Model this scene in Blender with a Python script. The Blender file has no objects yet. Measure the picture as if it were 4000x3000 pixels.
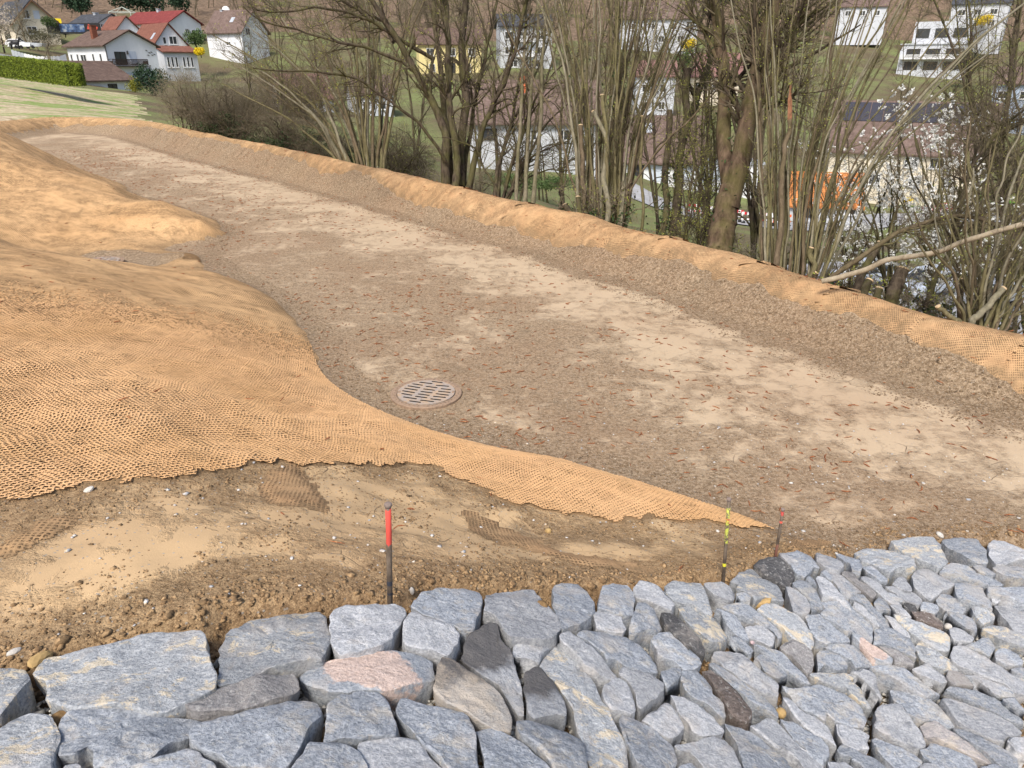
import bpy, bmesh, math, random
import numpy as np
from mathutils import Vector, Matrix
rng = np.random.default_rng(7)
random.seed(7)
R = math.radians
scene = bpy.context.scene
# ------------------------------------------------------------------ camera, world, sun, exposure
F = 2773.0
TH = R(24)
CAMH = 3.3
cam_d = bpy.data.cameras.new('camera')
cam = bpy.data.objects.new('camera', cam_d)
scene.collection.objects.link(cam)
cam.location = (0, 0, CAMH)
cam.rotation_euler = (R(90) - TH, 0, 0)
cam_d.sensor_width = 36
cam_d.lens = F / 4000 * 36
cam_d.clip_start = 0.05
cam_d.clip_end = 2000
scene.camera = cam
world = bpy.data.worlds.new('World')
scene.world = world
world.use_nodes = True
wn = world.node_tree.nodes
bg = wn['Background']
sky = wn.new('ShaderNodeTexSky')
sky.sky_type = 'NISHITA'
sky.sun_disc = False
sky.sun_elevation = R(52)
sky.sun_rotation = R(200)
sky.dust_density = 3.0
sky.air_density = 1.0
sky.ozone_density = 0.6
world.node_tree.links.new(sky.outputs[0], bg.inputs[0])
bg.inputs[1].default_value = 0.115
sun_d = bpy.data.lights.new('sun', 'SUN')
sun_d.energy = 2.4
sun_d.angle = R(14)
sun_d.color = (1.0, 0.95, 0.87)
sun = bpy.data.objects.new('sun', sun_d)
scene.collection.objects.link(sun)
sun.rotation_euler = (R(38), 0, R(-160))
sun.rotation_euler = Vector((math.sin(R(200)) * math.cos(R(52)), math.cos(R(200)) * math.cos(R(52)), math.sin(R(52)))).to_track_quat('Z', 'Y').to_euler()
scene.view_settings.view_transform = 'Standard'
scene.view_settings.look = 'None'
scene.view_settings.gamma = 1.0
scene.view_settings.exposure = 0.75

# ------------------------------------------------------------------ helpers
col = scene.collection
S22 = 4000 / 2212.0

def tag(o, label=None, cat=None, group=None, kind=None):
    if label: o['label'] = label
    if cat: o['category'] = cat
    if group: o['group'] = group
    if kind: o['kind'] = kind
    return o

def empty(name, loc, rz=0.0):
    o = bpy.data.objects.new(name, None)
    o.empty_display_size = 0.1
    col.objects.link(o)
    o.location = loc
    o.rotation_euler = (0, 0, rz)
    return o

def mesh_obj(name, v, f, mat=None, parent=None, smooth=False, loc=None):
    me = bpy.data.meshes.new(name)
    if isinstance(v, np.ndarray):
        v = np.asarray(v, dtype=np.float32)
        fa = f
        if isinstance(fa, np.ndarray):
            n, k = fa.shape
            me.vertices.add(len(v))
            me.vertices.foreach_set('co', v.ravel())
            me.loops.add(n * k)
            me.loops.foreach_set('vertex_index', fa.ravel().astype(np.int32))
            me.polygons.add(n)
            me.polygons.foreach_set('loop_start', np.arange(0, n * k, k, dtype=np.int32))
            me.update(calc_edges=True)
        else:
            me.from_pydata(v.tolist(), [], f)
    else:
        me.from_pydata(v, [], f)
    me.validate()
    if smooth:
        me.polygons.foreach_set('use_smooth', np.ones(len(me.polygons), dtype=bool))
    me.update()
    o = bpy.data.objects.new(name, me)
    col.objects.link(o)
    if mat: me.materials.append(mat)
    if parent: o.parent = parent
    if loc is not None: o.location = loc
    return o

class MB:
    """collects simple shapes into one mesh"""
    def __init__(s): s.v = []; s.f = []
    def box(s, c, d, rz=0.0):
        b = len(s.v); cx, cy, cz = c; hx, hy, hz = d[0] / 2, d[1] / 2, d[2] / 2
        ca, sa = math.cos(rz), math.sin(rz)
        for x, y, z in [(-1,-1,-1),(1,-1,-1),(1,1,-1),(-1,1,-1),(-1,-1,1),(1,-1,1),(1,1,1),(-1,1,1)]:
            X, Y = x * hx, y * hy
            s.v.append((cx + X * ca - Y * sa, cy + X * sa + Y * ca, cz + z * hz))
        s.f += [tuple(b + i for i in q) for q in [(0,3,2,1),(4,5,6,7),(0,1,5,4),(1,2,6,5),(2,3,7,6),(3,0,4,7)]]
        return s
    def prism(s, pts, ext):
        """polygon (3d pts) extruded by vector ext"""
        b = len(s.v); n = len(pts)
        s.v += [tuple(p) for p in pts] + [tuple(p[i] + ext[i] for i in range(3)) for p in pts]
        s.f.append(tuple(b + i for i in range(n))[::-1])
        s.f.append(tuple(b + n + i for i in range(n)))
        for i in range(n):
            j = (i + 1) % n
            s.f.append((b + i, b + j, b + n + j, b + n + i))
        return s
    def tube(s, pts, rad, k=6):
        b = len(s.v); n = len(pts)
        if not hasattr(rad, '__len__'): rad = [rad] * n
        for i, p in enumerate(pts):
            a = Vector(pts[min(i + 1, n - 1)]) - Vector(pts[max(i - 1, 0)])
            a.normalize()
            u = a.orthogonal().normalized() if abs(a.z) > 0.95 else a.cross(Vector((0, 0, 1))).normalized()
            w = a.cross(u)
            for j in range(k):
                t = 2 * math.pi * j / k
                q = Vector(p) + (u * math.cos(t) + w * math.sin(t)) * rad[i]
                s.v.append(tuple(q))
        for i in range(n - 1):
            for j in range(k):
                j2 = (j + 1) % k
                s.f.append((b + i * k + j, b + i * k + j2, b + (i + 1) * k + j2, b + (i + 1) * k + j))
        s.f.append(tuple(b + j for j in range(k))[::-1])
        s.f.append(tuple(b + (n - 1) * k + j for j in range(k)))
        return s
    def lathe(s, c, prof, k=24):
        b = len(s.v); n = len(prof)
        for r, z in prof:
            for j in range(k):
                t = 2 * math.pi * j / k
                s.v.append((c[0] + r * math.cos(t), c[1] + r * math.sin(t), c[2] + z))
        for i in range(n - 1):
            for j in range(k):
                j2 = (j + 1) % k
                s.f.append((b + i * k + j, b + i * k + j2, b + (i + 1) * k + j2, b + (i + 1) * k + j))
        s.f.append(tuple(b + j for j in range(k))[::-1])
        s.f.append(tuple(b + (n - 1) * k + j for j in range(k)))
        return s
    def build(s, name, mat, parent=None, smooth=False, bevel=0):
        o = mesh_obj(name, s.v, s.f, mat, parent, smooth)
        if bevel:
            m = o.modifiers.new('b', 'BEVEL'); m.width = bevel; m.segments = 2
        return o

# pixel <-> world
CT, ST = math.cos(TH), math.sin(TH)
def rays(p):
    p = np.atleast_2d(np.asarray(p, float))
    a = (p[:, 0] - 2000) / F; b = -(p[:, 1] - 1500) / F
    return np.stack([a, CT + b * ST, -ST + b * CT], 1)
def D(px, py, depth):
    d = rays([(px, py)])[0]
    return np.array([0, 0, CAMH]) + d * depth
def atz(p, z):
    d = rays(p); t = (z - CAMH) / d[:, 2]
    return np.array([0, 0, CAMH]) + d * t[:, None]
def proj(P):
    P = np.atleast_2d(P)
    dz = P[:, 2] - CAMH
    dep = P[:, 1] * CT - dz * ST; up = P[:, 1] * ST + dz * CT
    return np.stack([2000 + F * P[:, 0] / dep, 1500 - F * up / dep], 1)

# value noise
_perm = np.random.default_rng(3).random((256, 256))
def vnoise(x, y, s=1.0, seed=0):
    x = np.asarray(x) / s + seed * 17.31; y = np.asarray(y) / s + seed * 9.17
    xi = np.floor(x).astype(int); yi = np.floor(y).astype(int)
    fx = x - xi; fy = y - yi
    fx = fx * fx * (3 - 2 * fx); fy = fy * fy * (3 - 2 * fy)
    g = lambda a, b: _perm[a & 255, b & 255]
    return ((g(xi, yi) * (1 - fx) + g(xi + 1, yi) * fx) * (1 - fy) + (g(xi, yi + 1) * (1 - fx) + g(xi + 1, yi + 1) * fx) * fy) * 2 - 1
def fbm(x, y, s, seed=0, o=3):
    r = 0; a = 1.0
    for i in range(o):
        r = r + a * vnoise(x, y, s, seed + i * 5); s *= 0.5; a *= 0.5
    return r
def sstep(a, b, x):
    t = np.clip((x - a) / (b - a), 0, 1)
    return t * t * (3 - 2 * t)
def pip(P, poly):
    x, y = P[:, 0], P[:, 1]; ins = np.zeros(len(x), bool); n = len(poly)
    for i in range(n):
        x1, y1 = poly[i][:2]; x2, y2 = poly[(i + 1) % n][:2]
        c = ((y1 > y) != (y2 > y))
        with np.errstate(divide='ignore', invalid='ignore'):
            xx = (x2 - x1) * (y - y1) / (y2 - y1) + x1
        ins ^= c & (x < xx)
    return ins
def pl_dist(P, L):
    """signed distance to polyline (positive left of direction) and arclength parameter"""
    best = np.full(len(P), 1e9); sgn = np.zeros(len(P)); par = np.zeros(len(P)); acc = 0.0
    L = np.asarray(L)[:, :2]
    for i in range(len(L) - 1):
        a = L[i]; b = L[i + 1]; ab = b - a; l = np.hypot(*ab)
        t = np.clip(((P[:, :2] - a) @ ab) / (l * l), 0, 1)
        q = a + t[:, None] * ab
        d = np.hypot(P[:, 0] - q[:, 0], P[:, 1] - q[:, 1])
        cr = ab[0] * (P[:, 1] - a[1]) - ab[1] * (P[:, 0] - a[0])
        m = d < best
        best = np.where(m, d, best); sgn = np.where(m, np.sign(cr), sgn); par = np.where(m, acc + t * l, par)
        acc += l
    return best * sgn, par

class TPS:
    def __init__(s, P, z, scale, lam=1e-4):
        s.P = np.asarray(P, float)[:, :2] / scale; s.sc = scale
        n = len(s.P)
        A = np.zeros((n + 3, n + 3))
        A[:n, :n] = s.k(s.P, s.P) + np.eye(n) * lam
        A[:n, n] = 1; A[:n, n + 1:] = s.P; A[n, :n] = 1; A[n + 1:, :n] = s.P.T
        s.w = np.linalg.solve(A, np.concatenate([z, [0, 0, 0]]))
    @staticmethod
    def k(a, b):
        r2 = ((a[:, None, :] - b[None, :, :]) ** 2).sum(2)
        return 0.5 * r2 * np.log(r2 + 1e-12)
    def __call__(s, x, y):
        x = np.asarray(x, float).ravel(); y = np.asarray(y, float).ravel()
        out = np.empty(len(x)); n = len(s.P)
        for i in range(0, len(x), 20000):
            q = np.stack([x[i:i + 20000], y[i:i + 20000]], 1) / s.sc
            out[i:i + 20000] = s.k(q, s.P) @ s.w[:n] + s.w[n] + q @ s.w[n + 1:]
        return out

# ------------------------------------------------------------------ terrain
def u22(l): return [(a * S22, b * S22) for a, b in l]
# berm crest (pixel of the photo's 2212-wide view, crest height)
crest_px = [(2700, 850, .5), (2400, 780, .52), (2212, 728, .55), (2000, 680, .55), (1900, 650, .56), (1800, 620, .57), (1700, 590, .58), (1570, 548, .6), (1430, 515, .6), (1340, 495, .62),
            (1240, 462, .64), (1100, 435, .66), (1000, 408, .7), (900, 385, .72), (800, 362, .74), (700, 340, .76), (600, 318, .8), (500, 300, .8),
            (420, 283, .8), (350, 268, .78), (300, 259, .75), (200, 253, .72), (100, 254, .72), (0, 262, .74), (-140, 275, .8), (-300, 300, .9)]
CREST = np.array([atz([(u * S22, v * S22)], z)[0] for u, v, z in crest_px])
_cl = np.concatenate([[0], np.cumsum(np.hypot(*np.diff(CREST[:, :2], axis=0).T))])
def cdist(P):
    d, s_ = pl_dist(P, CREST)
    poly = np.vstack([CREST[:, :2], [(-70, 20), (-70, -60), (60, -60), (30, 0), (9, 4)]])
    return np.abs(d) * np.where(pip(P[:, :2], poly), 1, -1), s_
toe_px = u22([(485, 500), (455, 520), (440, 560), (500, 600), (600, 650), (650, 700), (680, 740), (700, 790), (730, 830), (790, 870), (870, 905), (980, 945), (1100, 975), (1200, 992), (1300, 1020), (1400, 1048), (1500, 1080), (1590, 1110), (1670, 1140), (1740, 1165)])
TOE = atz(toe_px, 0.0)
# hidden part of the toe behind the upper mound, then the visible part, then along the stones
TOE_FULL = np.vstack([[(-30, 38), (-24, 33.5), (-19, 28.5), (-14.5, 24), (-10.6, 20.2), (-8.0, 17.7)], TOE[:, :2], [(2.6, 4.35), (3.2, 4.55), (4.6, 4.5), (6.5, 4.3)]])
ctl = []
def c22(u, v, z):
    p = atz([(u * S22, v * S22)], z)[0]; ctl.append((p[0], p[1], z))
for p in TOE_FULL: ctl.append((p[0], p[1], 0.0))
for i in range(1, len(TOE_FULL) - 1):
    t = TOE_FULL[i + 1] - TOE_FULL[i - 1]; t = t / np.hypot(*t)
    n = np.array([-t[1], t[0]])        # left of travel = floor side
    far = i < 6
    ctl.append((*(TOE_FULL[i] + n * (.9 if far else .45)), -.25 if far else -.16))
    if i < len(TOE_FULL) - 5:
        ctl.append((*(TOE_FULL[i] - n * (.9 if far else .35)), .3 if far else .15))
for u, v, z in [(0, 300, 1.35), (100, 345, 1.15), (240, 400, .8), (350, 440, .6), (430, 480, .35), (0, 400, 1.0), (120, 430, .75), (0, 480, .55), (200, 480, .38), (330, 500, .22),
                (-200, 300, 1.9), (-200, 480, 1.3), (-250, 400, 1.6), (0, 535, .98), (110, 553, .9), (220, 588, .78), (330, 610, .6), (430, 640, .42), (530, 665, .27),
                (0, 620, 1.12), (0, 720, 1.2), (0, 850, 1.26), (0, 1000, 1.3), (200, 720, .98), (350, 720, .78), (500, 740, .5), (600, 800, .38), (200, 850, 1.15), (400, 850, .9), (550, 880, .68), (660, 900, .5),
                (200, 1000, 1.25), (400, 1000, 1.1), (600, 980, .85), (750, 980, .62), (850, 1000, .5), (950, 1010, .38), (1000, 1060, .5), (800, 1080, .82), (600, 1080, 1.05), (400, 1120, 1.22), (200, 1150, 1.3),
                (1100, 1050, .3), (1200, 1080, .3), (1300, 1100, .27), (1400, 1120, .22), (1500, 1140, .17), (1000, 1150, .72), (1150, 1150, .52), (1300, 1170, .42), (1450, 1180, .32), (1600, 1180, .2),
                (840, 1295, 1.17), (400, 1300, 1.32), (0, 1300, 1.36), (1100, 1270, .92), (1300, 1270, .7), (1563, 1248, .48), (1675, 1200, .3), (1800, 1200, .15), (1950, 1175, .06),
                (0, 1440, 1.4), (0, 1659, 1.48), (400, 1659, 1.45), (800, 1659, 1.3), (1106, 1659, 1.15), (1106, 1450, 1.02), (1400, 1450, .72), (1400, 1659, .85), (1700, 1659, .5), (1700, 1400, .35),
                (2000, 1659, .2), (2212, 1659, .1), (2000, 1400, .1), (2212, 1400, .02), (2212, 1250, .0), (2500, 1659, .0), (2500, 1300, -.02)]:
    c22(u, v, z)
for x, y, z in [(-6.9, 13.1, .03), (-7.6, 12.9, .02), (-8.3, 13.0, .05), (-6.3, 12.6, .06), (-7.6, 13.7, .12), (-9.5, 13.2, .3), (-12, 13.6, .8),
                (-3, -1, 1.7), (0, -2, 1.7), (3, -2, 1.0), (0, .5, 1.5), (-3, .5, 1.6), (2, .5, .9), (4, .5, .2), (7, 0, 0), (7, 3, 0), (-6, 3, 1.5), (-8, 6, 1.5), (-14, 10, 1.6), (-20, 18, 2.2), (-30, 25, 3)]:
    ctl.append((x, y, z))
ctl = np.array(ctl)
TN = TPS(ctl, ctl[:, 2], 8.0, 1e-4)
far_px = [(0, 432, 46), (250, 440, 47), (0, 380, 58), (300, 410, 60), (0, 300, 95), (270, 345, 88), (400, 372, 85), (680, 480, 47), (-400, 300, 60), (0, 215, 112), (200, 262, 114), (330, 335, 118), (560, 340, 125), (700, 290, 150), (110, 175, 155),
          (400, 140, 168), (620, 150, 172), (870, 205, 165), (250, 215, 140), (400, 60, 200), (0, 20, 195), (900, 60, 210), (400, -400, 290), (-500, -200, 250), (1400, -100, 300), (1400, 60, 230),
          (1200, 330, 140), (1750, 290, 150), (2050, 262, 160), (2100, 800, 58), (1900, 655, 85), (2250, 640, 88), (2560, 705, 95), (2560, 790, 82), (2900, 870, 70), (3700, 1160, 42), (3400, 1180, 41), (3950, 1250, 40), (3650, 835, 96), (3400, 790, 104),
          (3400, 440, 150), (3600, 285, 190), (2750, 430, 135), (4000, 500, 140), (3900, 130, 230), (2600, 200, 190), (3000, 60, 250), (2400, -300, 330), (3500, -300, 350), (1300, 450, 100), (1500, 600, 60), (900, 500, 60), (4500, 400, 150), (5000, 900, 90), (3200, 950, 60)]
fc = [tuple(D(a, b, d)) for a, b, d in far_px]
for i in range(0, len(CREST) - 1, 2):
    t = CREST[i + 1] - CREST[i - 1 if i else 0]; t = t[:2] / np.hypot(*t[:2]); n = np.array([t[1], -t[0]])
    k = np.interp(_cl[i], [0, 20, 32, 40, 90], [1.0, 1.0, .5, .0, .0])
    for dd, dz in ((3, 1.5), (9, 3.4)):
        q = CREST[i][:2] + n * dd
        fc.append((q[0], q[1], CREST[i][2] - (.35 if _cl[i] < 36 else .12) - dz * k))
for a, x, y in ((.6, -45, 30), (1.6, -60, 20), (1.4, -90, 60)): fc.append((x, y, a))
fc += [(250, 60, -8), (300, 250, 30), (-200, 60, 12), (-250, 200, 50), (0, 600, 130), (300, 600, 140), (-400, 500, 150), (400, 0, 0), (40, -10, -8)]
fc = np.array(fc)
TF = TPS(fc, fc[:, 2], 60.0, 1.5e-3)

SZ_px = u22([(-60, 1440), (0, 1432), (70, 1420), (130, 1395), (430, 1350), (480, 1325), (700, 1300), (880, 1290), (900, 1262), (1040, 1258), (1190, 1258), (1300, 1250), (1480, 1240), (1590, 1240), (1640, 1200), (1700, 1185), (1830, 1180), (1930, 1155), (2140, 1152), (2300, 1160)])
_sz = None
def stone_zone(P):
    global _sz
    if _sz is None:
        zs = [1.4, 1.38, 1.37, 1.36, 1.3, 1.28, 1.2, 1.1, 1.05, .95, .8, .7, .55, .42, .33, .25, .15, .07, .03, .02]
        q = np.array([atz([p], z)[0][:2] for p, z in zip(SZ_px, zs)])
        _sz = q
    d, _ = pl_dist(P, np.vstack([[(-6, 2.2)], _sz, [(8, 4.6)]]))
    return -d   # positive on the camera side
def height(x, y, stones=True, detail=True):
    x = np.asarray(x, float).ravel(); y = np.asarray(y, float).ravel()
    P = np.stack([x, y], 1)
    near = np.hypot(x, y) < 75
    t = np.full(len(x), -.3)
    t[near] = TN(x[near], y[near])
    d, s = cdist(P)
    zc = np.interp(s, _cl, CREST[:, 2])
    w = np.interp(s, [0, 8, 20, 40, 60], [.95, .95, .95, 1.3, 1.6])
    if detail:
        d = d + .06 * vnoise(x, y, .9, 4) + .03 * vnoise(x, y, .35, 5)
        zc = zc + .02 * vnoise(x, y, 1.4, 6)
    bi = zc * (1 - sstep(0.05, 1.0, np.clip(d, 0, None) / w) ** .9)
    bm_in = np.where(d > 0, bi, 0)
    fl = .006 * fbm(x, y, 1.2, 2) if detail else 0
    e = .02
    zin = fl + .5 * (t + np.sqrt(t * t + e * e))
    zin = np.maximum(zin, bm_in + fl)
    do = np.clip(-d, 0, None)
    zb = zc - .30 * do * sstep(0, .7, do) - .12 * do
    zf = TF(x, y)
    wb = sstep(.6, 4.0, do)
    zout = zb * (1 - wb) + zf * wb
    z = np.where(d > 0, zin, zout)
    if detail:
        m = ((t > .02) & (d > 0)).astype(float)
        lm = sstep(.02, .2, t) * m
        z = z + lm * (.032 * fbm(x, y, .7, 9) + .014 * vnoise(x * .8 + y * .6, y * .8 - x * .6, .16, 12) * sstep(0, 1, vnoise(x, y, .8, 3) + .5))
        z = z + (do > .5) * .04 * fbm(x, y, 2.0, 21)
    if stones:
        sd = stone_zone(P)
        z = z - np.where((d > 0) & (np.hypot(x, y) < 12), .14 * sstep(-.02, .08, sd), 0)
    return z
def raycast(p, off=0.0, tmax=70, stones=False):
    d = rays(p); n = len(d); T = np.geomspace(1.2, tmax, 900)
    P = np.array([0, 0, CAMH]) + d[:, None, :] * T[None, :, None]
    h = height(P[..., 0].ravel(), P[..., 1].ravel(), stones=stones, detail=False).reshape(n, -1) + off
    below = P[..., 2] < h
    i = np.argmax(below, 1); i = np.clip(i, 1, None)
    r = np.arange(n)
    a = P[r, i - 1, 2] - h[r, i - 1]; b = P[r, i, 2] - h[r, i]
    t = a / (a - b + 1e-9)
    q = P[r, i - 1] + (P[r, i] - P[r, i - 1]) * t[:, None]
    return q
# ------------------------------------------------------------------ materials
class NT:
    def __init__(s, name, rough=.85, spec=.3):
        s.m = bpy.data.materials.new(name); s.m.use_nodes = True
        s.t = s.m.node_tree; s.n = s.t.nodes; s.l = s.t.links
        s.b = s.n['Principled BSDF']; s.b.inputs['Roughness'].default_value = rough
        s.b.inputs['Specular IOR Level'].default_value = spec
        s._c = {}
    def put(s, i, v):
        if v is None: return
        if hasattr(v, 'is_linked') or hasattr(v, 'links'): s.l.new(v, i)
        else:
            if isinstance(v, (tuple, list)) and len(v) == 3 and i.type == 'RGBA': v = (*v, 1)
            i.default_value = v
    def co(s, k='Object'):
        if k not in s._c:
            s._c[k] = s.n.new('ShaderNodeTexCoord').outputs[k] if k != 'Pos' else s.n.new('ShaderNodeNewGeometry').outputs['Position']
        return s._c[k]
    def attr(s, k, out='Fac'):
        a = s.n.new('ShaderNodeAttribute'); a.attribute_name = k; return a.outputs[out]
    def noise(s, scale, det=4, rough=.55, co=None, dist=0, col=False):
        x = s.n.new('ShaderNodeTexNoise'); x.inputs['Scale'].default_value = scale; x.inputs['Detail'].default_value = det
        x.inputs['Roughness'].default_value = rough; x.inputs['Distortion'].default_value = dist
        s.put(x.inputs['Vector'], co if co is not None else s.co('Pos')); return x.outputs['Color' if col else 'Fac']
    def vor(s, scale, co=None, feat='F1', out='Distance', rand=1):
        x = s.n.new('ShaderNodeTexVoronoi'); x.feature = feat; x.inputs['Scale'].default_value = scale; x.inputs['Randomness'].default_value = rand
        s.put(x.inputs['Vector'], co if co is not None else s.co('Pos')); return x.outputs[out]
    def ramp(s, v, *st):
        x = s.n.new('ShaderNodeValToRGB'); e = x.color_ramp.elements
        while len(e) < len(st): e.new(.5)
        for i, (p, c) in enumerate(st):
            e[i].position = p; e[i].color = (c, c, c, 1) if not isinstance(c, (tuple, list)) else (*c, 1)
        s.l.new(v, x.inputs[0]); return x.outputs[0]
    def math(s, op, a, b=None, c=None, clamp=False):
        x = s.n.new('ShaderNodeMath'); x.operation = op; x.use_clamp = clamp
        s.put(x.inputs[0], a)
        if b is not None: s.put(x.inputs[1], b)
        if c is not None: s.put(x.inputs[2], c)
        return x.outputs[0]
    def mix(s, f, a, b, mode='MIX'):
        x = s.n.new('ShaderNodeMix'); x.data_type = 'RGBA'; x.blend_type = mode
        s.put(x.inputs[0], f); s.put(x.inputs[6], a); s.put(x.inputs[7], b); return x.outputs[2]
    def mapping(s, co, sc=(1, 1, 1), rot=(0, 0, 0), loc=None):
        x = s.n.new('ShaderNodeMapping'); s.put(x.inputs['Vector'], co); x.inputs['Scale'].default_value = sc; x.inputs['Rotation'].default_value = rot
        if loc is not None: s.put(x.inputs['Location'], loc)
        return x.outputs[0]
    def bump(s, h, dist=.01, st=1.0, nrm=None):
        x = s.n.new('ShaderNodeBump'); x.inputs['Distance'].default_value = dist; x.inputs['Strength'].default_value = st
        s.l.new(h, x.inputs['Height'])
        if nrm is not None: s.l.new(nrm, x.inputs['Normal'])
        return x.outputs[0]
    def done(s, c=None, n=None, r=None):
        if c is not None: s.put(s.b.inputs['Base Color'], c)
        if n is not None: s.l.new(n, s.b.inputs['Normal'])
        if r is not None: s.put(s.b.inputs['Roughness'], r)
        return s.m
def flat(name, c, rough=.7, spec=.3, var=.15, sc=8, metal=0):
    t = NT(name, rough, spec)
    t.b.inputs['Metallic'].default_value = metal
    n = t.noise(sc, 5, .6, t.co('Object'))
    k = t.ramp(n, (.3, 1 - var), (.7, 1 + 0 * var))
    return t.done(t.mix(1.0, tuple(c), k, 'MULTIPLY'))

def mat_soil():
    t = NT('soil', .95, .15)
    g = t.attr('grav')
    pale = t.mix(t.noise(.8, 3), (.43, .325, .215), (.53, .41, .28))
    # warmer, sandier on the bench next to the stones
    warm = t.attr('warm')
    pale = t.mix(warm, pale, (.57, .395, .22))
    brown = t.mix(t.ramp(t.math('ADD', t.math('MULTIPLY', t.noise(38, 5, .75), .6), t.math('MULTIPLY', t.noise(9, 4, .6), .4)), (.38, 0), (.62, 1)), (.085, .053, .030), (.34, .235, .14))
    brown = t.mix(warm, brown, t.mix(t.ramp(t.math('ADD', t.math('MULTIPLY', t.noise(42, 5, .75), .6), t.math('MULTIPLY', t.noise(8, 4, .6), .4)), (.38, 0), (.62, 1)), (.11, .068, .034), (.42, .275, .145)))
    brown = t.mix(t.math('MULTIPLY', g, .35), brown, (.07, .045, .025))
    big = t.noise(.9, 6, .65, None, .6)
    med = t.noise(5, 6, .7, None, .4)
    m = t.math('ADD', t.math('MULTIPLY', big, 1.0), t.math('MULTIPLY', med, .8))
    m = t.math('ADD', m, t.math('MULTIPLY', g, .62))
    m = t.ramp(t.math('ADD', t.math('SUBTRACT', m, t.math('MULTIPLY', warm, .07)), t.attr('browner')), (.80, 0), (1.22, 1))
    grain = t.noise(110, 4, .7)
    m2 = t.math('MULTIPLY', t.math('ADD', t.math('MULTIPLY', m, .88), .10), t.ramp(t.math('ADD', t.math('MULTIPLY', grain, .5), t.math('MULTIPLY', t.noise(26, 4, .7), .5)), (.40, .15), (.56, 1)))
    c = t.mix(m2, pale, brown)
    # crumbs and small pale stones
    v = t.n.new('ShaderNodeTexVoronoi'); v.inputs['Scale'].default_value = 55; t.l.new(t.co('Pos'), v.inputs['Vector'])
    rnd = t.math('GREATER_THAN', t.math('FRACT', t.math('MULTIPLY', v.outputs['Color'], 7.3)), .86)
    dot = t.math('MULTIPLY', t.math('LESS_THAN', v.outputs['Distance'], .3), rnd)
    c = t.mix(t.math('MULTIPLY', dot, .75), c, t.mix(t.noise(40, 1), (.55, .50, .42), (.16, .15, .14)))
    # faint cracks
    cr = t.vor(2.6, t.mapping(t.mix(.12, t.co('Pos'), t.noise(3, 3, .5, None, 0, True)), (1, 1.6, 1)), 'DISTANCE_TO_EDGE')
    crm = t.math('MULTIPLY', t.ramp(cr, (.0, 1), (.012, 0)), t.math('MULTIPLY', t.ramp(t.noise(1.3, 2), (.52, 0), (.62, 1)), t.math('SUBTRACT', 1, m)))
    c = t.mix(t.math('MULTIPLY', crm, .75), c, (.13, .09, .055))
    c = t.mix(t.math('MULTIPLY', t.ramp(t.noise(.45, 4, .6), (.42, 0), (.62, 1)), .15), c, (.25, .13, .07))
    # damp darker blotches
    wet = t.ramp(t.noise(1.7, 5, .6, None, .8), (.56, 0), (.70, 1))
    c = t.mix(t.math('MULTIPLY', wet, .35), c, (.17, .125, .08))
    h = t.math('ADD', t.math('MULTIPLY', grain, t.math('ADD', t.math('MULTIPLY', m, .9), .12)), t.math('MULTIPLY', dot, .3))
    h = t.math('ADD', h, t.math('MULTIPLY', t.noise(28, 4, .6), t.math('MULTIPLY', m, 1.2)))
    h = t.math('SUBTRACT', h, t.math('MULTIPLY', crm, .7))
    return t.done(c, t.bump(h, .012, 1.0))

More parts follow.
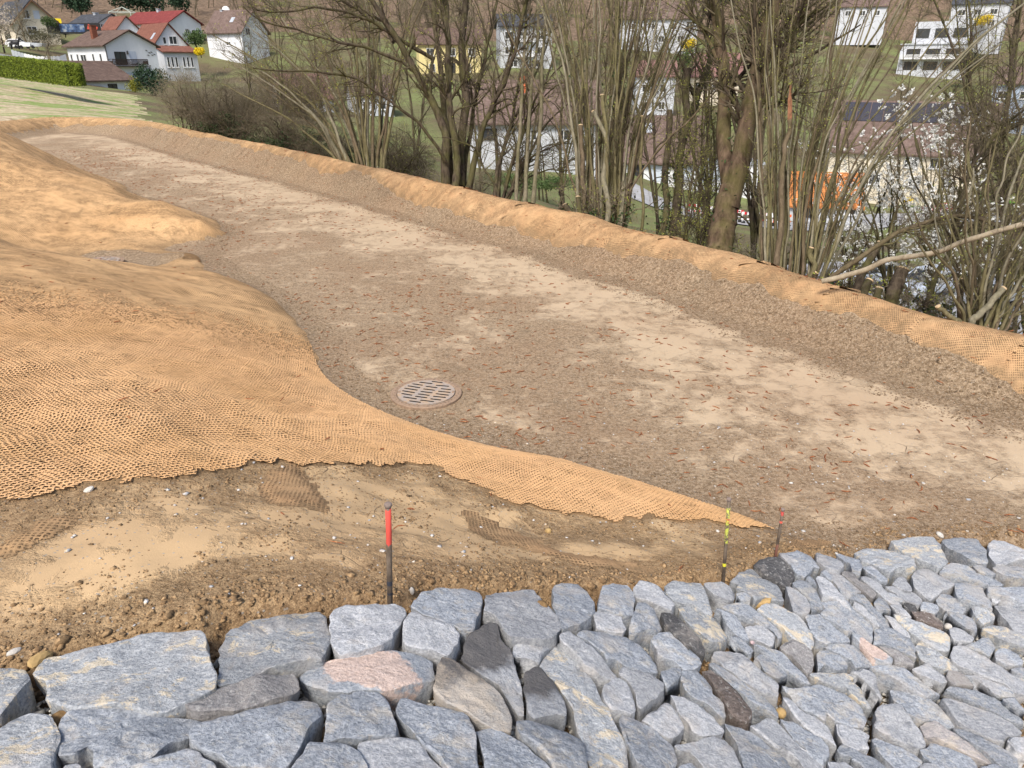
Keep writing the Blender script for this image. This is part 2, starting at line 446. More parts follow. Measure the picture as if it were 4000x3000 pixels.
def mat_jute(name, c1, c2, red=0.0):
    t = NT(name, .95, .1)
    uv = t.n.new('ShaderNodeUVMap'); uv.uv_map = 'weave'
    wob = t.noise(9, 2, .5, None, 0, True)
    wob2 = t.noise(1.3, 3, .5, None, 0, True)
    co = t.n.new('ShaderNodeVectorMath'); co.operation = 'MULTIPLY_ADD'
    t.l.new(wob, co.inputs[0]); co.inputs[1].default_value = (.014, .014, 0); t.l.new(uv.outputs[0], co.inputs[2])
    co2 = t.n.new('ShaderNodeVectorMath'); co2.operation = 'MULTIPLY_ADD'
    t.l.new(wob2, co2.inputs[0]); co2.inputs[1].default_value = (.12, .12, 0); t.l.new(co.outputs[0], co2.inputs[2])
    sp = t.n.new('ShaderNodeSeparateXYZ'); t.l.new(co2.outputs[0], sp.inputs[0])
    def thr(a, p):
        f = t.math('FRACT', t.math('MULTIPLY', a, 1 / p))
        return t.math('ABSOLUTE', t.math('SUBTRACT', f, .5))      # 0 at the thread's middle .. .5 in the gap
    a = thr(sp.outputs[0], .024); b = thr(sp.outputs[1], .025)
    dens = t.math('ADD', t.math('MULTIPLY', t.noise(1.1, 4, .6, t.mapping(t.co('Pos'), (1, 2.2, 1), (0, 0, .5)), .8), .62), t.math('MULTIPLY', t.noise(7, 3, .6), .34))
    w = t.ramp(dens, (.36, .46), (.45, .26), (.54, .14))     # half width of the closed part: .5 = no gaps
    ga = t.math('SUBTRACT', a, w); gb = t.math('SUBTRACT', b, w)
    cell = t.n.new('ShaderNodeCombineXYZ'); t.l.new(t.math('FLOOR', t.math('MULTIPLY', sp.outputs[0], 1 / .024)), cell.inputs[0]); t.l.new(t.math('FLOOR', t.math('MULTIPLY', sp.outputs[1], 1 / .025)), cell.inputs[1])
    wn_ = t.n.new('ShaderNodeTexWhiteNoise'); t.l.new(cell.outputs[0], wn_.inputs['Vector'])
    keep = t.ramp(wn_.outputs['Value'], (.08, .2), (.4, 1))
    gap = t.math('MULTIPLY', t.math('MULTIPLY', t.math('MULTIPLY', ga, 14, clamp=True), t.math('MULTIPLY', gb, 14, clamp=True)), keep)
    fib = t.noise(260, 3, .7, t.mapping(t.co('Pos'), (1, 1, 1)))
    thread = t.mix(t.ramp(fib, (.3, 0), (.7, 1)), c1, c2)
    sh = t.math('MULTIPLY', t.ramp(t.math('MAXIMUM', a, b), (.25, 0), (.5, 1)), .14)  # relief shading of the weave, painted into the thread colour
    thread = t.mix(sh, thread, tuple(x * .4 for x in c1))
    thread = t.mix(t.math('MULTIPLY', t.ramp(t.noise(75, 3, .7), (.52, 0), (.66, 1)), .5), thread, tuple(x * .5 for x in c1))
    big = t.noise(.55, 4, .6, None, .5)
    thread = t.mix(t.ramp(big, (.4, 0), (.7, .55)), thread, (.44, .255, .115))
    if red: thread = t.mix(t.math('MULTIPLY', t.ramp(t.noise(4, 3), (.4, 0), (.65, 1)), red), thread, (.42, .21, .10))
    thread = t.mix(t.math('MULTIPLY', t.ramp(t.noise(2.4, 5, .65), (.56, 0), (.72, 1)), .6), thread, (.27, .17, .085))
    strk = t.noise(4.5, 7, .78, t.mapping(t.co('Pos'), (.8, 1.5, 1), (0, 0, .25)), .5)
    thread = t.mix(t.math('MULTIPLY', t.ramp(strk, (.50, 0), (.68, 1)), .26), thread, (.27, .17, .085))
    soil = t.mix(fib, (.025, .016, .010), (.085, .055, .032))
    c = t.mix(t.math('MULTIPLY', gap, .95), thread, soil)
    c = t.mix(t.math('MULTIPLY', t.attr('under'), .9), c, t.mix(fib, (.10, .062, .032), (.22, .14, .07)))
    dt = t.math('MULTIPLY', t.attr('dirt'), t.ramp(t.math('ADD', t.math('MULTIPLY', t.noise(6, 5, .7), .6), t.math('MULTIPLY', fib, .4)), (.36, .1), (.58, 1)))
    c = t.mix(dt, c, t.mix(t.noise(45, 4, .7), (.12, .078, .042), (.37, .25, .14)))
    h = t.math('SUBTRACT', t.math('MULTIPLY', fib, .35), t.math('MULTIPLY', gap, .8))
    return t.done(c, t.bump(h, .010, .9))

def mat_field():
    t = NT('field_stubble', .95, .1)
    n = t.noise(.18, 5, .6, t.mapping(t.co('Pos'), (1, 2.4, 1), (0, 0, -.35)), 1.0)
    g = t.ramp(n, (.46, 0), (.56, 1))
    st = t.noise(2.2, 5, .75, t.mapping(t.co('Pos'), (1, 3.0, 1), (0, 0, -.3)))
    straw = t.mix(t.ramp(st, (.38, 0), (.62, 1)), (.24, .175, .105), (.62, .52, .36))
    gr = t.mix(t.noise(3.0, 4, .7), (.10, .17, .035), (.25, .36, .09))
    c = t.mix(t.math('MULTIPLY', g, t.ramp(t.noise(4, 3, .6), (.3, .4), (.6, 1))), straw, gr)
    return t.done(c, t.bump(st, .1, .5))
def mat_valley():
    t = NT('valley_grass', .95, .1)
    n = t.noise(.09, 5, .6, None, .5)
    c = t.mix(t.ramp(n, (.40, 0), (.62, 1)), (.135, .105, .065), t.mix(t.noise(.8, 4, .7), (.12, .15, .05), (.27, .33, .12)))
    c = t.mix(t.ramp(t.noise(2.2, 5, .7), (.5, 0), (.66, .8)), c, (.22, .17, .11))
    c = t.mix(t.ramp(t.noise(12, 3, .7), (.35, .5), (.6, 0)), c, (.06, .055, .03))
    return t.done(c, t.bump(t.noise(6, 4), .2, .6))
def mat_litter():
    t = NT('forest_floor', .95, .1)
    n = t.noise(.9, 6, .75)
    c = t.mix(t.ramp(n, (.36, 0), (.62, 1)), (.10, .072, .05), (.29, .205, .14))
    c = t.mix(t.ramp(t.noise(.06, 3), (.56, 0), (.66, .7)), c, (.10, .12, .045))
    return t.done(c, t.bump(n, .8, .9))
M_soil = mat_soil(); M_jute = mat_jute('jute', (.53, .325, .155), (.78, .51, .27))
M_jute2 = mat_jute('jute_reddish', (.52, .32, .165), (.76, .50, .27), .3)
M_field = mat_field(); M_valley = mat_valley(); M_litter = mat_litter()

# ------------------------------------------------------------------ ground sheets
HALF = R(70)
rr = [.3]
while rr[-1] < 62: rr.append(rr[-1] * 1.0085)
while rr[-1] < 135: rr.append(rr[-1] * 1.012)
while rr[-1] < 620: rr.append(rr[-1] * 1.035)
rr = np.array(rr); aa = np.linspace(-HALF, HALF, 661)
NR, NA = len(rr), len(aa)
GX = rr[:, None] * np.sin(aa)[None, :]; GY = rr[:, None] * np.cos(aa)[None, :]
GZ = height(GX, GY).reshape(NR, NA)
GV = np.stack([GX.ravel(), GY.ravel(), GZ.ravel()], 1)
idx = np.arange(NR * NA).reshape(NR, NA)
GF = np.stack([idx[:-1, :-1].ravel(), idx[:-1, 1:].ravel(), idx[1:, 1:].ravel(), idx[1:, :-1].ravel()], 1)[:, ::-1]
P2 = GV[:, :2]
dC, sC = cdist(P2)
tN = np.where(np.hypot(P2[:, 0], P2[:, 1]) < 75, TN(P2[:, 0], P2[:, 1]), -.3)
RAD = np.hypot(P2[:, 0], P2[:, 1])

def sub_mesh(name, fmask, mat, attrs=None, dz=None, uv=None, smooth=True, extra=None):
    f = GF[fmask]; u, inv = np.unique(f, return_inverse=True)
    v = GV[u].copy()
    if dz is not None: v[:, 2] += dz[u]
    o = mesh_obj(name, v, inv.reshape(f.shape), mat, None, smooth)
    if attrs:
        for k, a in attrs.items():
            at_ = o.data.attributes.new(k, 'FLOAT', 'POINT'); at_.data.foreach_set('value', a[u].astype(np.float32))
    if uv is not None:
        l = o.data.uv_layers.new(name='weave')
        li = np.empty(len(o.data.loops), np.int32); o.data.loops.foreach_get('vertex_index', li)
        l.data.foreach_set('uv', uv[u][li].astype(np.float32).ravel())
    return o
# classes per face (taken at the face's first corner)
fc0 = GF[:, 0]
dist_b = dC[fc0]; rad_b = RAD[fc0]; px = P2[fc0, 0]; py = P2[fc0, 1]
inside = dist_b > -1.6
is_forest = (~inside) & (GZ.ravel()[fc0] > 11 + 3 * vnoise(px, py, 40, 2)) & (py > 120)
is_field = (~inside) & (~is_forest) & (px < -.505 * py + 1.0 + 1.2 * vnoise(px, py, 3, 5)) & (py < 104 + 2 * vnoise(px, py, 8, 6)) & (px < -13)
near_f = inside
w_toe = np.interp(sC, [0, 8, 20, 40, 60], [.95, .95, .95, 1.3, 1.6])
ne = .12 * fbm(P2[:, 0], P2[:, 1], .5, 31)
grav = np.maximum(sstep(1.45, .95, dC / w_toe + ne) * (dC > -.5), 0)
grav = np.maximum(grav, .7 * sstep(.45, .1, np.abs(pl_dist(P2, TOE_FULL)[0]) + ne))
bench = sstep(.05, .25, tN)
m2h_ = ((P2[:, 0] + 7.25) / 1.25) ** 2 + ((P2[:, 1] - 12.95) / .62) ** 2
sz = stone_zone(P2)
grav = np.maximum(grav, .9 * (m2h_ < 1.3))
grav = np.maximum(grav, bench * (.6 * sstep(-.38, -.05, sz + ne)))
grav = np.maximum(grav, .9 * sstep(-.05, .05, sz))
LMAT = u22([(-300, 1110), (-60, 1085), (0, 1082), (60, 1085), (110, 1075), (160, 1060), (280, 1052), (380, 1047), (440, 1030), (500, 1025), (560, 1008), (610, 1003), (650, 1008), (720, 1010), (800, 1012), (850, 1010), (880, 1000), (950, 1008),
            (990, 1035), (1050, 1060), (1090, 1085), (1150, 1098), (1240, 1112), (1340, 1132), (1420, 1118), (1520, 1124), (1600, 1140), (1674, 1144)])
LM = raycast(LMAT)[:, :2]
dM, _ = pl_dist(P2, np.vstack([[(-12, .8)], LM]))
# a patch of dirty, half buried ground just below the mat's edge
grav = np.maximum(grav, bench * .42 * sstep(-.42, -.02, dM + ne * 3) * (dM < .05))
far_b = (tN < .03) * (sstep(2.2, 4.0, dC + .5 * fbm(P2[:, 0], P2[:, 1], 1.5, 35)) * .20 - .09) * (P2[:, 1] > 5.2)
attrs = {'grav': np.clip(grav, 0, 1), 'warm': bench * (dC > 0), 'browner': far_b}
ground = sub_mesh('ground', near_f, M_soil, attrs)
tag(ground, kind='structure')
tag(sub_mesh('field', is_field, M_field), kind='structure')
tag(sub_mesh('hillside', is_forest, M_litter), kind='structure')
tag(sub_mesh('valley', ~(near_f | is_field | is_forest), M_valley), kind='structure')

# ------------------------------------------------------------------ jute erosion mats
def mat_object(name, vm, mat, uv, label, off=.014, lip=None, d_edge=None, group='jute erosion mats', base_dirt=0.0, dirt_w=.13, net=False):
    fm = vm[GF].any(1) & near_f_wide
    dz = np.full(len(GV), off)
    if d_edge is not None: dz = off * np.clip(d_edge / .035, -3, 1)
    if lip is not None: dz = dz + lip * np.clip(d_edge / .035, 0, 1)
    e_ = d_edge if d_edge is not None else np.ones(len(GV))
    o = sub_mesh(name, fm, mat, {'dirt': np.clip(base_dirt + np.exp(-np.clip(e_, 0, 9) / dirt_w), 0, 1), 'under': .8 * (1 - sstep(5.6, 9.0, RAD)) if net else np.zeros(len(GV))}, dz, uv)
    return tag(o, label, 'mat', group)
near_f_wide = (RAD[fc0] < 62)
m2h = ((P2[:, 0] + 7.25) / 1.25) ** 2 + ((P2[:, 1] - 12.95) / .62) ** 2 + .25 * vnoise(P2[:, 0], P2[:, 1], .3, 8)
d_low = dM + .03 * fbm(P2[:, 0], P2[:, 1], .12, 41, 3)
toe_n = tN + .02 * vnoise(P2[:, 0], P2[:, 1], .25, 44) - .03
okL = (d_low > -.03) & (toe_n > -.012) & (dC > 1.2) & (m2h > .9) & (P2[:, 0] < 2.2)
edge = np.minimum(np.minimum(d_low, toe_n * 2.0), np.clip(m2h - 1, -1, 9) * .3)
uvL = np.stack([P2[:, 0] * .98 + P2[:, 1] * .17, -P2[:, 0] * .17 + P2[:, 1] * .98 + GZ.ravel() * .3], 1)
split = P2[:, 1] - (13.05 + .06 * (P2[:, 0] + 7) + .1 * vnoise(P2[:, 0], P2[:, 1], 1.1, 50))
bigmat = mat_object('erosion_mat', okL & (split < 0), M_jute, uvL, 'large tan jute net mat draped over the lower mound down to the dirt bench', d_edge=edge, off=.014, net=True)
# the near part of this mat is knotted from real yarns laid over the sheet
def mat_yarn():
    t = NT('jute_yarn', .95, .1)
    n = t.noise(120, 3, .7); b = t.noise(.7, 4, .6, None, .5); m_ = t.noise(8, 4, .7)
    c = t.mix(t.ramp(n, (.3, 0), (.7, 1)), (.46, .275, .135), (.70, .44, .235))
    c = t.mix(t.ramp(b, (.45, 0), (.7, .4)), c, (.50, .29, .12))
    c = t.mix(t.math('MULTIPLY', t.ramp(m_, (.50, 0), (.68, 1)), .45), c, (.30, .19, .095))
    return t.done(c, t.bump(n, .003, .8))
def yarns():
    pit = .0235; st = .0125; rs = np.random.default_rng(9); Vs, Fs, off_ = [], [], 0
    ca, sa = .98, .17
    for ax in (0, 1):
        a0, a1, b0, b1 = (-8.2, 3.4, .6, 10.6)
        if ax == 0: L_ = np.arange(b0, b1, pit); S_ = np.arange(a0, a1, st); Pp, Qq = np.meshgrid(S_, L_)
        else: L_ = np.arange(a0, a1, pit); S_ = np.arange(b0, b1, st); Qq, Pp = np.meshgrid(S_, L_)
        nl, ns = Pp.shape; sh = Pp.shape; fp, fq = Pp.ravel(), Qq.ravel()
        wx = .05 * vnoise(fp, fq, .55, 301) + .012 * vnoise(fp, fq, .13, 302) + .0035 * vnoise(fp, fq, .03, 303 + ax) ; wy = .05 * vnoise(fp, fq, .6, 311) + .012 * vnoise(fp, fq, .14, 312) + .0035 * vnoise(fp, fq, .03, 313 + ax)
        p_, q_ = fp + wx, fq + wy
        x = p_ * ca - q_ * sa; y = p_ * sa + q_ * ca
        r_ = np.hypot(x, y); pz = np.stack([x, y], 1)
        tn_ = TN(x, y); dl = pl_dist(pz, np.vstack([[(-12, .8)], LM]))[0] + .03 * fbm(x, y, .12, 41, 3)
        z = height(x, y); pr_ = proj(np.c_[x, y, z])
        ok = (r_ < 10.2) & (rs.random(len(x)) > sstep(7.6, 10.2, r_)) & (tn_ > .03) & (dl > .01 + .05 * vnoise(x, y, .06, 321)) & (x < 2.05) & (pr_[:, 0] > -250) & (pr_[:, 0] < 4200) & (pr_[:, 1] < 3100) & (y > .5)
        ok &= rs.random(len(x)) > .004
        dens = .5 + .5 * fbm(x, y, .55, 331) + .35 * vnoise(x, y, .18, 332)
        wd = np.clip(.0050 + .0042 * dens, .0036, .0112) * (1 + .25 * vnoise(fp, fq, .02, 340 + ax)) * np.where(ax == 0, 1.1, .95)
        hgt = .0035; cell = np.where((np.floor(fp / pit) + np.floor(fq / pit)) % 2 == ax, 1, -1)
        zz_ = z + .019 + .0022 * cell + .004 * vnoise(x, y, .07, 350)
        X = np.c_[x, y, zz_].reshape(nl, ns, 3); T = np.gradient(X, axis=1); T /= np.linalg.norm(T, axis=2, keepdims=True) + 1e-9
        U = np.cross(T, np.array([0, 0, 1.0])); U /= np.linalg.norm(U, axis=2, keepdims=True) + 1e-9; Wn = np.cross(U, T)
        w_ = wd.reshape(nl, ns, 1)
        ring = np.stack([X + U * w_, X + Wn * hgt, X - U * w_, X - Wn * hgt * .5], 2)      # nl,ns,4,3
        okg = ok.reshape(nl, ns); seg = okg[:, :-1] & okg[:, 1:]
        li, si = np.where(seg); b = (li * ns + si) * 4; j = np.arange(4)[None]; j2 = (j + 1) % 4
        F_ = np.stack([b[:, None] + j, b[:, None] + j2, b[:, None] + 4 + j2, b[:, None] + 4 + j], 2)[:, [0, 1, 3][:3]].reshape(-1, 4)
        used_, inv_ = np.unique(F_, return_inverse=True)
        Vs.append(ring.reshape(-1, 3)[used_]); Fs.append(inv_.reshape(F_.shape) + off_); off_ += len(used_)
    return mesh_obj('yarns', np.vstack(Vs), np.vstack(Fs), mat_yarn(), bigmat, True)
yarns()
mat_object('erosion_mat', okL & (split > -.3), M_jute, uvL, 'tan jute net mat over the upper mound behind the half hidden drain cover', d_edge=edge)
# berm mats; lower edge traced on the inner face
BM_px = u22([(2500, 930), (2212, 850), (2120, 800), (2000, 747), (1900, 695), (1830, 676), (1730, 662), (1640, 612), (1550, 598), (1480, 562), (1400, 546), (1340, 547), (1270, 534), (1200, 530), (1130, 508), (1090, 494), (1000, 472),
             (935, 446), (870, 428), (825, 405), (802, 382), (760, 373), (720, 378), (685, 362), (640, 346), (590, 330), (520, 312), (470, 302), (420, 293), (370, 285), (320, 275), (240, 286), (170, 281), (110, 292), (60, 290), (0, 285), (-200, 300)])
BMp = raycast(BM_px)
d1, s1 = cdist(BMp)
order = np.argsort(s1); s1 = s1[order]; d1 = d1[order]; d1 = np.clip(d1, .04, np.interp(s1, [0, 12, 20, 25, 45, 55], [.9, .9, .55, .3, .6, 1.1]))
lowm = np.interp(sC, s1, d1) + .06 * fbm(P2[:, 0], P2[:, 1], .22, 61)
okB = (dC < lowm + .05) & (dC > -1.35) & (RAD < 60)
uvB = np.stack([sC + dC * .7, dC * .9 - sC * .35], 1)
cuts_px = [(2212, 745), (1770, 640), (1590, 580), (1400, 535), (1100, 460), (965, 420), (800, 375), (600, 322), (400, 285), (300, 265), (200, 260), (110, 262)]
cw = raycast(u22(cuts_px)); cs = cdist(cw)[1]
cs = [-50] + sorted(cs.tolist()) + [500]
lb = ['tan jute mat at the very right end of the long berm', 'tan jute mat on the berm in front of the leaning log and cut stumps', 'tan jute mat on the berm at the foot of the big forked tree',
      'tan jute mat on the berm below the two ivy covered snags', 'tan jute mat on the berm in front of the tall dense hazel clump', 'tan jute mat on the berm in front of the slender pole trunks', 'tan jute mat on the berm in front of the five stemmed tree',
      'tan jute mat on the berm in front of the fanned hazel', 'narrow strip of jute mat along the berm crest beside the dark brambles', 'jute mat on the berm bend beside the round bare bush',
      'creased jute mat on the far curved end of the berm', 'wrinkled jute mat on the far end of the berm below the stubble field', 'jute mat at the far left end of the berm']
ss = sC - dC * .45 + .05 * vnoise(P2[:, 0], P2[:, 1], .4, 71)
for i in range(len(cs) - 1):
    m = okB & (ss > cs[i] - .12) & (ss < cs[i + 1])
    if not m[GF].all(1).any(): continue
    e = np.minimum(lowm - dC, dC + 1.35)
    q = ss - (cs[i + 1] - .12)
    lip = np.where(q > 0, -.008, 0) + .034 * np.exp(-((ss - cs[i] + .12) / .07) ** 2)
    # creases in the far pieces
    mat_object('erosion_mat', m, M_jute2 if i < 8 else M_jute, uvB, lb[min(i, len(lb) - 1)], d_edge=e, lip=lip, off=.016, base_dirt=.22, dirt_w=.16)

# torn scraps of net half buried in the bench
pG = proj(GV); nearv = (RAD < 7) & (dC > 1.3) & (tN > -.02)
for q, l_ in [([(1075, 1832), (1150, 1815), (1215, 1880), (1275, 1972), (1262, 1992), (1150, 1978), (1035, 1955), (1010, 1900)], 'torn corner of jute net fraying onto the dirt left of the thick stake'),
              ([(1800, 1990), (1900, 2030), (2050, 2095), (2200, 2160), (2420, 2200), (2560, 2225), (2550, 2238), (2380, 2222), (2180, 2185), (2030, 2125), (1960, 2130), (1850, 2075)], 'long frayed strip of jute net half buried in the bench'),
              ([(3055, 2135), (3110, 2112), (3190, 2108), (3262, 2122), (3230, 2136), (3140, 2142)], 'small heap of jute fibres beside the third stake'),
              ([(-40, 2150), (60, 2100), (160, 2040), (280, 2005), (320, 2020), (230, 2075), (120, 2130), (20, 2180)], 'reddish frayed jute fibres at the left edge below the big mat')]:
    q = np.array(q, float); c_ = q.mean(0)
    jit = 14 * vnoise(P2[:, 0], P2[:, 1], .05, 90); pj = pG + np.c_[jit, 9 * vnoise(P2[:, 0], P2[:, 1], .04, 91)]
    ins_ = pip(pj, q) & nearv
    inner = pip(c_ + (pj - c_) * 1.22, q)
    mat_object('mat_scrap', ins_, M_jute2, uvL, l_, off=.012, d_edge=np.where(inner, .035, .008), group='torn scraps of jute net', base_dirt=.45, dirt_w=.02)

# ------------------------------------------------------------------ drain covers
def mat_iron():
    t = NT('worn_iron', .6, .4)
    n = t.noise(14, 5, .65, t.co('Object'))
    c = t.mix(t.ramp(n, (.42, 0), (.62, 1)), (.33, .285, .25), (.42, .30, .20))
    c = t.mix(t.ramp(t.noise(50, 4, .6, t.co('Object')), (.60, 0), (.70, .8)), c, (.24, .12, .06))
    return t.done(c, t.bump(t.noise(120, 3, .6, t.co('Object')), .002, .5))
M_iron = mat_iron(); M_dark = flat('painted_pit_shade', (.02, .017, .013), .9)
M_rim = flat('rusty_rim', (.36, .25, .17), .8, .3, .45, 40)
def drain(loc, rz, label):
    root = empty('drain_cover', loc, rz)
    tag(root, label, 'drain cover', 'round slotted drain covers')
    c0 = atz([(1300 + 1010 / 2.765, 1300 + 668 / 2.765)], 0)[0]
    slots = [(935,562,1080,580),(1070,553,1190,570),(862,580,975,597),(1113,595,1258,608),(810,602,948,624),(1005,607,1133,624),(775,627,918,650),(977,635,1107,652),(1165,633,1280,645),(750,655,890,678),(948,662,1080,680),
             (1137,660,1275,675),(743,685,860,705),(920,690,1050,707),(1110,687,1258,705),(760,722,912,745),(890,715,1022,733),(1083,715,1225,730),(825,765,955,783),(943,757,1097,775),(1053,743,1173,757)]
    bm = bmesh.new(); RC = .318
    loops = [[(RC * math.cos(2 * math.pi * i / 72) * (1 - .006 * (i % 2)), RC * math.sin(2 * math.pi * i / 72) * (1 - .006 * (i % 2))) for i in range(72)]]
    for x1, y1, x2, y2 in slots:
        a = atz([(1300 + x1 / 2.765, 1300 + y1 / 2.765)], 0)[0][:2] - c0[:2]; b = atz([(1300 + x2 / 2.765, 1300 + y2 / 2.765)], 0)[0][:2] - c0[:2]
        u = (b - a) / np.hypot(*(b - a)); n = np.array([-u[1], u[0]]); r = .0125
        a = a + u * r; b = b - u * r; L = []
        for k in range(7):
            th = -math.pi / 2 + math.pi * k / 6; L.append(tuple(b + (u * math.cos(th) + n * math.sin(th)) * r))
        for k in range(7):
            th = math.pi / 2 + math.pi * k / 6; L.append(tuple(a + (u * math.cos(th) + n * math.sin(th)) * r))
        loops.append(L)
    es = []
    for L in loops:
        vs = [bm.verts.new((x, y, .028)) for x, y in L]
        es += [bm.edges.new((vs[i], vs[(i + 1) % len(vs)])) for i in range(len(vs))]
    bmesh.ops.triangle_fill(bm, use_beauty=True, edges=es)
    ext = bmesh.ops.extrude_face_region(bm, geom=list(bm.faces))
    for g in ext['geom']:
        if isinstance(g, bmesh.types.BMVert): g.co.z -= .03
    bmesh.ops.recalc_face_normals(bm, faces=bm.faces)
    me = bpy.data.meshes.new('grate'); 
    for f_ in bm.faces:
        if abs(f_.normal.z) < .5 and f_.calc_center_median().xy.length < .31: f_.material_index = 1  # iron slot walls coloured near black, shade of the slots painted in
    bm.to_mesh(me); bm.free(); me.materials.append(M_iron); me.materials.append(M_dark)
    o = bpy.data.objects.new('grate', me); col.objects.link(o); o.parent = root
    r = MB(); r.lathe((0, 0, 0), [(.3925, -.05), (.3925, .018), (.385, .023), (.345, .025), (.328, .022), (.324, .02), (.324, -.05)], 72)
    r.f = r.f[:-2]
    r.build('frame', M_rim, root)
    for i in range(44):
        a = 2 * math.pi * i / 44
        if i % 11 == 0: continue
        st = MB(); st.box((.352 * math.cos(a), .352 * math.sin(a), .0275), (.014, .014, .006), a)
        st.build('stud', M_rim, root)
    for sx in (-1, 1):
        h = MB(); h.box((sx * (RC - .02), 0, .029), (.03, .05, .004), 0); h.build('lift_lug', M_rim, root)
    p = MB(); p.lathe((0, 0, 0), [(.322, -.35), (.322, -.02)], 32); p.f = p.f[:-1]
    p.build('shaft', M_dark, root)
    return root
c0 = atz([(1300 + 1010 / 2.765, 1300 + 668 / 2.765)], 0)[0]
drain((c0[0], c0[1], .006), 0, 'round slotted iron drain cover lying in the open basin floor')
c1 = atz([(395, 1031)], 0.05)[0]
zz = float(height([c1[0]], [c1[1]])[0])
drain((c1[0], c1[1], zz + .03), R(25), 'round slotted drain cover half hidden in the hollow between the two mat mounds')
# cut the ground open above the shafts
def punch(o, cx, cy, r):
    bm = bmesh.new(); bm.from_mesh(o.data)
    fs = [f for f in bm.faces if (f.calc_center_median().x - cx) ** 2 + (f.calc_center_median().y - cy) ** 2 < r * r]
    bmesh.ops.delete(bm, geom=fs, context='FACES'); bm.to_mesh(o.data); bm.free()
punch(ground, c0[0], c0[1], .35); punch(ground, c1[0], c1[1], .35)

# ------------------------------------------------------------------ survey stakes
def stake_mat(kind):
    t = NT('stake_' + kind, .75, .3)
    sp = t.n.new('ShaderNodeSeparateXYZ'); t.l.new(t.co('Object'), sp.inputs[0]); z = sp.outputs[2]
    n = t.noise(30, 5, .7, t.mapping(t.co('Object'), (1, 1, .35)))
    base = t.mix(t.ramp(n, (.4, 0), (.65, 1)), (.075, .055, .04), (.20, .155, .115))
    zz = t.math('ADD', z, t.math('MULTIPLY', t.math('SUBTRACT', n, .5), .09))
    def band(a, b, soft=.006):
        return t.math('MULTIPLY', t.math('MULTIPLY', t.math('SUBTRACT', zz, a), 1 / soft, clamp=True), t.math('MULTIPLY', t.math('SUBTRACT', b, zz), 1 / soft, clamp=True))
    def hard(a, b):
        return t.math('MULTIPLY', t.math('GREATER_THAN', z, a), t.math('LESS_THAN', z, b))
    if kind == 'red':
        c = t.mix(t.math('MULTIPLY', band(.31, .485), t.ramp(n, (.62, 1), (.68, 0))), base, (.58, .075, .055))
        c = t.mix(hard(.095, .118), c, (.035, .04, .055)); c = t.mix(hard(.045, .057), c, (.035, .04, .055))
    elif kind == 'yellow':
        c = t.mix(t.math('MULTIPLY', band(.26, .51), t.ramp(t.noise(45, 5, .7, t.co('Object')), (.47, 0), (.51, 1))), base, (.50, .52, .09))
        c = t.mix(t.math('MULTIPLY', band(.40, .44), t.ramp(n, (.5, 0), (.53, 1))), c, (.65, .08, .05))
        c = t.mix(hard(.098, .120), c, (.75, .70, .05))
    else:
        c = t.mix(t.math('MULTIPLY', band(.33, .47), t.ramp(n, (.40, .3), (.52, 1))), base, (.40, .06, .05))
        c = t.mix(hard(.268, .283), c, (.72, .12, .08)); c = t.mix(band(-.1, .1), c, (.24, .11, .08))
    return t.done(c, t.bump(n, .002, .6))
M_head = flat('stake_head', (.26, .20, .17), .8, .3, .3, 60)
def stake(px, py, h, r, tilt, kind, label):
    p = raycast([(px, py)])[0]
    root = empty('survey_stake', (p[0], p[1], p[2] - .01)); tag(root, label, 'stake', 'steel survey stakes along the stone edge')
    root.rotation_euler = tilt
    b = MB(); b.tube([(0, 0, -.15), (0, 0, h * .3), (.001, 0, h * .7), (0, 0, h)], [r * .93, r, r * .98, r], 16)
    b.build('shaft', stake_mat(kind), root, True)
    q = MB(); q.lathe((0, 0, h), [(r * 1.0, -.012), (r * 1.22, -.006), (r * 1.36, .0), (r * 1.34, .005), (r * 1.05, .009), (r * .4, .011)], 14)
    q.build('head', M_head, root, True)
stake(1523, 2345, .50, .0125, (R(-1), R(2.9), 0), 'red', 'thick steel stake with a long red painted top and two black bands')
stake(2826, 2258, .56, .0105, (R(-2), R(-3.0), 0), 'yellow', 'rusty steel stake with flaking yellow paint and one yellow band')
stake(3030, 2168, .37, .0095, (R(-1), R(-.8), 0), 'dull', 'rusty stake with faded dull red paint beside the black boulder')
# ------------------------------------------------------------------ stones
TL = {1: (0, 2300, 2.371), 2: (650, 2250, 2.2125), 3: (1350, 2200, 2.0733), 4: (2000, 2200, 2.0733), 5: (2650, 2050, 3.16), 6: (3300, 2050, 3.16), 7: (2650, 2500, 3.16), 8: (3300, 2500, 3.16)}
def pxs(spec):
    out = []
    for part in spec.split('|'):
        t, c = part.split(':'); ox, oy, s = TL[int(t)]
        n = [float(q) for q in c.replace(',', ' ').split()]
        out += [(ox + n[i] / s, oy + n[i + 1] / s) for i in range(0, len(n), 2)]
    return out
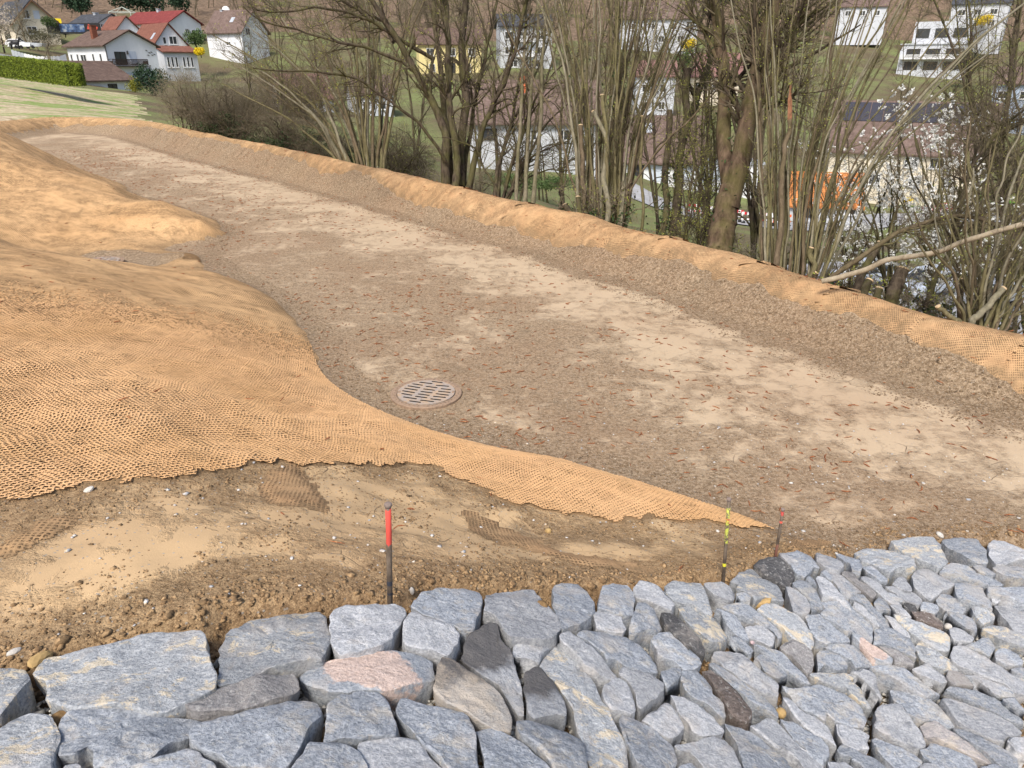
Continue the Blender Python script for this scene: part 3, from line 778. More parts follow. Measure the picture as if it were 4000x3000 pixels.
# kind: b blue grey, p pale warm grey, t tan stained, d dark, n brown, k pink faced, w grey weathered
STONES = [
('t', 'slab', '1:-60,700 130,702 200,735 255,785 275,835 215,905 120,1000 0,1115 -60,1140'),
('t', 'L:very large flat slab with tan stains, biggest stone of the upper left', '1:285,760 340,680 440,610 640,580 850,540 1100,475 1300,410 1500,390|2:100,468 290,460 335,490 350,580 385,690 422,790 415,905 320,965 200,1015 90,1060 0,1095|1:1400,1105 1300,1090 1040,1060 850,1072 640,1095 530,1060 430,1000 440,830 360,800'),
('t', 'slab', '1:-60,1260 0,1240 100,1150 240,1090 380,1140 470,1190 520,1290 535,1400 500,1540 465,1700 -60,1700'),
('b', 'L:big blue grey wedge with a notched lower edge, below the largest slab', '1:530,1270 560,1190 640,1130 850,1080 1050,1075 1260,1100 1380,1125 1500,1160 1640,1148|2:200,1185 300,1195 335,1245 250,1290 170,1350 100,1390|1:1590,1390 1440,1500 1300,1590 1090,1650 950,1622 850,1635 845,1490 790,1440 680,1520 530,1510 540,1380'),
('b', 'block', '1:520,1700 580,1620 720,1595 790,1640 810,1700'),
('b', 'slab', '1:1000,1700 1250,1600 1400,1550 1600,1500 1750,1465|2:190,1475 290,1530 310,1570 390,1610 440,1700 0,1740'),
('t', 'L:large slab streaked with cream lichen, second in the top row', '2:480,545 500,480 600,420 700,345 760,325 860,325 1000,295 1200,265 1330,255 1370,300 1370,360 1390,450 1415,520 1370,600 1345,700 1180,720 1060,755 900,775 780,830 650,890 450,945 430,880 470,790 465,640'),
('w', 'L:long brownish grey slab lying under the lichen streaked one', '2:95,1060 190,1010 400,965 600,920 760,850 900,835 1080,800 1125,860 1130,930 1060,1010 960,1060 800,1110 600,1150 400,1155 220,1165 190,1150 110,1090'),
('k', 'L:long oval stone with a pale pink face', '2:1135,810 1200,760 1400,710 1600,690|3:80,730 200,700 480,685 600,700 690,745 715,830 728,880 700,910 560,960 420,1000 310,1025 200,1015 60,1025|2:1560,1000 1400,970 1220,910 1140,850'),
('p', 'L:thick rounded pale grey block behind the pink faced stone', '2:1395,400 1400,330 1440,280 1560,230 1680,235|3:120,320 250,300 400,295 470,320 478,390 400,540 370,610 250,685 60,735|2:1500,680 1430,610 1410,480'),
('b', 'L:very large blue grey slab shaped like a shield', '2:170,1380 175,1330 250,1270 400,1240 600,1200 800,1130 950,1080 1080,1030 1200,1020 1300,1035 1340,1090 1330,1160 1260,1240 1200,1350 1130,1490 1050,1590 960,1630 840,1650 700,1620 560,1640 480,1550 440,1530 310,1500 200,1440'),
('b', 'L:squarish blue grey block under the pink faced stone', '2:1380,1140 1400,1080 1500,1010 1600,1010|3:50,1030 130,1010 280,1010 320,1050 370,1130 430,1290 410,1390 200,1380 0,1405|2:1500,1385 1340,1410 1370,1300'),
('b', 'slab', '2:1030,1700 1130,1560 1240,1420 1400,1435 1550,1450 1660,1520 1740,1659 1740,1720'),
('p', 'slab', '3:110,1440 170,1420 350,1400 450,1405 600,1430 640,1490 700,1560 830,1659 830,1720 200,1720 150,1580 105,1490'),
('b', 'L:long blue grey slab running down from the pink faced stone', '3:390,1150 430,1070 480,1065 700,1130 950,1190 1010,1240 1030,1330 1060,1440 1070,1540 1095,1720 880,1720 760,1560 620,1420 540,1330 430,1220'),
('b', 'L:broad blue grey slab in the top row right of the thick stake', '3:550,290 620,220 760,185 850,195 980,180 1080,190 1115,240 1095,370 1060,430 1040,530 930,530 860,490 750,440 620,392 560,350 520,340'),
('p', 'L:pale rounded slab speckled with rust below the top row', '3:510,390 560,360 620,402 750,452 880,503 925,560 920,630 880,690 820,740 700,690 580,665 500,640 450,590 450,510 480,440'),
('p', 'L:massive pale rugged block with a brown clod in its side', '3:1115,300 1150,230 1250,190 1450,175|4:140,175 180,190 230,250 300,340 370,410 388,500 360,570 260,610 130,610 0,590|3:1340,600 1280,530 1200,420 1110,380'),
('d', 'L:dark charcoal slab narrowing to a grey tip', '3:1100,490 1160,455 1230,470 1255,600 1340,670 1370,760 1400,900 1440,1050 1445,1200 1400,1200 1280,1050 1220,960 1080,890 990,820 935,770 940,660 1000,570'),
('x', 'L:long slab, sooty at the upper end and cream at the lower', '3:735,850 780,765 850,770 950,830 1050,900 1200,1000 1290,1090 1340,1180 1335,1310 1240,1320 1100,1260 960,1180 830,1120 740,1060 700,1000'),
('b', 'slab', '3:1050,1340 1200,1325 1350,1390 1480,1470|4:200,1540 300,1600 370,1720|3:1130,1720 1120,1540 1090,1420'),
('b', 'slab', '4:20,1270 120,1250 300,1290 450,1340 560,1400 600,1450 600,1560 610,1720 370,1720 300,1590 220,1500 100,1400 40,1350'),
('b', 'L:upright blue grey stone with a rounded top beside the charcoal slab', '4:110,880 190,820 240,840 320,940 400,1070 450,1180 440,1230 330,1215 170,1240 115,1180 105,1000'),
('b', 'L:rounded blue stone with a cream band, right of the massive rugged block', '4:320,200 400,155 530,160 600,210 670,310 685,390 640,440 540,490 400,520 380,440 330,340 330,260'),
('b', 'block', '4:700,250 730,180 820,155 940,165 980,230 1000,290 970,410 880,410 760,370 690,350'),
('p', 'block', '4:665,400 700,375 800,400 900,430 915,520 890,545 760,525 680,510'),
('p', 'wedge', '4:0,650 100,625 280,620 305,660 260,730 215,790 100,750 20,730'),
('b', 'L:curved blue grey slab arching over the gaps', '4:530,570 590,525 750,530 930,560 1030,630 1100,720 1160,800 1190,880 1050,862 960,840 890,800 840,755 760,770 720,700 640,640'),
('p', 'L:pale slab below the arching one', '4:860,880 890,812 960,852 1100,872 1180,922 1240,970 1240,1020 1180,1080 1040,1165 1010,1130 1000,1060 930,940'),
('p', 'slab', '4:380,580 460,545 560,600 650,660 750,770 850,870 830,905 700,880 580,810 480,690 390,612'),
('t', 'L:longest pale slab, stretching down to the bottom edge', '4:235,760 300,690 375,615 480,695 570,815 620,900 700,1020 800,1200 860,1330 930,1440 955,1600 900,1620 780,1570 640,1620 600,1540 590,1430 530,1330 500,1180 380,1000 260,850 215,800'),
('p', 'L:cream oval stone tucked beside the longest pale slab', '4:740,960 850,905 930,945 970,1040 1000,1120 1000,1190 960,1215 870,1190 800,1180 730,1080 720,1010'),
('b', 'wedge', '4:950,490 980,400 1020,310 1080,305 1160,370 1225,490 1190,540 1080,525 990,560 950,545'),
('p', 'block', '4:975,200 1040,130 1130,150 1200,190 1270,260 1330,330 1300,370 1180,330 1100,290 1000,260'),
('t', 'L:broad top row slab partly hidden under spilled soil', '4:1230,170 1320,120 1420,145 1540,140|5:120,690 290,700 340,790 370,900 430,1100 360,1110 250,1030 170,980|4:1400,330 1300,310 1250,250'),
('d', 'L:long dark basalt piece lying slantwise', '4:1195,390 1290,375 1370,440 1450,540 1540,650|5:160,1280 270,1400 345,1540 300,1580 240,1560 120,1480|4:1440,690 1330,590 1230,480'),
('t', 'L:slanted blue slab with one ochre spot above the dark basalt piece', '5:10,1030 100,970 200,1020 320,1060 440,1120 540,1270 620,1390 560,1440 400,1450 260,1340 150,1250 60,1140'),
('b', 'L:slanted blue slab just below the dark basalt piece', '4:1115,610 1160,565 1280,545 1350,600 1440,690 1520,750 1530,800 1480,840 1400,855 1290,770 1180,740 1150,660'),
('b', 'block', '4:1200,870 1300,825 1370,835 1385,890 1350,950 1260,1000 1220,950'),
('b', 'slab', '7:25,480 60,370 150,305 250,360 370,460 420,560 430,670 540,740 580,820 600,960 540,960 430,850 330,770 180,700 90,620'),
('p', 'wedge', '4:1280,1060 1400,1090|7:120,740 300,830 430,940 570,1110 440,1160 300,1170 180,1090 130,990 20,890'),
('p', 'block', '4:1050,1240 1120,1200 1240,1110 1300,1140 1350,1230 1390,1330 1350,1380 1270,1420 1190,1370 1100,1290'),
('b', 'slab', '4:870,1240 890,1205 1000,1240 1080,1290 1160,1330 1240,1420 1320,1480 1340,1560 1300,1720 1100,1640 1010,1590 960,1480 900,1370'),
('p', 'L:large pale domed stone at the bottom edge below the brown stone', '4:1300,1450|7:120,1230 300,1180 450,1175 580,1230 690,1330 750,1450 775,1620 350,1620 230,1440 130,1330|4:1340,1500'),
('b', 'block', '7:0,1560 150,1510 250,1580 250,1640 0,1640'),
('n', 'L:long brown stone edged with cream', '7:300,330 400,330 480,410 620,530 730,640 840,770 915,870 920,960 880,1020 740,960 620,860 560,730 450,540 370,420'),
('b', 'L:narrow blue slab hugging the brown stone', '7:390,270 440,220 540,290 640,390 760,480 900,580 1080,690 1200,820 1245,960 1130,890 960,790 880,750 730,610 600,500 480,370'),
('p', 'L:very long pale slab with a round brown spot', '7:400,160 440,70 520,60 650,80 780,130 900,260 1020,380 1180,490 1240,560 1230,640 1245,710 1180,700 1060,660 940,580 800,480 700,400 580,320 500,220'),
('b', 'sliver', '5:640,1370 700,1350 830,1430 900,1510|7:920,110 880,165 800,110 720,40'),
('b', 'slab', '7:920,210 1000,170 1130,220 1240,300 1350,390 1350,430 1240,460 1160,430 1060,360 1000,260'),
('b', 'slab', '7:930,20 1010,20 1100,90 1220,110 1330,180 1420,290 1500,350 1560,420 1630,540 1560,520 1450,440 1350,370 1230,270 1100,160 990,60'),
('w', 'slab', '5:1250,1450 1420,1390 1530,1460 1640,1550|7:1640,130 1680,310 1650,380 1590,410 1500,300 1400,180 1300,110'),
('b', 'block', '7:1700,150 1730,115 1850,130 2000,180 2090,260 2110,350 1950,370 1800,300 1720,370'),
('b', 'slab', '7:1810,90 1900,30 2050,20 2180,50|8:130,80 250,150 360,240 330,280 220,300 140,340 70,230|7:2060,210 1960,150'),
('b', 'L:blue slab in the top row directly right of the black boulder', '5:1230,340 1400,330 1520,320 1650,355 1700,440 1745,530 1680,510 1610,600 1550,645 1440,590 1360,490 1270,410'),
('d', 'L:smooth black boulder with a tan mud patch', '5:930,480 1000,430 1130,390 1240,400 1330,480 1410,560 1435,630 1390,740 1280,700 1190,640 1040,580 960,500'),
('t', 'L:blue slab smeared with tan mud left of the black boulder', '5:640,650 820,540 880,490 960,500 1020,560 1035,650 1140,660 1230,730 1290,850 1310,930 1180,920 1080,880 950,910 900,850 720,770 740,720'),
('p', 'L:pale wedge at the foot of the yellow marked stake', '5:310,710 400,690 540,680 640,730 695,820 690,910 560,890 460,860 350,770'),
('b', 'block', '5:710,840 800,820 890,860 890,930 770,920'),
('b', 'slab', '5:445,1010 480,985 560,1040 720,1090 760,1170 820,1290 890,1430 800,1420 700,1340 620,1260 560,1160 520,1060'),
('b', 'slab', '5:530,975 620,945 750,935 870,980 980,1060 1100,1150 1200,1240 1300,1380 1240,1400 1210,1320 1060,1260 960,1200 850,1150 740,1100 620,1020'),
('p', 'block', '5:800,1240 960,1235 1100,1270 1215,1350 1200,1440 1150,1485 1020,1430 870,1390 820,1320'),
('t', 'slab', '5:970,1020 1060,960 1180,945 1300,990 1440,1090 1560,1200 1660,1350 1680,1430 1650,1500 1520,1440 1400,1370 1300,1270 1180,1180 1060,1080'),
('p', 'slab', '5:1330,750 1400,760 1500,820 1580,900 1635,1010 1600,1095 1530,1100 1420,1050 1400,960 1370,860'),
('b', 'slab', '5:1410,710 1500,670 1620,680 1700,770 1740,880 1800,1010 1720,1030 1650,1060 1640,1000 1590,890 1500,810'),
('b', 'block', '5:1560,640 1620,600 1690,680 1710,750 1600,680'),
('p', 'slab', '5:1690,650 1720,610 1800,640 1900,710 2000,820 2080,920 2150,1040 2040,980 1950,920 1780,880 1740,780'),
('b', 'block', '5:1750,560 1820,545 1890,610 1910,690 1830,650'),
('p', 'slab', '5:1700,310 1780,310 1900,370 2000,440 2060,500 2000,540 1880,520 1780,470 1710,420'),
('b', 'slab', '5:1830,530 1920,530 2050,640 2190,750|6:200,830 130,845 40,930|5:2100,920 2000,800 1900,680'),
('b', 'slab', '6:60,910 150,840 230,850 330,970 430,1070 560,1200 570,1250 450,1250 400,1180 300,1080 200,950 110,930'),
('p', 'L:small pinkish white stone with a bulbous upper end', '6:90,1000 130,920 210,925 250,1010 330,1080 400,1150 440,1250 350,1220 230,1110 110,1030'),
('b', 'L:large blue slab in the middle of the right hand slope', '5:1750,900 1900,920 2050,970|6:0,900 60,960 150,1060 250,1150 350,1260 360,1400 330,1450 200,1400 80,1320|5:2200,1330 2080,1320 1930,1190 1840,1150 1760,1080 1820,1010'),
('b', 'slab', '5:1570,1110 1620,1090 1730,1085 1840,1160 1950,1270 2090,1390 2140,1430 2050,1440 1900,1440 1830,1470 1700,1400 1640,1300'),
('t', 'L:broad slab at the top corner where stones meet the basin floor', '6:560,200 640,180 770,140 900,135 1090,150 1180,220 1220,290 1290,430 1230,470 1170,525 1060,470 900,420 760,340 640,280'),
('b', 'L:squarish blue slab in the top row, second from the right edge', '6:1190,190 1240,155 1400,135 1640,145 1690,250 1760,320 1770,470 1660,470 1540,430 1400,340 1260,260'),
('p', 'L:pale slab at the right end of the top row', '6:1770,250 1840,170 1980,180 2080,230 2230,290 2260,400 2080,440 2000,470 1880,470 1790,360'),
('t', 'slab', '6:120,340 250,290 420,275 600,290 720,350 840,400 900,480 880,520 780,520 640,530 560,600 460,560 330,480 200,440 180,390'),
('b', 'block', '5:1920,335 2060,320 2190,370|6:150,400 210,440 210,560 100,540|5:2120,480 2050,440 1960,380'),
('w', 'L:rough fluted stone with a dark hollow', '5:2020,600 2060,560 2180,570|6:100,640 200,700 300,760 410,850 350,900 300,880 180,780 60,680'),
('p', 'slab', '6:190,590 260,590 350,660 440,730 490,800 600,900 700,960 700,1000 580,960 480,900 400,830 300,740 200,640'),
('b', 'slab', '6:220,500 330,500 430,570 540,670 540,700 440,700 350,640 260,570'),
('p', 'slab', '6:490,750 600,740 700,780 800,800 900,850 960,920 940,990 850,960 740,920 650,850 560,800'),
('b', 'sliver', '6:490,805 600,855 700,900 745,945 640,930 540,880'),
('p', 'block', '6:590,710 620,640 700,605 760,640 800,720 830,800 760,800 680,760'),
('p', 'L:pale five sided slab standing out near the upper right', '6:830,620 880,545 1010,505 1150,580 1270,650 1370,720 1340,760 1200,820 1100,890 1050,910 960,850 860,760'),
('b', 'slab', '6:1175,540 1230,480 1380,460 1500,480 1620,540 1650,580 1750,622 1870,622 1990,690 1850,720 1740,720 1600,670 1440,620 1300,590'),
('b', 'block', '6:1580,490 1680,480 1800,540 1880,618 1760,616 1660,568'),
('b', 'slab', '6:1820,510 2000,500 2260,500 2260,670 2100,640 1960,600 1880,560'),
('b', 'slab', '6:1370,690 1480,675 1640,720 1720,760 1740,850 1820,960 1830,1050 1680,970 1550,930 1400,880 1370,820'),
('b', 'slab', '6:1760,765 2000,760 2260,760 2260,990 2080,920 1900,870 1760,830'),
('p', 'chip', '6:1800,880 1900,870 1925,920 1880,960 1820,940'),
('b', 'block', '6:1125,920 1170,850 1300,825 1360,870 1430,940 1510,1050 1460,1100 1350,1070 1230,1040 1150,980'),
('b', 'chip', '6:940,1000 960,945 1080,960 1150,990 1160,1060 1120,1085 1020,1060 935,1050'),
('d', 'chip', '6:705,980 760,950 850,960 905,1040 870,1080 760,1050'),
('b', 'block', '6:360,970 430,860 500,910 560,990 580,1050 480,1050 390,1040'),
('p', 'sliver', '6:565,985 650,980 760,1040 840,1130 740,1110 640,1060'),
('n', 'L:rough dark brown stone flecked with white', '6:830,1070 950,1070 1100,1090 1200,1160 1245,1220 1230,1270 1100,1230 950,1180 870,1140'),
('b', 'slab', '6:1240,1050 1350,1080 1500,1110 1600,1170 1660,1290 1640,1320 1500,1270 1400,1200 1300,1120'),
('t', 'block', '6:1555,985 1620,980 1750,1020 1860,1080 1870,1170 1720,1220 1640,1160 1570,1070'),
('p', 'L:large pale block cut by the right edge of the photo', '6:1860,980 1940,935 2080,950 2260,1000 2260,1390 2100,1300 2000,1180 1920,1090'),
('t', 'L:long pale slab with an orange rust spot', '6:600,1080 700,1110 850,1160 1000,1220 1180,1300 1290,1370 1320,1470 1310,1540 1210,1560 1050,1480 930,1410 800,1300 700,1200 640,1140'),
('p', 'wedge', '6:1285,1280 1350,1250 1480,1310 1600,1390 1560,1440 1440,1440 1350,1430 1300,1340'),
('t', 'slab', '6:1690,1270 1830,1245 2000,1260 2120,1310 2260,1390 2260,1510 2000,1420 1800,1330'),
('p', 'sliver', '6:490,1110 600,1130 700,1230 800,1340 820,1400 640,1330 560,1200'),
('b', 'slab', '6:370,1290 500,1255 600,1270 720,1350 820,1410 870,1520|8:880,230 780,170 640,100 480,35|6:350,1450'),
('k', 'L:narrow pink slab wedged among blue ones', '6:80,1330 180,1350 300,1440 400,1490|8:500,130 600,230 590,300 500,290 350,200 220,80'),
('w', 'slab', '8:430,70 540,90 660,130 760,190 860,250 875,310 770,300 620,290 590,200'),
('t', 'L:blue grey slab with a cream streak above the tan wedge', '8:870,60|6:860,1480 920,1420 1050,1490 1160,1560|8:1130,110 1250,180 1380,250 1440,330 1380,370 1250,360 1080,300 960,240 880,130'),
('p', 'L:very long pale slab running to the right edge of the photo', '8:1310,130 1340,70 1480,70 1600,140 1750,210 1900,290 2080,390 2260,490 2260,640 2110,640 1960,530 1800,480 1600,380 1450,310 1330,240'),
('b', 'slab', '6:1380,1460 1500,1440 1620,1440 1700,1380 1790,1385 1870,1480|8:1870,90 1800,190 1700,160 1560,90 1440,30'),
('b', 'block', '8:1850,130 1900,95 2020,85 2100,120 2212,260 2212,300 2100,320 1980,300 1860,230'),
('w', 'block', '8:1245,430 1260,380 1330,365 1440,400 1530,470 1610,570 1480,560 1360,560 1280,500'),
('b', 'slab', '8:1480,410 1600,385 1700,440 1850,520 2000,570 2100,630 2105,690 1980,700 1830,640 1720,540 1600,460'),
('p', 'L:tan wedge with a pinkish face', '8:830,345 960,300 990,250 1060,280 1130,360 1240,440 1265,520 1200,540 1060,470 900,400'),
('b', 'slab', '8:300,320 420,310 560,290 720,350 850,430 980,520 1100,580 1210,630 1080,640 1000,670 860,600 720,530 560,430 400,380'),
('p', 'wedge', '8:50,350 130,365 230,320 320,350 390,420 420,560 465,740 400,680 340,600 220,480 120,410'),
('t', 'slab', '7:1610,410 1750,395 1880,400 1960,385 2080,410 2180,460|8:60,500 200,560 260,650 370,800 330,800 200,720 60,640|7:2100,600 1960,580 1850,540 1740,500'),
('b', 'L:big blue slab split by a crack, left of the tan wedge', '7:1280,510 1370,560 1500,570 1600,560 1760,550 1900,580 2100,690 2200,760|8:100,720 220,850 280,960 250,1070|7:2180,1060 1960,1000 1870,930 1800,870 1830,1000 1750,960 1560,850 1450,730 1380,620'),
('p', 'slab', '7:1280,710 1350,700 1450,790 1560,880 1700,960 1860,1060 1930,1200 1990,1300 1850,1210 1680,1140 1560,1060 1420,910 1340,790'),
('b', 'slab', '7:1250,970 1380,975 1500,1040 1620,1130 1760,1200 1870,1320 1870,1460 1790,1550 1650,1420 1480,1290 1380,1150 1270,1010'),
('p', 'slab', '7:890,1060 1090,970 1170,970 1260,1050 1400,1190 1500,1300 1650,1420 1770,1510 1780,1640 1600,1640 1460,1450 1200,1320 1060,1200 950,1110'),
('b', 'slab', '7:580,1020 700,1040 870,1090 1000,1190 1150,1310 1350,1440 1500,1640 830,1640 790,1450 730,1330 660,1150'),
('p', 'slab', '7:1950,1020 2180,1030|8:100,1070 220,1110 310,1180 260,1220 300,1330 150,1340 0,1290|7:2030,1260 1980,1150'),
('b', 'slab', '7:1950,1330 2040,1280|8:100,1340 200,1380 350,1440 480,1510 570,1640 300,1640 200,1520 80,1460|7:2150,1440 2000,1400'),
('p', 'block', '7:1850,1490 2080,1480 2212,1560 2212,1640 1850,1640'),
('p', 'L:broad pale slab near the bottom left of the pink streaked one', '8:370,870 420,800 560,765 690,785 780,880 850,1000 940,1090 990,1220 1020,1290 900,1330 740,1280 580,1210 450,1130 360,1040 390,970'),
('b', 'slab', '8:570,560 640,570 800,620 960,660 1070,720 1180,820 1290,930 1380,1050 1300,1070 1180,1000 1050,970 900,960 790,900 700,775 610,720 580,650'),
('b', 'slab', '8:340,1190 400,1180 520,1250 700,1310 850,1400 960,1480 900,1550 800,1640 620,1560 500,1430 400,1330'),
('x2', 'L:long pink streaked slab tapering towards the lower right', '8:920,1010 1040,980 1130,980 1240,1080 1400,1170 1560,1280 1700,1370 1840,1490 1810,1530 1650,1470 1480,1390 1300,1300 1120,1200 980,1190 950,1100'),
('p', 'L:largest pale slab of the lower right corner', '8:1180,690 1260,680 1420,730 1600,800 1780,870 1950,960 2100,1030 2190,1110 2160,1170 2030,1190 1960,1250 1860,1240 1720,1160 1560,1080 1400,990 1300,870'),
('b', 'slab', '8:1230,590 1290,560 1450,590 1640,600 1780,660 1950,740 2050,820 2200,910 2260,1000 2050,960 1850,870 1640,790 1440,710 1320,640'),
('b', 'slab', '8:1330,1040 1450,1060 1600,1120 1750,1200 1900,1290 2050,1370 2150,1460 2130,1640 1960,1560 1800,1430 1700,1330 1560,1250 1420,1150'),
('b', 'slab', '8:920,1340 1050,1280 1150,1290 1300,1340 1450,1400 1560,1470 1640,1560 1640,1640 1240,1640 1100,1520 980,1450'),
('p', 'block', '8:910,1540 980,1500 1100,1510 1220,1620 900,1640'),
('b', 'slab', '8:1670,1540 1850,1520 1990,1580 1990,1640 1640,1640'),
('p', 'block', '8:2010,1230 2060,1200 2260,1180 2260,1420 2110,1350 2060,1270'),
('b', 'wedge', '8:2060,360 2150,335 2260,325 2260,480 2140,410'),
('b', 'block', '8:1960,720 2100,690 2180,800 2260,880 2120,840'),
]
def mat_stone(name, c1, c2, tan=0.0, soot=0, pink=0, cream_end=0):
    t = NT(name, .82, .25)
    oi = t.n.new('ShaderNodeObjectInfo')
    loc = t.math('MULTIPLY', oi.outputs['Random'], 37.0)
    cmb = t.n.new('ShaderNodeCombineXYZ'); t.l.new(loc, cmb.inputs[0]); t.l.new(loc, cmb.inputs[1])
    mp = t.n.new('ShaderNodeVectorMath'); t.l.new(t.co('Object'), mp.inputs[0]); t.l.new(cmb.outputs[0], mp.inputs[1]); P = mp.outputs[0]
    fine = t.noise(85, 5, .72, P); med = t.noise(11, 5, .65, P, .5); streak = t.noise(16, 5, .65, t.mapping(P, (1, 3.2, 1), (0, 0, .6)))
    c = t.mix(t.ramp(t.math('ADD', t.math('MULTIPLY', fine, .72), t.math('MULTIPLY', streak, .28)), (.40, 0), (.60, 1)), c1, c2)
    dk = tuple(x * .55 for x in c1)
    c = t.mix(t.math('MULTIPLY', t.ramp(med, (.30, 1), (.43, 0)), .6), c, dk)
    c = t.mix(t.math('MULTIPLY', t.ramp(t.noise(42, 4, .7, P), (.56, 0), (.66, 1)), .5), c, (.58, .57, .54))
    v = t.math('ADD', .84, t.math('MULTIPLY', oi.outputs['Random'], .30))
    vv = t.n.new('ShaderNodeCombineXYZ'); [t.l.new(v, vv.inputs[i]) for i in range(3)]
    c = t.mix(1.0, c, vv.outputs[0], 'MULTIPLY')
    wn_ = t.noise(4.5, 4, .6, P, .6)
    c = t.mix(t.math('MULTIPLY', t.ramp(wn_, (.54, 0), (.62, 1)), .35), c, (.50, .45, .40))
    if tan:
        a = t.math('MULTIPLY', t.ramp(t.noise(7, 6, .75, t.mapping(P, (1, 1.6, 1)), .4), (.54, 0), (.585, 1)), tan)
        c = t.mix(a, c, t.mix(fine, (.62, .50, .34), (.70, .62, .47)))
    if pink:
        sp = t.n.new('ShaderNodeVectorMath'); sp.operation = 'LENGTH'; t.l.new(t.mapping(t.co('Generated'), (2, 2, 0), (0, 0, 0), (-1, -1, 0)), sp.inputs[0])
        m = t.math('ADD', sp.outputs['Value'], t.math('MULTIPLY', t.math('SUBTRACT', t.noise(12, 5, .65, P), .5), .9))
        c = t.mix(t.ramp(m, (.72, pink), (.80, 0)), c, t.mix(t.ramp(fine, (.4, 0), (.6, 1)), (.52, .39, .33), (.70, .56, .49)))
    if soot:
        s_ = t.n.new('ShaderNodeSeparateXYZ'); t.l.new(t.co('Generated'), s_.inputs[0])
        g = t.math('SUBTRACT', s_.outputs[1], t.math('MULTIPLY', s_.outputs[0], .35)); g = t.math('ADD', g, t.math('MULTIPLY', t.math('SUBTRACT', med, .5), .5))
        c = t.mix(t.ramp(g, (soot - .05, 0), (soot + .1, .9)), c, t.mix(fine, (.075, .07, .068), (.14, .13, .125)))
    if cream_end: c = t.mix(t.math('MULTIPLY', t.ramp(t.noise(9, 5, .7, P), (.40, 0), (.55, 1)), .5), c, (.55, .46, .36))
    h = t.math('ADD', t.math('MULTIPLY', fine, .6), t.math('ADD', t.math('MULTIPLY', med, .55), t.math('MULTIPLY', streak, .35)))
    return t.done(c, t.bump(h, .016, 1.0))
MS = {'b': mat_stone('stone_blue_grey', (.205, .225, .255), (.455, .48, .52), .25), 'p': mat_stone('stone_pale', (.29, .30, .32), (.55, .555, .57), .0), 't': mat_stone('stone_stained', (.24, .255, .275), (.50, .515, .53), .8),
      'd': mat_stone('stone_dark', (.06, .06, .062), (.135, .13, .13)), 'n': mat_stone('stone_brown', (.10, .08, .07), (.215, .175, .155)), 'k': mat_stone('stone_pink', (.24, .265, .30), (.45, .47, .50), 0, 0, 1.0),
      'x2': mat_stone('stone_pink_streaked', (.30, .29, .29), (.56, .50, .47), .25), 'w': mat_stone('stone_weathered', (.20, .19, .19), (.36, .345, .335)), 'x': mat_stone('stone_sooty', (.33, .31, .29), (.55, .52, .48), 0, .42, 0, 1), 'dd': mat_stone('stone_charcoal', (.27, .28, .30), (.42, .43, .45), 0, .22)}
BT = MS['d']
stone_polys = []
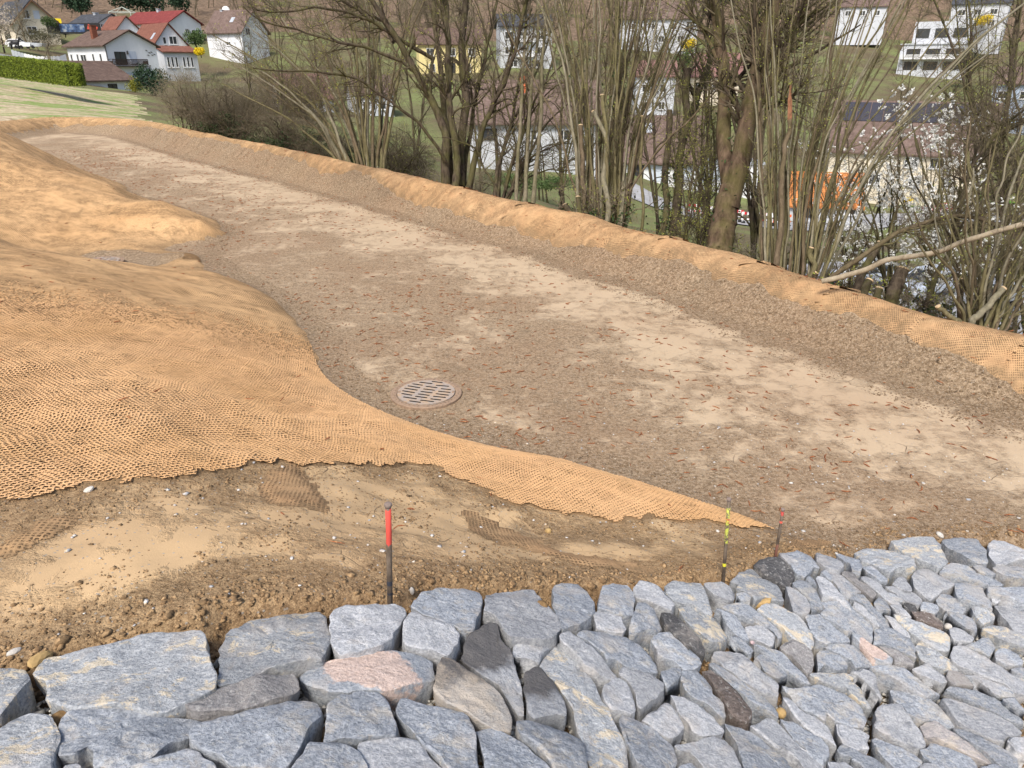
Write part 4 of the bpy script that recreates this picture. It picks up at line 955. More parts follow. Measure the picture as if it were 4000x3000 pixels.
def build_stone(k, spec, i):
    pts = np.array(pxs(spec)); cx, cy = pts.mean(0)
    g = raycast([(cx, min(cy, 2960))], 0.0)[0]
    if cy > 2960: pass
    e = .15
    hx = (height([g[0] + e], [g[1]], False, False) - height([g[0] - e], [g[1]], False, False))[0] / (2 * e)
    hy = (height([g[0]], [g[1] + e], False, False) - height([g[0]], [g[1] - e], False, False))[0] / (2 * e)
    rs = np.random.default_rng(100 + i)
    hx += rs.uniform(-.07, .07); hy += rs.uniform(-.07, .07)
    z0 = g[2] + rs.uniform(.0, .035)
    d = rays(pts); n = np.array([-hx, -hy, 1.0]); C0 = np.array([g[0], g[1], z0])
    t = ((C0 - np.array([0, 0, CAMH])) @ n) / (d @ n)
    W = np.array([0, 0, CAMH]) + d * t[:, None]
    # resample the outline
    Wc = np.vstack([W, W[:1]]); seg = np.linalg.norm(np.diff(Wc, axis=0), axis=1); cum = np.concatenate([[0], np.cumsum(seg)]); L = cum[-1]
    m = int(np.clip(L / .013, 28, 130)); q = np.linspace(0, L, m, endpoint=False)
    O = np.stack([np.interp(q, cum, Wc[:, j]) for j in range(3)], 1)
    O = (O + .12 * (np.roll(O, 1, 0) + np.roll(O, -1, 0))) / 1.24
    c = O.mean(0); size = math.sqrt(max(1e-4, .5 * abs(np.sum(O[:, 0] * np.roll(O[:, 1], -1) - np.roll(O[:, 0], -1) * O[:, 1]))))
    stone_polys.append(O[:, :2].copy())
    rd = O - c; rl = np.linalg.norm(rd[:, :2], axis=1)[:, None]
    so = i * 3.7
    chip = .005 * vnoise(O[:, 0], O[:, 1], .03, so) + .008 * vnoise(O[:, 0], O[:, 1], .09, so + 2)
    O = O + rd / rl * chip[:, None]
    rings = []
    bev = np.clip(.009 + .010 * vnoise(O[:, 0], O[:, 1], .11, so + 5), .003, .035)
    depth = min(.17, .07 + size * .30)
    th = rs.uniform(0, 6.28); rough = rs.uniform(.7, 1.3)
    cuts = []
    for _ in range(3):
        a_ = rs.uniform(0, 6.28); cuts.append(((math.cos(a_), math.sin(a_)), size * rs.uniform(.2, .6), rs.uniform(.05, .28)))
    def surf(Q, amt):
        x, y = Q[:, 0], Q[:, 1]; u = x * math.cos(th) + y * math.sin(th); w = -x * math.sin(th) + y * math.cos(th)
        r = .55 * fbm(x, y, .16, so + 7) + .35 * vnoise(u * 2.5, w * .7, .09, so + 9)
        st = np.floor((vnoise(u, w * .6, .14, so + 11) + .3 * vnoise(x, y, .05, so)) * 2.2) / 2.2     # stepped cleavage faces
        ct = 0
        for d_, o_, s_ in cuts: ct = ct + np.minimum(0, -s_ * (((x - c[0]) * d_[0] + (y - c[1]) * d_[1]) - o_))
        return (.006 * r + .009 * st + .003 * vnoise(x, y, .022, so)) * amt * rough * min(1.3, size / .2) + np.maximum(ct, -.028)
    for f, dz, ins in [(.86, -depth - .04, 0), (.975, -depth * .6, 0), (1.0, -.065, 0)]:
        Q = c + rd * f; Q = Q + rd / rl * (.006 * vnoise(Q[:, 0] * 3, Q[:, 1] * 3 + f * 9, .1, so))[:, None]; Q[:, 2] += dz; rings.append(Q)
    Q = O.copy(); Q[:, 2] -= bev * .4; Q = Q - rd / rl * .001; Q[:, 2] += surf(Q, .7); rings.append(Q)
    Q = O - rd / rl * (bev * .75)[:, None]; Q[:, 2] -= bev * .10; Q[:, 2] += surf(Q, .7); rings.append(Q)
    for f in (.88, .78, .66, .54, .42, .3, .18, .08):
        Q = c + (rings[4] - c) * 0; Q = c + (O - c) * f
        Q[:, 2] += surf(Q, 1); rings.append(Q)
    V = np.vstack(rings + [[c + np.array([0, 0, float(surf(c[None], 1)[0])])]])
    R_ = len(rings); f4 = []
    for r in range(R_ - 1):
        for j in range(m):
            j2 = (j + 1) % m; f4.append((r * m + j, r * m + j2, (r + 1) * m + j2, (r + 1) * m + j))
    for j in range(m): f4.append(((R_ - 1) * m + j, (R_ - 1) * m + (j + 1) % m, R_ * m))
    a = O[:, 0] @ np.roll(O[:, 1], -1) - np.roll(O[:, 0], -1) @ O[:, 1]
    if a < 0: f4 = [x[::-1] for x in f4]
    base = np.array([c[0], c[1], c[2] - depth])
    mk = 'dd' if 'charcoal' in spec_label[i] else k
    o = mesh_obj('stone', (V - base).tolist(), f4, MS[mk], None, True, tuple(base))
    ev = np.empty(len(o.data.edges) * 2, np.int32); o.data.edges.foreach_get('vertices', ev); ev = ev.reshape(-1, 2); rg = ev // m
    sh = (rg[:, 0] == rg[:, 1]) & ((rg[:, 0] == 3) | (rg[:, 0] == 4)) & (ev.max(1) < R_ * m)
    at_ = o.data.attributes.new('sharp_edge', 'BOOLEAN', 'EDGE'); at_.data.foreach_set('value', sh)
    return o, (cx, cy), size
spec_label = [s[1] for s in STONES]
so_list = []
land = []
for i, (k, lab, spec) in enumerate(STONES):
    o, c, size = build_stone(k, spec, i)
    so_list.append([o, c, size, k, lab])
    if lab.startswith('L:'):
        land.append((c, i))
short = {}
def shorten(l):
    return {'very large flat slab with tan stains': 'the very large tan stained slab'}.get(l, l)
SH = [('very large flat slab', 'the very large tan stained slab'), ('notched', 'the notched blue wedge'), ('cream lichen', 'the lichen streaked slab'), ('long brownish', 'the long brownish slab'), ('pale pink face', 'the pink faced oval stone'),
      ('thick rounded', 'the thick rounded pale block'), ('shield', 'the shield shaped slab'), ('squarish blue grey block', 'the squarish block under the pink stone'), ('running down', 'the long slab below the pink stone'), ('right of the thick stake', 'the slab right of the thick stake'),
      ('speckled with rust', 'the rust speckled slab'), ('brown clod', 'the rugged block with a brown clod'), ('dark charcoal', 'the dark charcoal slab'), ('sooty', 'the slab with a sooty end'), ('rounded top', 'the upright round topped stone'), ('cream band', 'the blue stone with a cream band'),
      ('arching over', 'the arching curved slab'), ('longest pale', 'the longest pale slab'), ('cream oval', 'the cream oval stone'), ('spilled soil', 'the slab under spilled soil'), ('dark basalt piece lying', 'the slantwise dark basalt piece'), ('brown stone edged', 'the brown stone edged with cream'),
      ('round brown spot', 'the slab with a round brown spot'), ('directly right of the black', 'the blue slab right of the black boulder'), ('smooth black boulder', 'the smooth black boulder'), ('smeared with tan mud', 'the mud smeared slab'), ('foot of the yellow', 'the wedge at the yellow stake'),
      ('bulbous', 'the bulbous pinkish stone'), ('middle of the right', 'the large mid slope slab'), ('top corner', 'the broad top corner slab'), ('second from the right', 'the squarish top row slab'), ('right end of the top', 'the slab ending the top row'), ('fluted', 'the fluted hollow stone'),
      ('five sided', 'the pale five sided slab'), ('flecked', 'the white flecked brown stone'), ('cut by the right', 'the pale block at the right edge'), ('orange rust spot', 'the slab with the rust spot'), ('narrow pink', 'the narrow pink slab'), ('running to the right edge', 'the long slab at the right edge'),
      ('tan wedge with', 'the tan wedge'), ('split by a crack', 'the cracked blue slab'), ('pink streaked slab', 'the pink streaked slab'), ('lower right corner', 'the largest pale corner slab'), ('domed', 'the pale domed stone'), ('ochre spot', 'the slab with one ochre spot')]
lm = []
for c, i in land:
    for key, s in SH:
        if key in spec_label[i]:
            lm.append((c, s)); break
DIRN = ['right of', 'up and right of', 'above', 'up and left of', 'left of', 'down and left of', 'below', 'down and right of']
KW = {'x2': 'pinkish', 'b': 'blue grey', 'p': 'pale grey', 't': 'tan stained', 'd': 'dark', 'n': 'brown', 'k': 'pinkish', 'w': 'weathered grey', 'x': 'sooty'}
used = {}
for rec in so_list:
    o, c, size, k, lab = rec
    if lab.startswith('L:'):
        L = lab[2:]; w = L.split()
        L = ' '.join(w[:16])
    else:
        (lc, ls) = min(lm, key=lambda q: math.hypot(q[0][0] - c[0], (q[0][1] - c[1]) * 1.2))
        dx, dy = c[0] - lc[0], lc[1] - c[1]
        dn = DIRN[int(round(math.degrees(math.atan2(dy, dx)) / 45)) % 8]
        sz_ = 'large' if size > .24 else 'medium' if size > .15 else 'small'
        L = f"{sz_} {KW[k]} {lab} {dn} {ls}"
        if L in used: L = f"{sz_} {KW[k]} {lab} further {dn} {ls}"
        if L in used: L = f"{sz_} {KW[k]} {lab} furthest {dn} {ls}"
        if L in used: L = L.replace('furthest ', 'at the outer end ')
        used[L] = 1
    if len(L.split()) > 16: L = ' '.join(L.replace('down and ', 'lower ').replace('up and ', 'upper ').split()[:16])
    tag(o, L, 'stone', 'stones paving the slope')

# dirt clod held in the rugged block, and mud on stones
def lump(name, p, r, mat, seed=0, sq=(1, 1, .6), sub=2):
    bm = bmesh.new(); bmesh.ops.create_icosphere(bm, subdivisions=sub, radius=1)
    rs = np.random.default_rng(seed)
    ax = rs.normal(size=(5, 3)); ax /= np.linalg.norm(ax, axis=1)[:, None]; am = rs.uniform(.05, .3, 5)
    for v in bm.verts:
        q = np.array(v.co); s = 1 - sum(a * max(0, q @ x - .55) * 1.6 for a, x in zip(am, ax)) + rs.uniform(-.04, .04)
        v.co = (q[0] * sq[0] * r * s, q[1] * sq[1] * r * s, q[2] * sq[2] * r * s)
    me = bpy.data.meshes.new(name); bm.to_mesh(me); bm.free(); me.materials.append(mat)
    o = bpy.data.objects.new(name, me); col.objects.link(o); o.location = p; o.rotation_euler = (rs.uniform(-.3, .3), rs.uniform(-.3, .3), rs.uniform(0, 6))
    return o
M_clod = flat('clod', (.26, .165, .08), .95, .1, .5, 60)
M_ochre = flat('ochre_stone', (.50, .34, .15), .9, .15, .4, 40)
M_peb = flat('pebble_white', (.62, .58, .52), .85, .2, .3, 30)
for px_, py_, r, m_, lb_, s_, nm, ct in [(2118, 2368, .028, M_clod, 'round brown clod stuck to the side of the massive rugged block', (1, 1.2, .9), 'soil_clod', 'clod'), (152, 2558, .035, M_ochre, 'flat ochre stone on the dirt by the very large tan stained slab', (1.5, .9, .5), 'small_stone', 'pebble'),
        (225, 2785, .028, M_clod, 'rust brown pebble between the three left hand slabs', (1.3, .9, .8), 'small_stone', 'pebble'), (48, 2537, .02, M_peb, 'pale flat pebble on the dirt at the left edge', (1.5, .8, .5), 'small_stone', 'pebble'),
        (1608, 2290, .014, M_peb, 'whitish upright pebble right of the thick stake', (.8, .8, 1.6), 'small_stone', 'pebble'), (2980, 2345, .045, M_ochre, 'ochre stone lying under the mud smeared slab', (1.7, .7, .6), 'small_stone', 'pebble'),
        (3055, 2772, .03, M_ochre, 'round ochre pebble in a gap right of the brown stone', (1, 1, .9), 'small_stone', 'pebble'), (3402, 2352, .02, M_ochre, 'ochre pebble in a gap under the fluted hollow stone', (1.1, 1, .9), 'small_stone', 'pebble'), (3708, 2438, .024, M_peb, 'cream nugget in the gap right of the flecked brown stone', (1.2, 1, .9), 'small_stone', 'pebble'),
        (3670, 2095, .028, M_peb, 'cream pebble lying just above the squarish top row slab', (1.2, .9, .8), 'small_stone', 'pebble'), (2940, 2495, .018, flat('rose_quartz', (.55, .42, .44), .6, .3, .2, 30), 'small rose coloured pebble in a crevice near the yellow stake', (1, 1, 1), 'small_stone', 'pebble'),
        (350, 1923, .022, M_peb, 'largest white pebble at the lower edge of the big jute mat', (1.3, .9, .7), 'small_stone', 'pebble'), (2140, 2062, .026, M_ochre, 'tan angular stone on the bench between thick and yellow stakes', (1, 1, .8), 'small_stone', 'pebble')]:
    p = raycast([(px_, py_)])[0]
    gz = float(height([p[0]], [p[1]])[0])
    inz = float(stone_zone(p[None, :2])[0]) > 0
    o = lump(nm, (p[0], p[1], (p[2] if inz else gz) + r * .25 - (.03 if inz and 'side' not in lb_ else 0)), r, m_, int(px_), s_)
    tag(o, lb_, ct, 'single pebbles on the bench and in the gaps' if ct == 'pebble' else None)

# ------------------------------------------------------------------ loose small stuff
ICO = None
def scatter_lumps(name, P, r, mat, flatz=.7, seed=1, low=True):
    """one mesh of many small angular lumps"""
    rs = np.random.default_rng(seed); n = len(P)
    base = np.array([(1,0,0),(-1,0,0),(0,1,0),(0,-1,0),(0,0,1),(0,0,-1)], float) if low else None
    if low:
        fb = np.array([(0,2,4),(2,1,4),(1,3,4),(3,0,4),(2,0,5),(1,2,5),(3,1,5),(0,3,5)])
        bv = np.vstack([base, [(.62,.62,.55),(-.62,.62,.55),(-.62,-.62,.55),(.62,-.62,.55)]])
        fb = np.array([(0,2,6),(2,4,6),(4,0,6),(2,1,7),(1,4,7),(4,2,7),(1,3,8),(3,4,8),(4,1,8),(3,0,9),(0,4,9),(4,3,9),(2,0,5),(1,2,5),(3,1,5),(0,3,5)])
    V = bv[None] * rs.uniform(.65, 1.25, (n, len(bv), 1)) * r[:, None, None] * rs.uniform(.7, 1.3, (n, 1, 3)) * np.array([1, 1, flatz])
    a = rs.uniform(0, 6.28, n); ca, sa = np.cos(a)[:, None], np.sin(a)[:, None]
    X = V[..., 0] * ca - V[..., 1] * sa; Y = V[..., 0] * sa + V[..., 1] * ca
    V = np.stack([X, Y, V[..., 2]], 2) + P[:, None, :]
    Fs = fb[None] + (np.arange(n) * len(bv))[:, None, None]
    return mesh_obj(name, V.reshape(-1, 3), Fs.reshape(-1, 3), mat, None, True)
def rnd_mat(name, *cols, rough=.9):
    t = NT(name, rough, .2)
    v = t.n.new('ShaderNodeTexVoronoi'); v.inputs['Scale'].default_value = 60; t.l.new(t.co('Pos'), v.inputs['Vector'])
    f = t.math('FRACT', t.math('MULTIPLY', v.outputs['Color'], 5.7))
    n = len(cols); r = t.ramp(f, *[((i + .5) / n, c) for i, c in enumerate(cols)])
    k = t.ramp(t.noise(150, 3, .7), (.3, .7), (.7, 1.1))
    return t.done(t.mix(1.0, r, k, 'MULTIPLY'), t.bump(t.noise(160, 3), .003, .6))
M_pel = rnd_mat('pale_gravel', (.42, .40, .36), (.60, .58, .53), (.30, .28, .25), (.52, .50, .45))
M_crumb = rnd_mat('soil_crumbs', (.20, .125, .065), (.34, .22, .115), (.42, .28, .15), (.27, .175, .09), (.15, .10, .055))
M_grv = rnd_mat('berm_gravel', (.16, .105, .06), (.25, .17, .10), (.10, .07, .045), (.34, .25, .165), (.20, .135, .075))
M_wht = rnd_mat('white_grit', (.68, .64, .58), (.50, .47, .44), (.38, .40, .43), (.58, .45, .30))
# pale gravel in the gaps between the stones
rs = np.random.default_rng(5)
q = np.stack([rs.uniform(-3.0, 5.5, 150000), rs.uniform(.6, 5.2, 150000)], 1)
sd = stone_zone(q)
pr = proj(np.c_[q, height(q[:, 0], q[:, 1], True, False)])
ok = (sd > .04) & (pr[:, 0] > -150) & (pr[:, 0] < 4150) & (pr[:, 1] < 3150)
q = q[ok]
ins = np.zeros(len(q), bool)
for pl in stone_polys:
    c = pl.mean(0)
    cand = (np.abs(q[:, 0] - c[0]) < .8) & (np.abs(q[:, 1] - c[1]) < .8) & ~ins
    ii = np.where(cand)[0]
    if len(ii): ins[ii] |= pip(q[ii], c + (pl - c) * .93)
q = q[~ins]
clus = vnoise(q[:, 0], q[:, 1], .35, 77) + .5 * vnoise(q[:, 0], q[:, 1], .1, 78)
sdq = stone_zone(q)
wh = (clus > -.35) & (sdq > .15)
qa = q[wh][:16000]; z = height(qa[:, 0], qa[:, 1], True, False) + rs.uniform(.0, .035, len(qa))
o = scatter_lumps('gravel', np.c_[qa, z], rs.gamma(4, .0019, len(qa)) + .003, M_pel, .8, 11)
tag(o, 'pale grey pellet gravel filling the gaps between the stones', 'gravel', None, 'stuff')
qb = q[~wh][:9000]; z = height(qb[:, 0], qb[:, 1], True, False) + rs.uniform(-.002, .02, len(qb))
# soil crumbs on the bench, thickest just above the stones and below the mat's edge
q2 = np.stack([rs.uniform(-3.6, 5.0, 420000), rs.uniform(1.2, 5.6, 420000)], 1)
tq = TN(q2[:, 0], q2[:, 1]); sd2 = stone_zone(q2); dm2, _ = pl_dist(q2, np.vstack([[(-12, .8)], LM]))
w = np.exp(-((sd2 + .02) / .16) ** 2) * 1.0 + .8 * np.exp(-((dm2 + .12) / .20) ** 2) * (dm2 < .05) + .08 + .5 * sstep(.2, .6, fbm(q2[:, 0], q2[:, 1], .5, 81))
w = w * ((sd2 < .05) & ((tq > .01) | (sd2 > -.6))) * (dm2 < .06)
ok = rs.random(len(q2)) < w * .20
q2 = q2[ok][:70000]
pr = proj(np.c_[q2, TN(q2[:, 0], q2[:, 1])]); ok = (pr[:, 0] > -150) & (pr[:, 0] < 4150); q2 = q2[ok]
z = height(q2[:, 0], q2[:, 1])
rad = np.clip(rs.gamma(2.2, .0016, len(q2)) + .0014, 0, .02) * (1 + .7 * np.exp(-((stone_zone(q2)) / .15) ** 2))
Pq = np.vstack([np.c_[q2, z], np.c_[qb, height(qb[:, 0], qb[:, 1], True, False) + .008]]); rad = np.concatenate([rad, rs.gamma(3, .0022, len(qb)) + .002])
tag(scatter_lumps('soil_crumbs', Pq, rad, M_crumb, .75, 12), 'brown soil crumbs and clods strewn over the dirt bench', 'soil', None, 'stuff')
# gravelly inner face of the berm and the toes
def along(L, n, d0, d1, s0, s1, seed):
    rs = np.random.default_rng(seed); L = np.asarray(L)[:, :2]
    seg = np.hypot(*np.diff(L, axis=0).T); cum = np.concatenate([[0], np.cumsum(seg)])
    s = s0 + (s1 - s0) * rs.random(n) ** 1.5; x = np.interp(s, cum, L[:, 0]); y = np.interp(s, cum, L[:, 1])
    i = np.clip(np.searchsorted(cum, s) - 1, 0, len(L) - 2); t = (L[i + 1] - L[i]) / seg[i][:, None]
    d = rs.uniform(d0, d1, n)
    return np.stack([x - t[:, 1] * d, y + t[:, 0] * d], 1), d, s
qc, dcr, sc_ = along(CREST, 120000, .05, 1.55, 0, 42, 21)
low_c = np.interp(sc_, s1, d1)
keep = (dcr > low_c + .0) & (rs.random(len(qc)) < np.clip(.35 + .9 * sstep(1.3, .7, dcr) * (.5 + .5 * fbm(qc[:, 0], qc[:, 1], .5, 91)), 0, 1))
qc = qc[keep]; z = height(qc[:, 0], qc[:, 1])
tag(scatter_lumps('berm_gravel', np.c_[qc, z], np.clip(rs.gamma(1.8, .0024, len(qc)) + .002, 0, .03), M_grv, .7, 13), 'loose brown gravel and clods on the inner face of the berm', 'gravel', None, 'stuff')
qt, dt, _ = along(TOE_FULL, 14000, -.02, .35, 18, 48, 22)
z = height(qt[:, 0], qt[:, 1])
tag(scatter_lumps('toe_gravel', np.c_[qt, z], np.clip(rs.gamma(2, .0022, len(qt)) + .0015, 0, .02), M_grv, .7, 14), 'dark gravel along the foot of the mat covered mound', 'gravel', None, 'stuff')
# floor grit
q3 = np.stack([rs.uniform(-14, 6.5, 120000), rs.uniform(4.2, 26, 120000) ], 1)
tq = TN(q3[:, 0], q3[:, 1]); dq, _ = cdist(q3)
q3 = q3[(tq < 0) & (dq > 1.0) & (rs.random(len(q3)) < .30)]
z = height(q3[:, 0], q3[:, 1]) + .001
tag(scatter_lumps('floor_grit', np.c_[q3, z], np.clip(rs.gamma(1.6, .0019, len(q3)) + .0018, 0, .016), rnd_mat('floor_grit', (.42, .34, .24), (.60, .54, .44), (.24, .18, .12), (.34, .27, .18), (.50, .42, .31)), .6, 15), 'fine grit and little pebbles on the basin floor', 'grit', None, 'stuff')
q4 = np.stack([rs.uniform(-3.6, 5.2, 1500), rs.uniform(1.5, 6.5, 1500)], 1)
q4 = q4[(stone_zone(q4) < 0)]
z = height(q4[:, 0], q4[:, 1]) + .002
tag(scatter_lumps('white_pebbles', np.c_[q4, z], np.clip(rs.gamma(2, .0026, len(q4)) + .002, 0, .017), M_wht, .6, 16), 'scattered whitish pebbles and wood chips on dirt and mat', 'pebbles', None, 'stuff')
# fallen catkins
M_catk = rnd_mat('catkins', (.26, .085, .035), (.36, .14, .06), (.16, .06, .03), (.42, .20, .09))
q5 = np.stack([rs.uniform(-20, 7.0, 60000), rs.uniform(1.8, 34, 60000)], 1)
tq = TN(q5[:, 0], q5[:, 1]); dq, _ = cdist(q5); dm5, _ = pl_dist(q5, np.vstack([[(-12, .8)], LM]))
pw = np.where(tq < 0, .55 + .5 * vnoise(q5[:, 0], q5[:, 1], 2.0, 95), .05) * (dq > -.3) * (stone_zone(q5) < 0)
pw = np.where((dq < 1.0) & (dq > -.3), .45, pw); pw = np.where((tq > .02) & (dm5 < 0) & (dq > 1), .02, pw)
q5 = q5[rs.random(len(q5)) < pw * (.30 + .22 * sstep(1.5, 4.5, dq))]; n = len(q5)
z = height(q5[:, 0], q5[:, 1]) + .007 + .018 * ((cdist(q5)[0] < .9) | (TN(q5[:, 0], q5[:, 1]) > .03))
K = 5; L5 = rs.uniform(.05, .13, n); a = rs.uniform(0, 6.28, n); cv = rs.normal(0, .9, n); R5 = rs.uniform(.004, .0075, n)
tt = np.linspace(-.5, .5, K)
ang = a[:, None] + cv[:, None] * tt[None, :]
cx_ = q5[:, 0:1] + np.cumsum(np.cos(ang), 1) / K * L5[:, None]; cy_ = q5[:, 1:2] + np.cumsum(np.sin(ang), 1) / K * L5[:, None]
cz_ = np.repeat(z[:, None], K, 1) + rs.uniform(-.002, .004, (n, K))
rp = np.array([.35, .95, 1, .9, .3])[None, :] * R5[:, None]
nx, ny = -np.sin(ang), np.cos(ang)
V = np.stack([np.stack([cx_ + nx * rp, cy_ + ny * rp, cz_], 2), np.stack([cx_, cy_, cz_ + rp], 2), np.stack([cx_ - nx * rp, cy_ - ny * rp, cz_], 2), np.stack([cx_, cy_, cz_ - rp], 2)], 2)  # n,K,4,3
b = (np.arange(n) * K * 4)[:, None, None] + (np.arange(K - 1) * 4)[None, :, None]
j = np.arange(4)[None, None, :]; j2 = (j + 1) % 4
Fc = np.stack([b + j, b + j2, b + 4 + j2, b + 4 + j], 3).reshape(-1, 4)
tag(mesh_obj('fallen_catkins', V.reshape(-1, 3), Fc, M_catk, None, True), 'reddish brown fallen catkins littering the floor, berm and mats', 'catkins', None, 'stuff')
# ------------------------------------------------------------------ houses of the village
def wall_mat(name, c):
    t = NT(name, .9, .2)
    n = t.noise(.35, 5, .6, t.mapping(t.co('Object'), (1, 1, .35)))
    k = t.ramp(n, (.35, .86), (.7, 1.0)); g = t.ramp(t.noise(3, 4, .6, t.co('Object')), (.3, .95), (.7, 1.0))
    return t.done(t.mix(1.0, t.mix(1.0, tuple(c), k, 'MULTIPLY'), g, 'MULTIPLY'))
def roof_mat(name, c1, c2, row=.34):
    t = NT(name, .85, .2)
    s_ = t.n.new('ShaderNodeSeparateXYZ'); t.l.new(t.co('Object'), s_.inputs[0])
    rows = t.math('FRACT', t.math('MULTIPLY', s_.outputs[2], 1 / (row * .55)))
    colm = t.math('FRACT', t.math('ADD', t.math('MULTIPLY', s_.outputs[0], 1 / .3), t.math('MULTIPLY', s_.outputs[1], 1 / .3)))
    n = t.noise(1.3, 6, .7, t.co('Object'))
    v = t.vor(3.0, t.co('Object'), 'F1', 'Color')
    c = t.mix(t.ramp(n, (.3, 0), (.7, 1)), c1, c2)
    c = t.mix(t.math('MULTIPLY', t.ramp(v, (.2, 0), (.8, 1)), .35), c, tuple(x * .6 for x in c1))
    c = t.mix(t.math('MULTIPLY', t.ramp(rows, (.0, 1), (.22, 0)), .6), c, tuple(x * .35 for x in c1))
    h = t.math('ADD', rows, t.math('MULTIPLY', t.math('ABSOLUTE', t.math('SUBTRACT', colm, .5)), .8))
    return t.done(c, t.bump(h, .05, .8))
W_white = wall_mat('white_render', (.80, .81, .83)); W_cream = wall_mat('cream_render', (.74, .66, .52)); W_yellow = wall_mat('yellow_render', (.78, .66, .32)); W_grey = wall_mat('grey_render', (.56, .58, .61)); W_pale = wall_mat('pale_render', (.60, .62, .66)); W_blue = wall_mat('blue_grey_render', (.38, .45, .56))
R_brown = roof_mat('brown_tiles', (.10, .065, .052), (.19, .13, .105)); R_red = roof_mat('red_tiles', (.17, .035, .035), (.27, .065, .055)); R_redb = roof_mat('red_brown_tiles', (.17, .07, .05), (.27, .12, .085)); R_slate = roof_mat('slate_tiles', (.045, .048, .055), (.10, .105, .12))
R_pink = roof_mat('pinkish_tiles', (.21, .11, .10), (.33, .19, .17)); R_orange = roof_mat('orange_tiles', (.48, .17, .05), (.62, .26, .09)); R_mauve = roof_mat('mauve_tiles', (.13, .088, .075), (.235, .17, .145))
M_frame = flat('window_frame_white', (.80, .80, .80), .5); M_glass = flat('window_glass', (.045, .05, .055), .12, .6, .3, .6)
M_wood = flat('dark_wood', (.05, .035, .028), .8); M_shut = flat('roller_shutter', (.55, .60, .68), .6, .3, .08, 3); M_brick = flat('brick', (.24, .09, .055), .9, .2, .4, 5); M_metal = flat('zinc', (.45, .48, .52), .4, .5, .2, 3)
M_drain = flat('rain_pipe', (.10, .09, .085), .5)
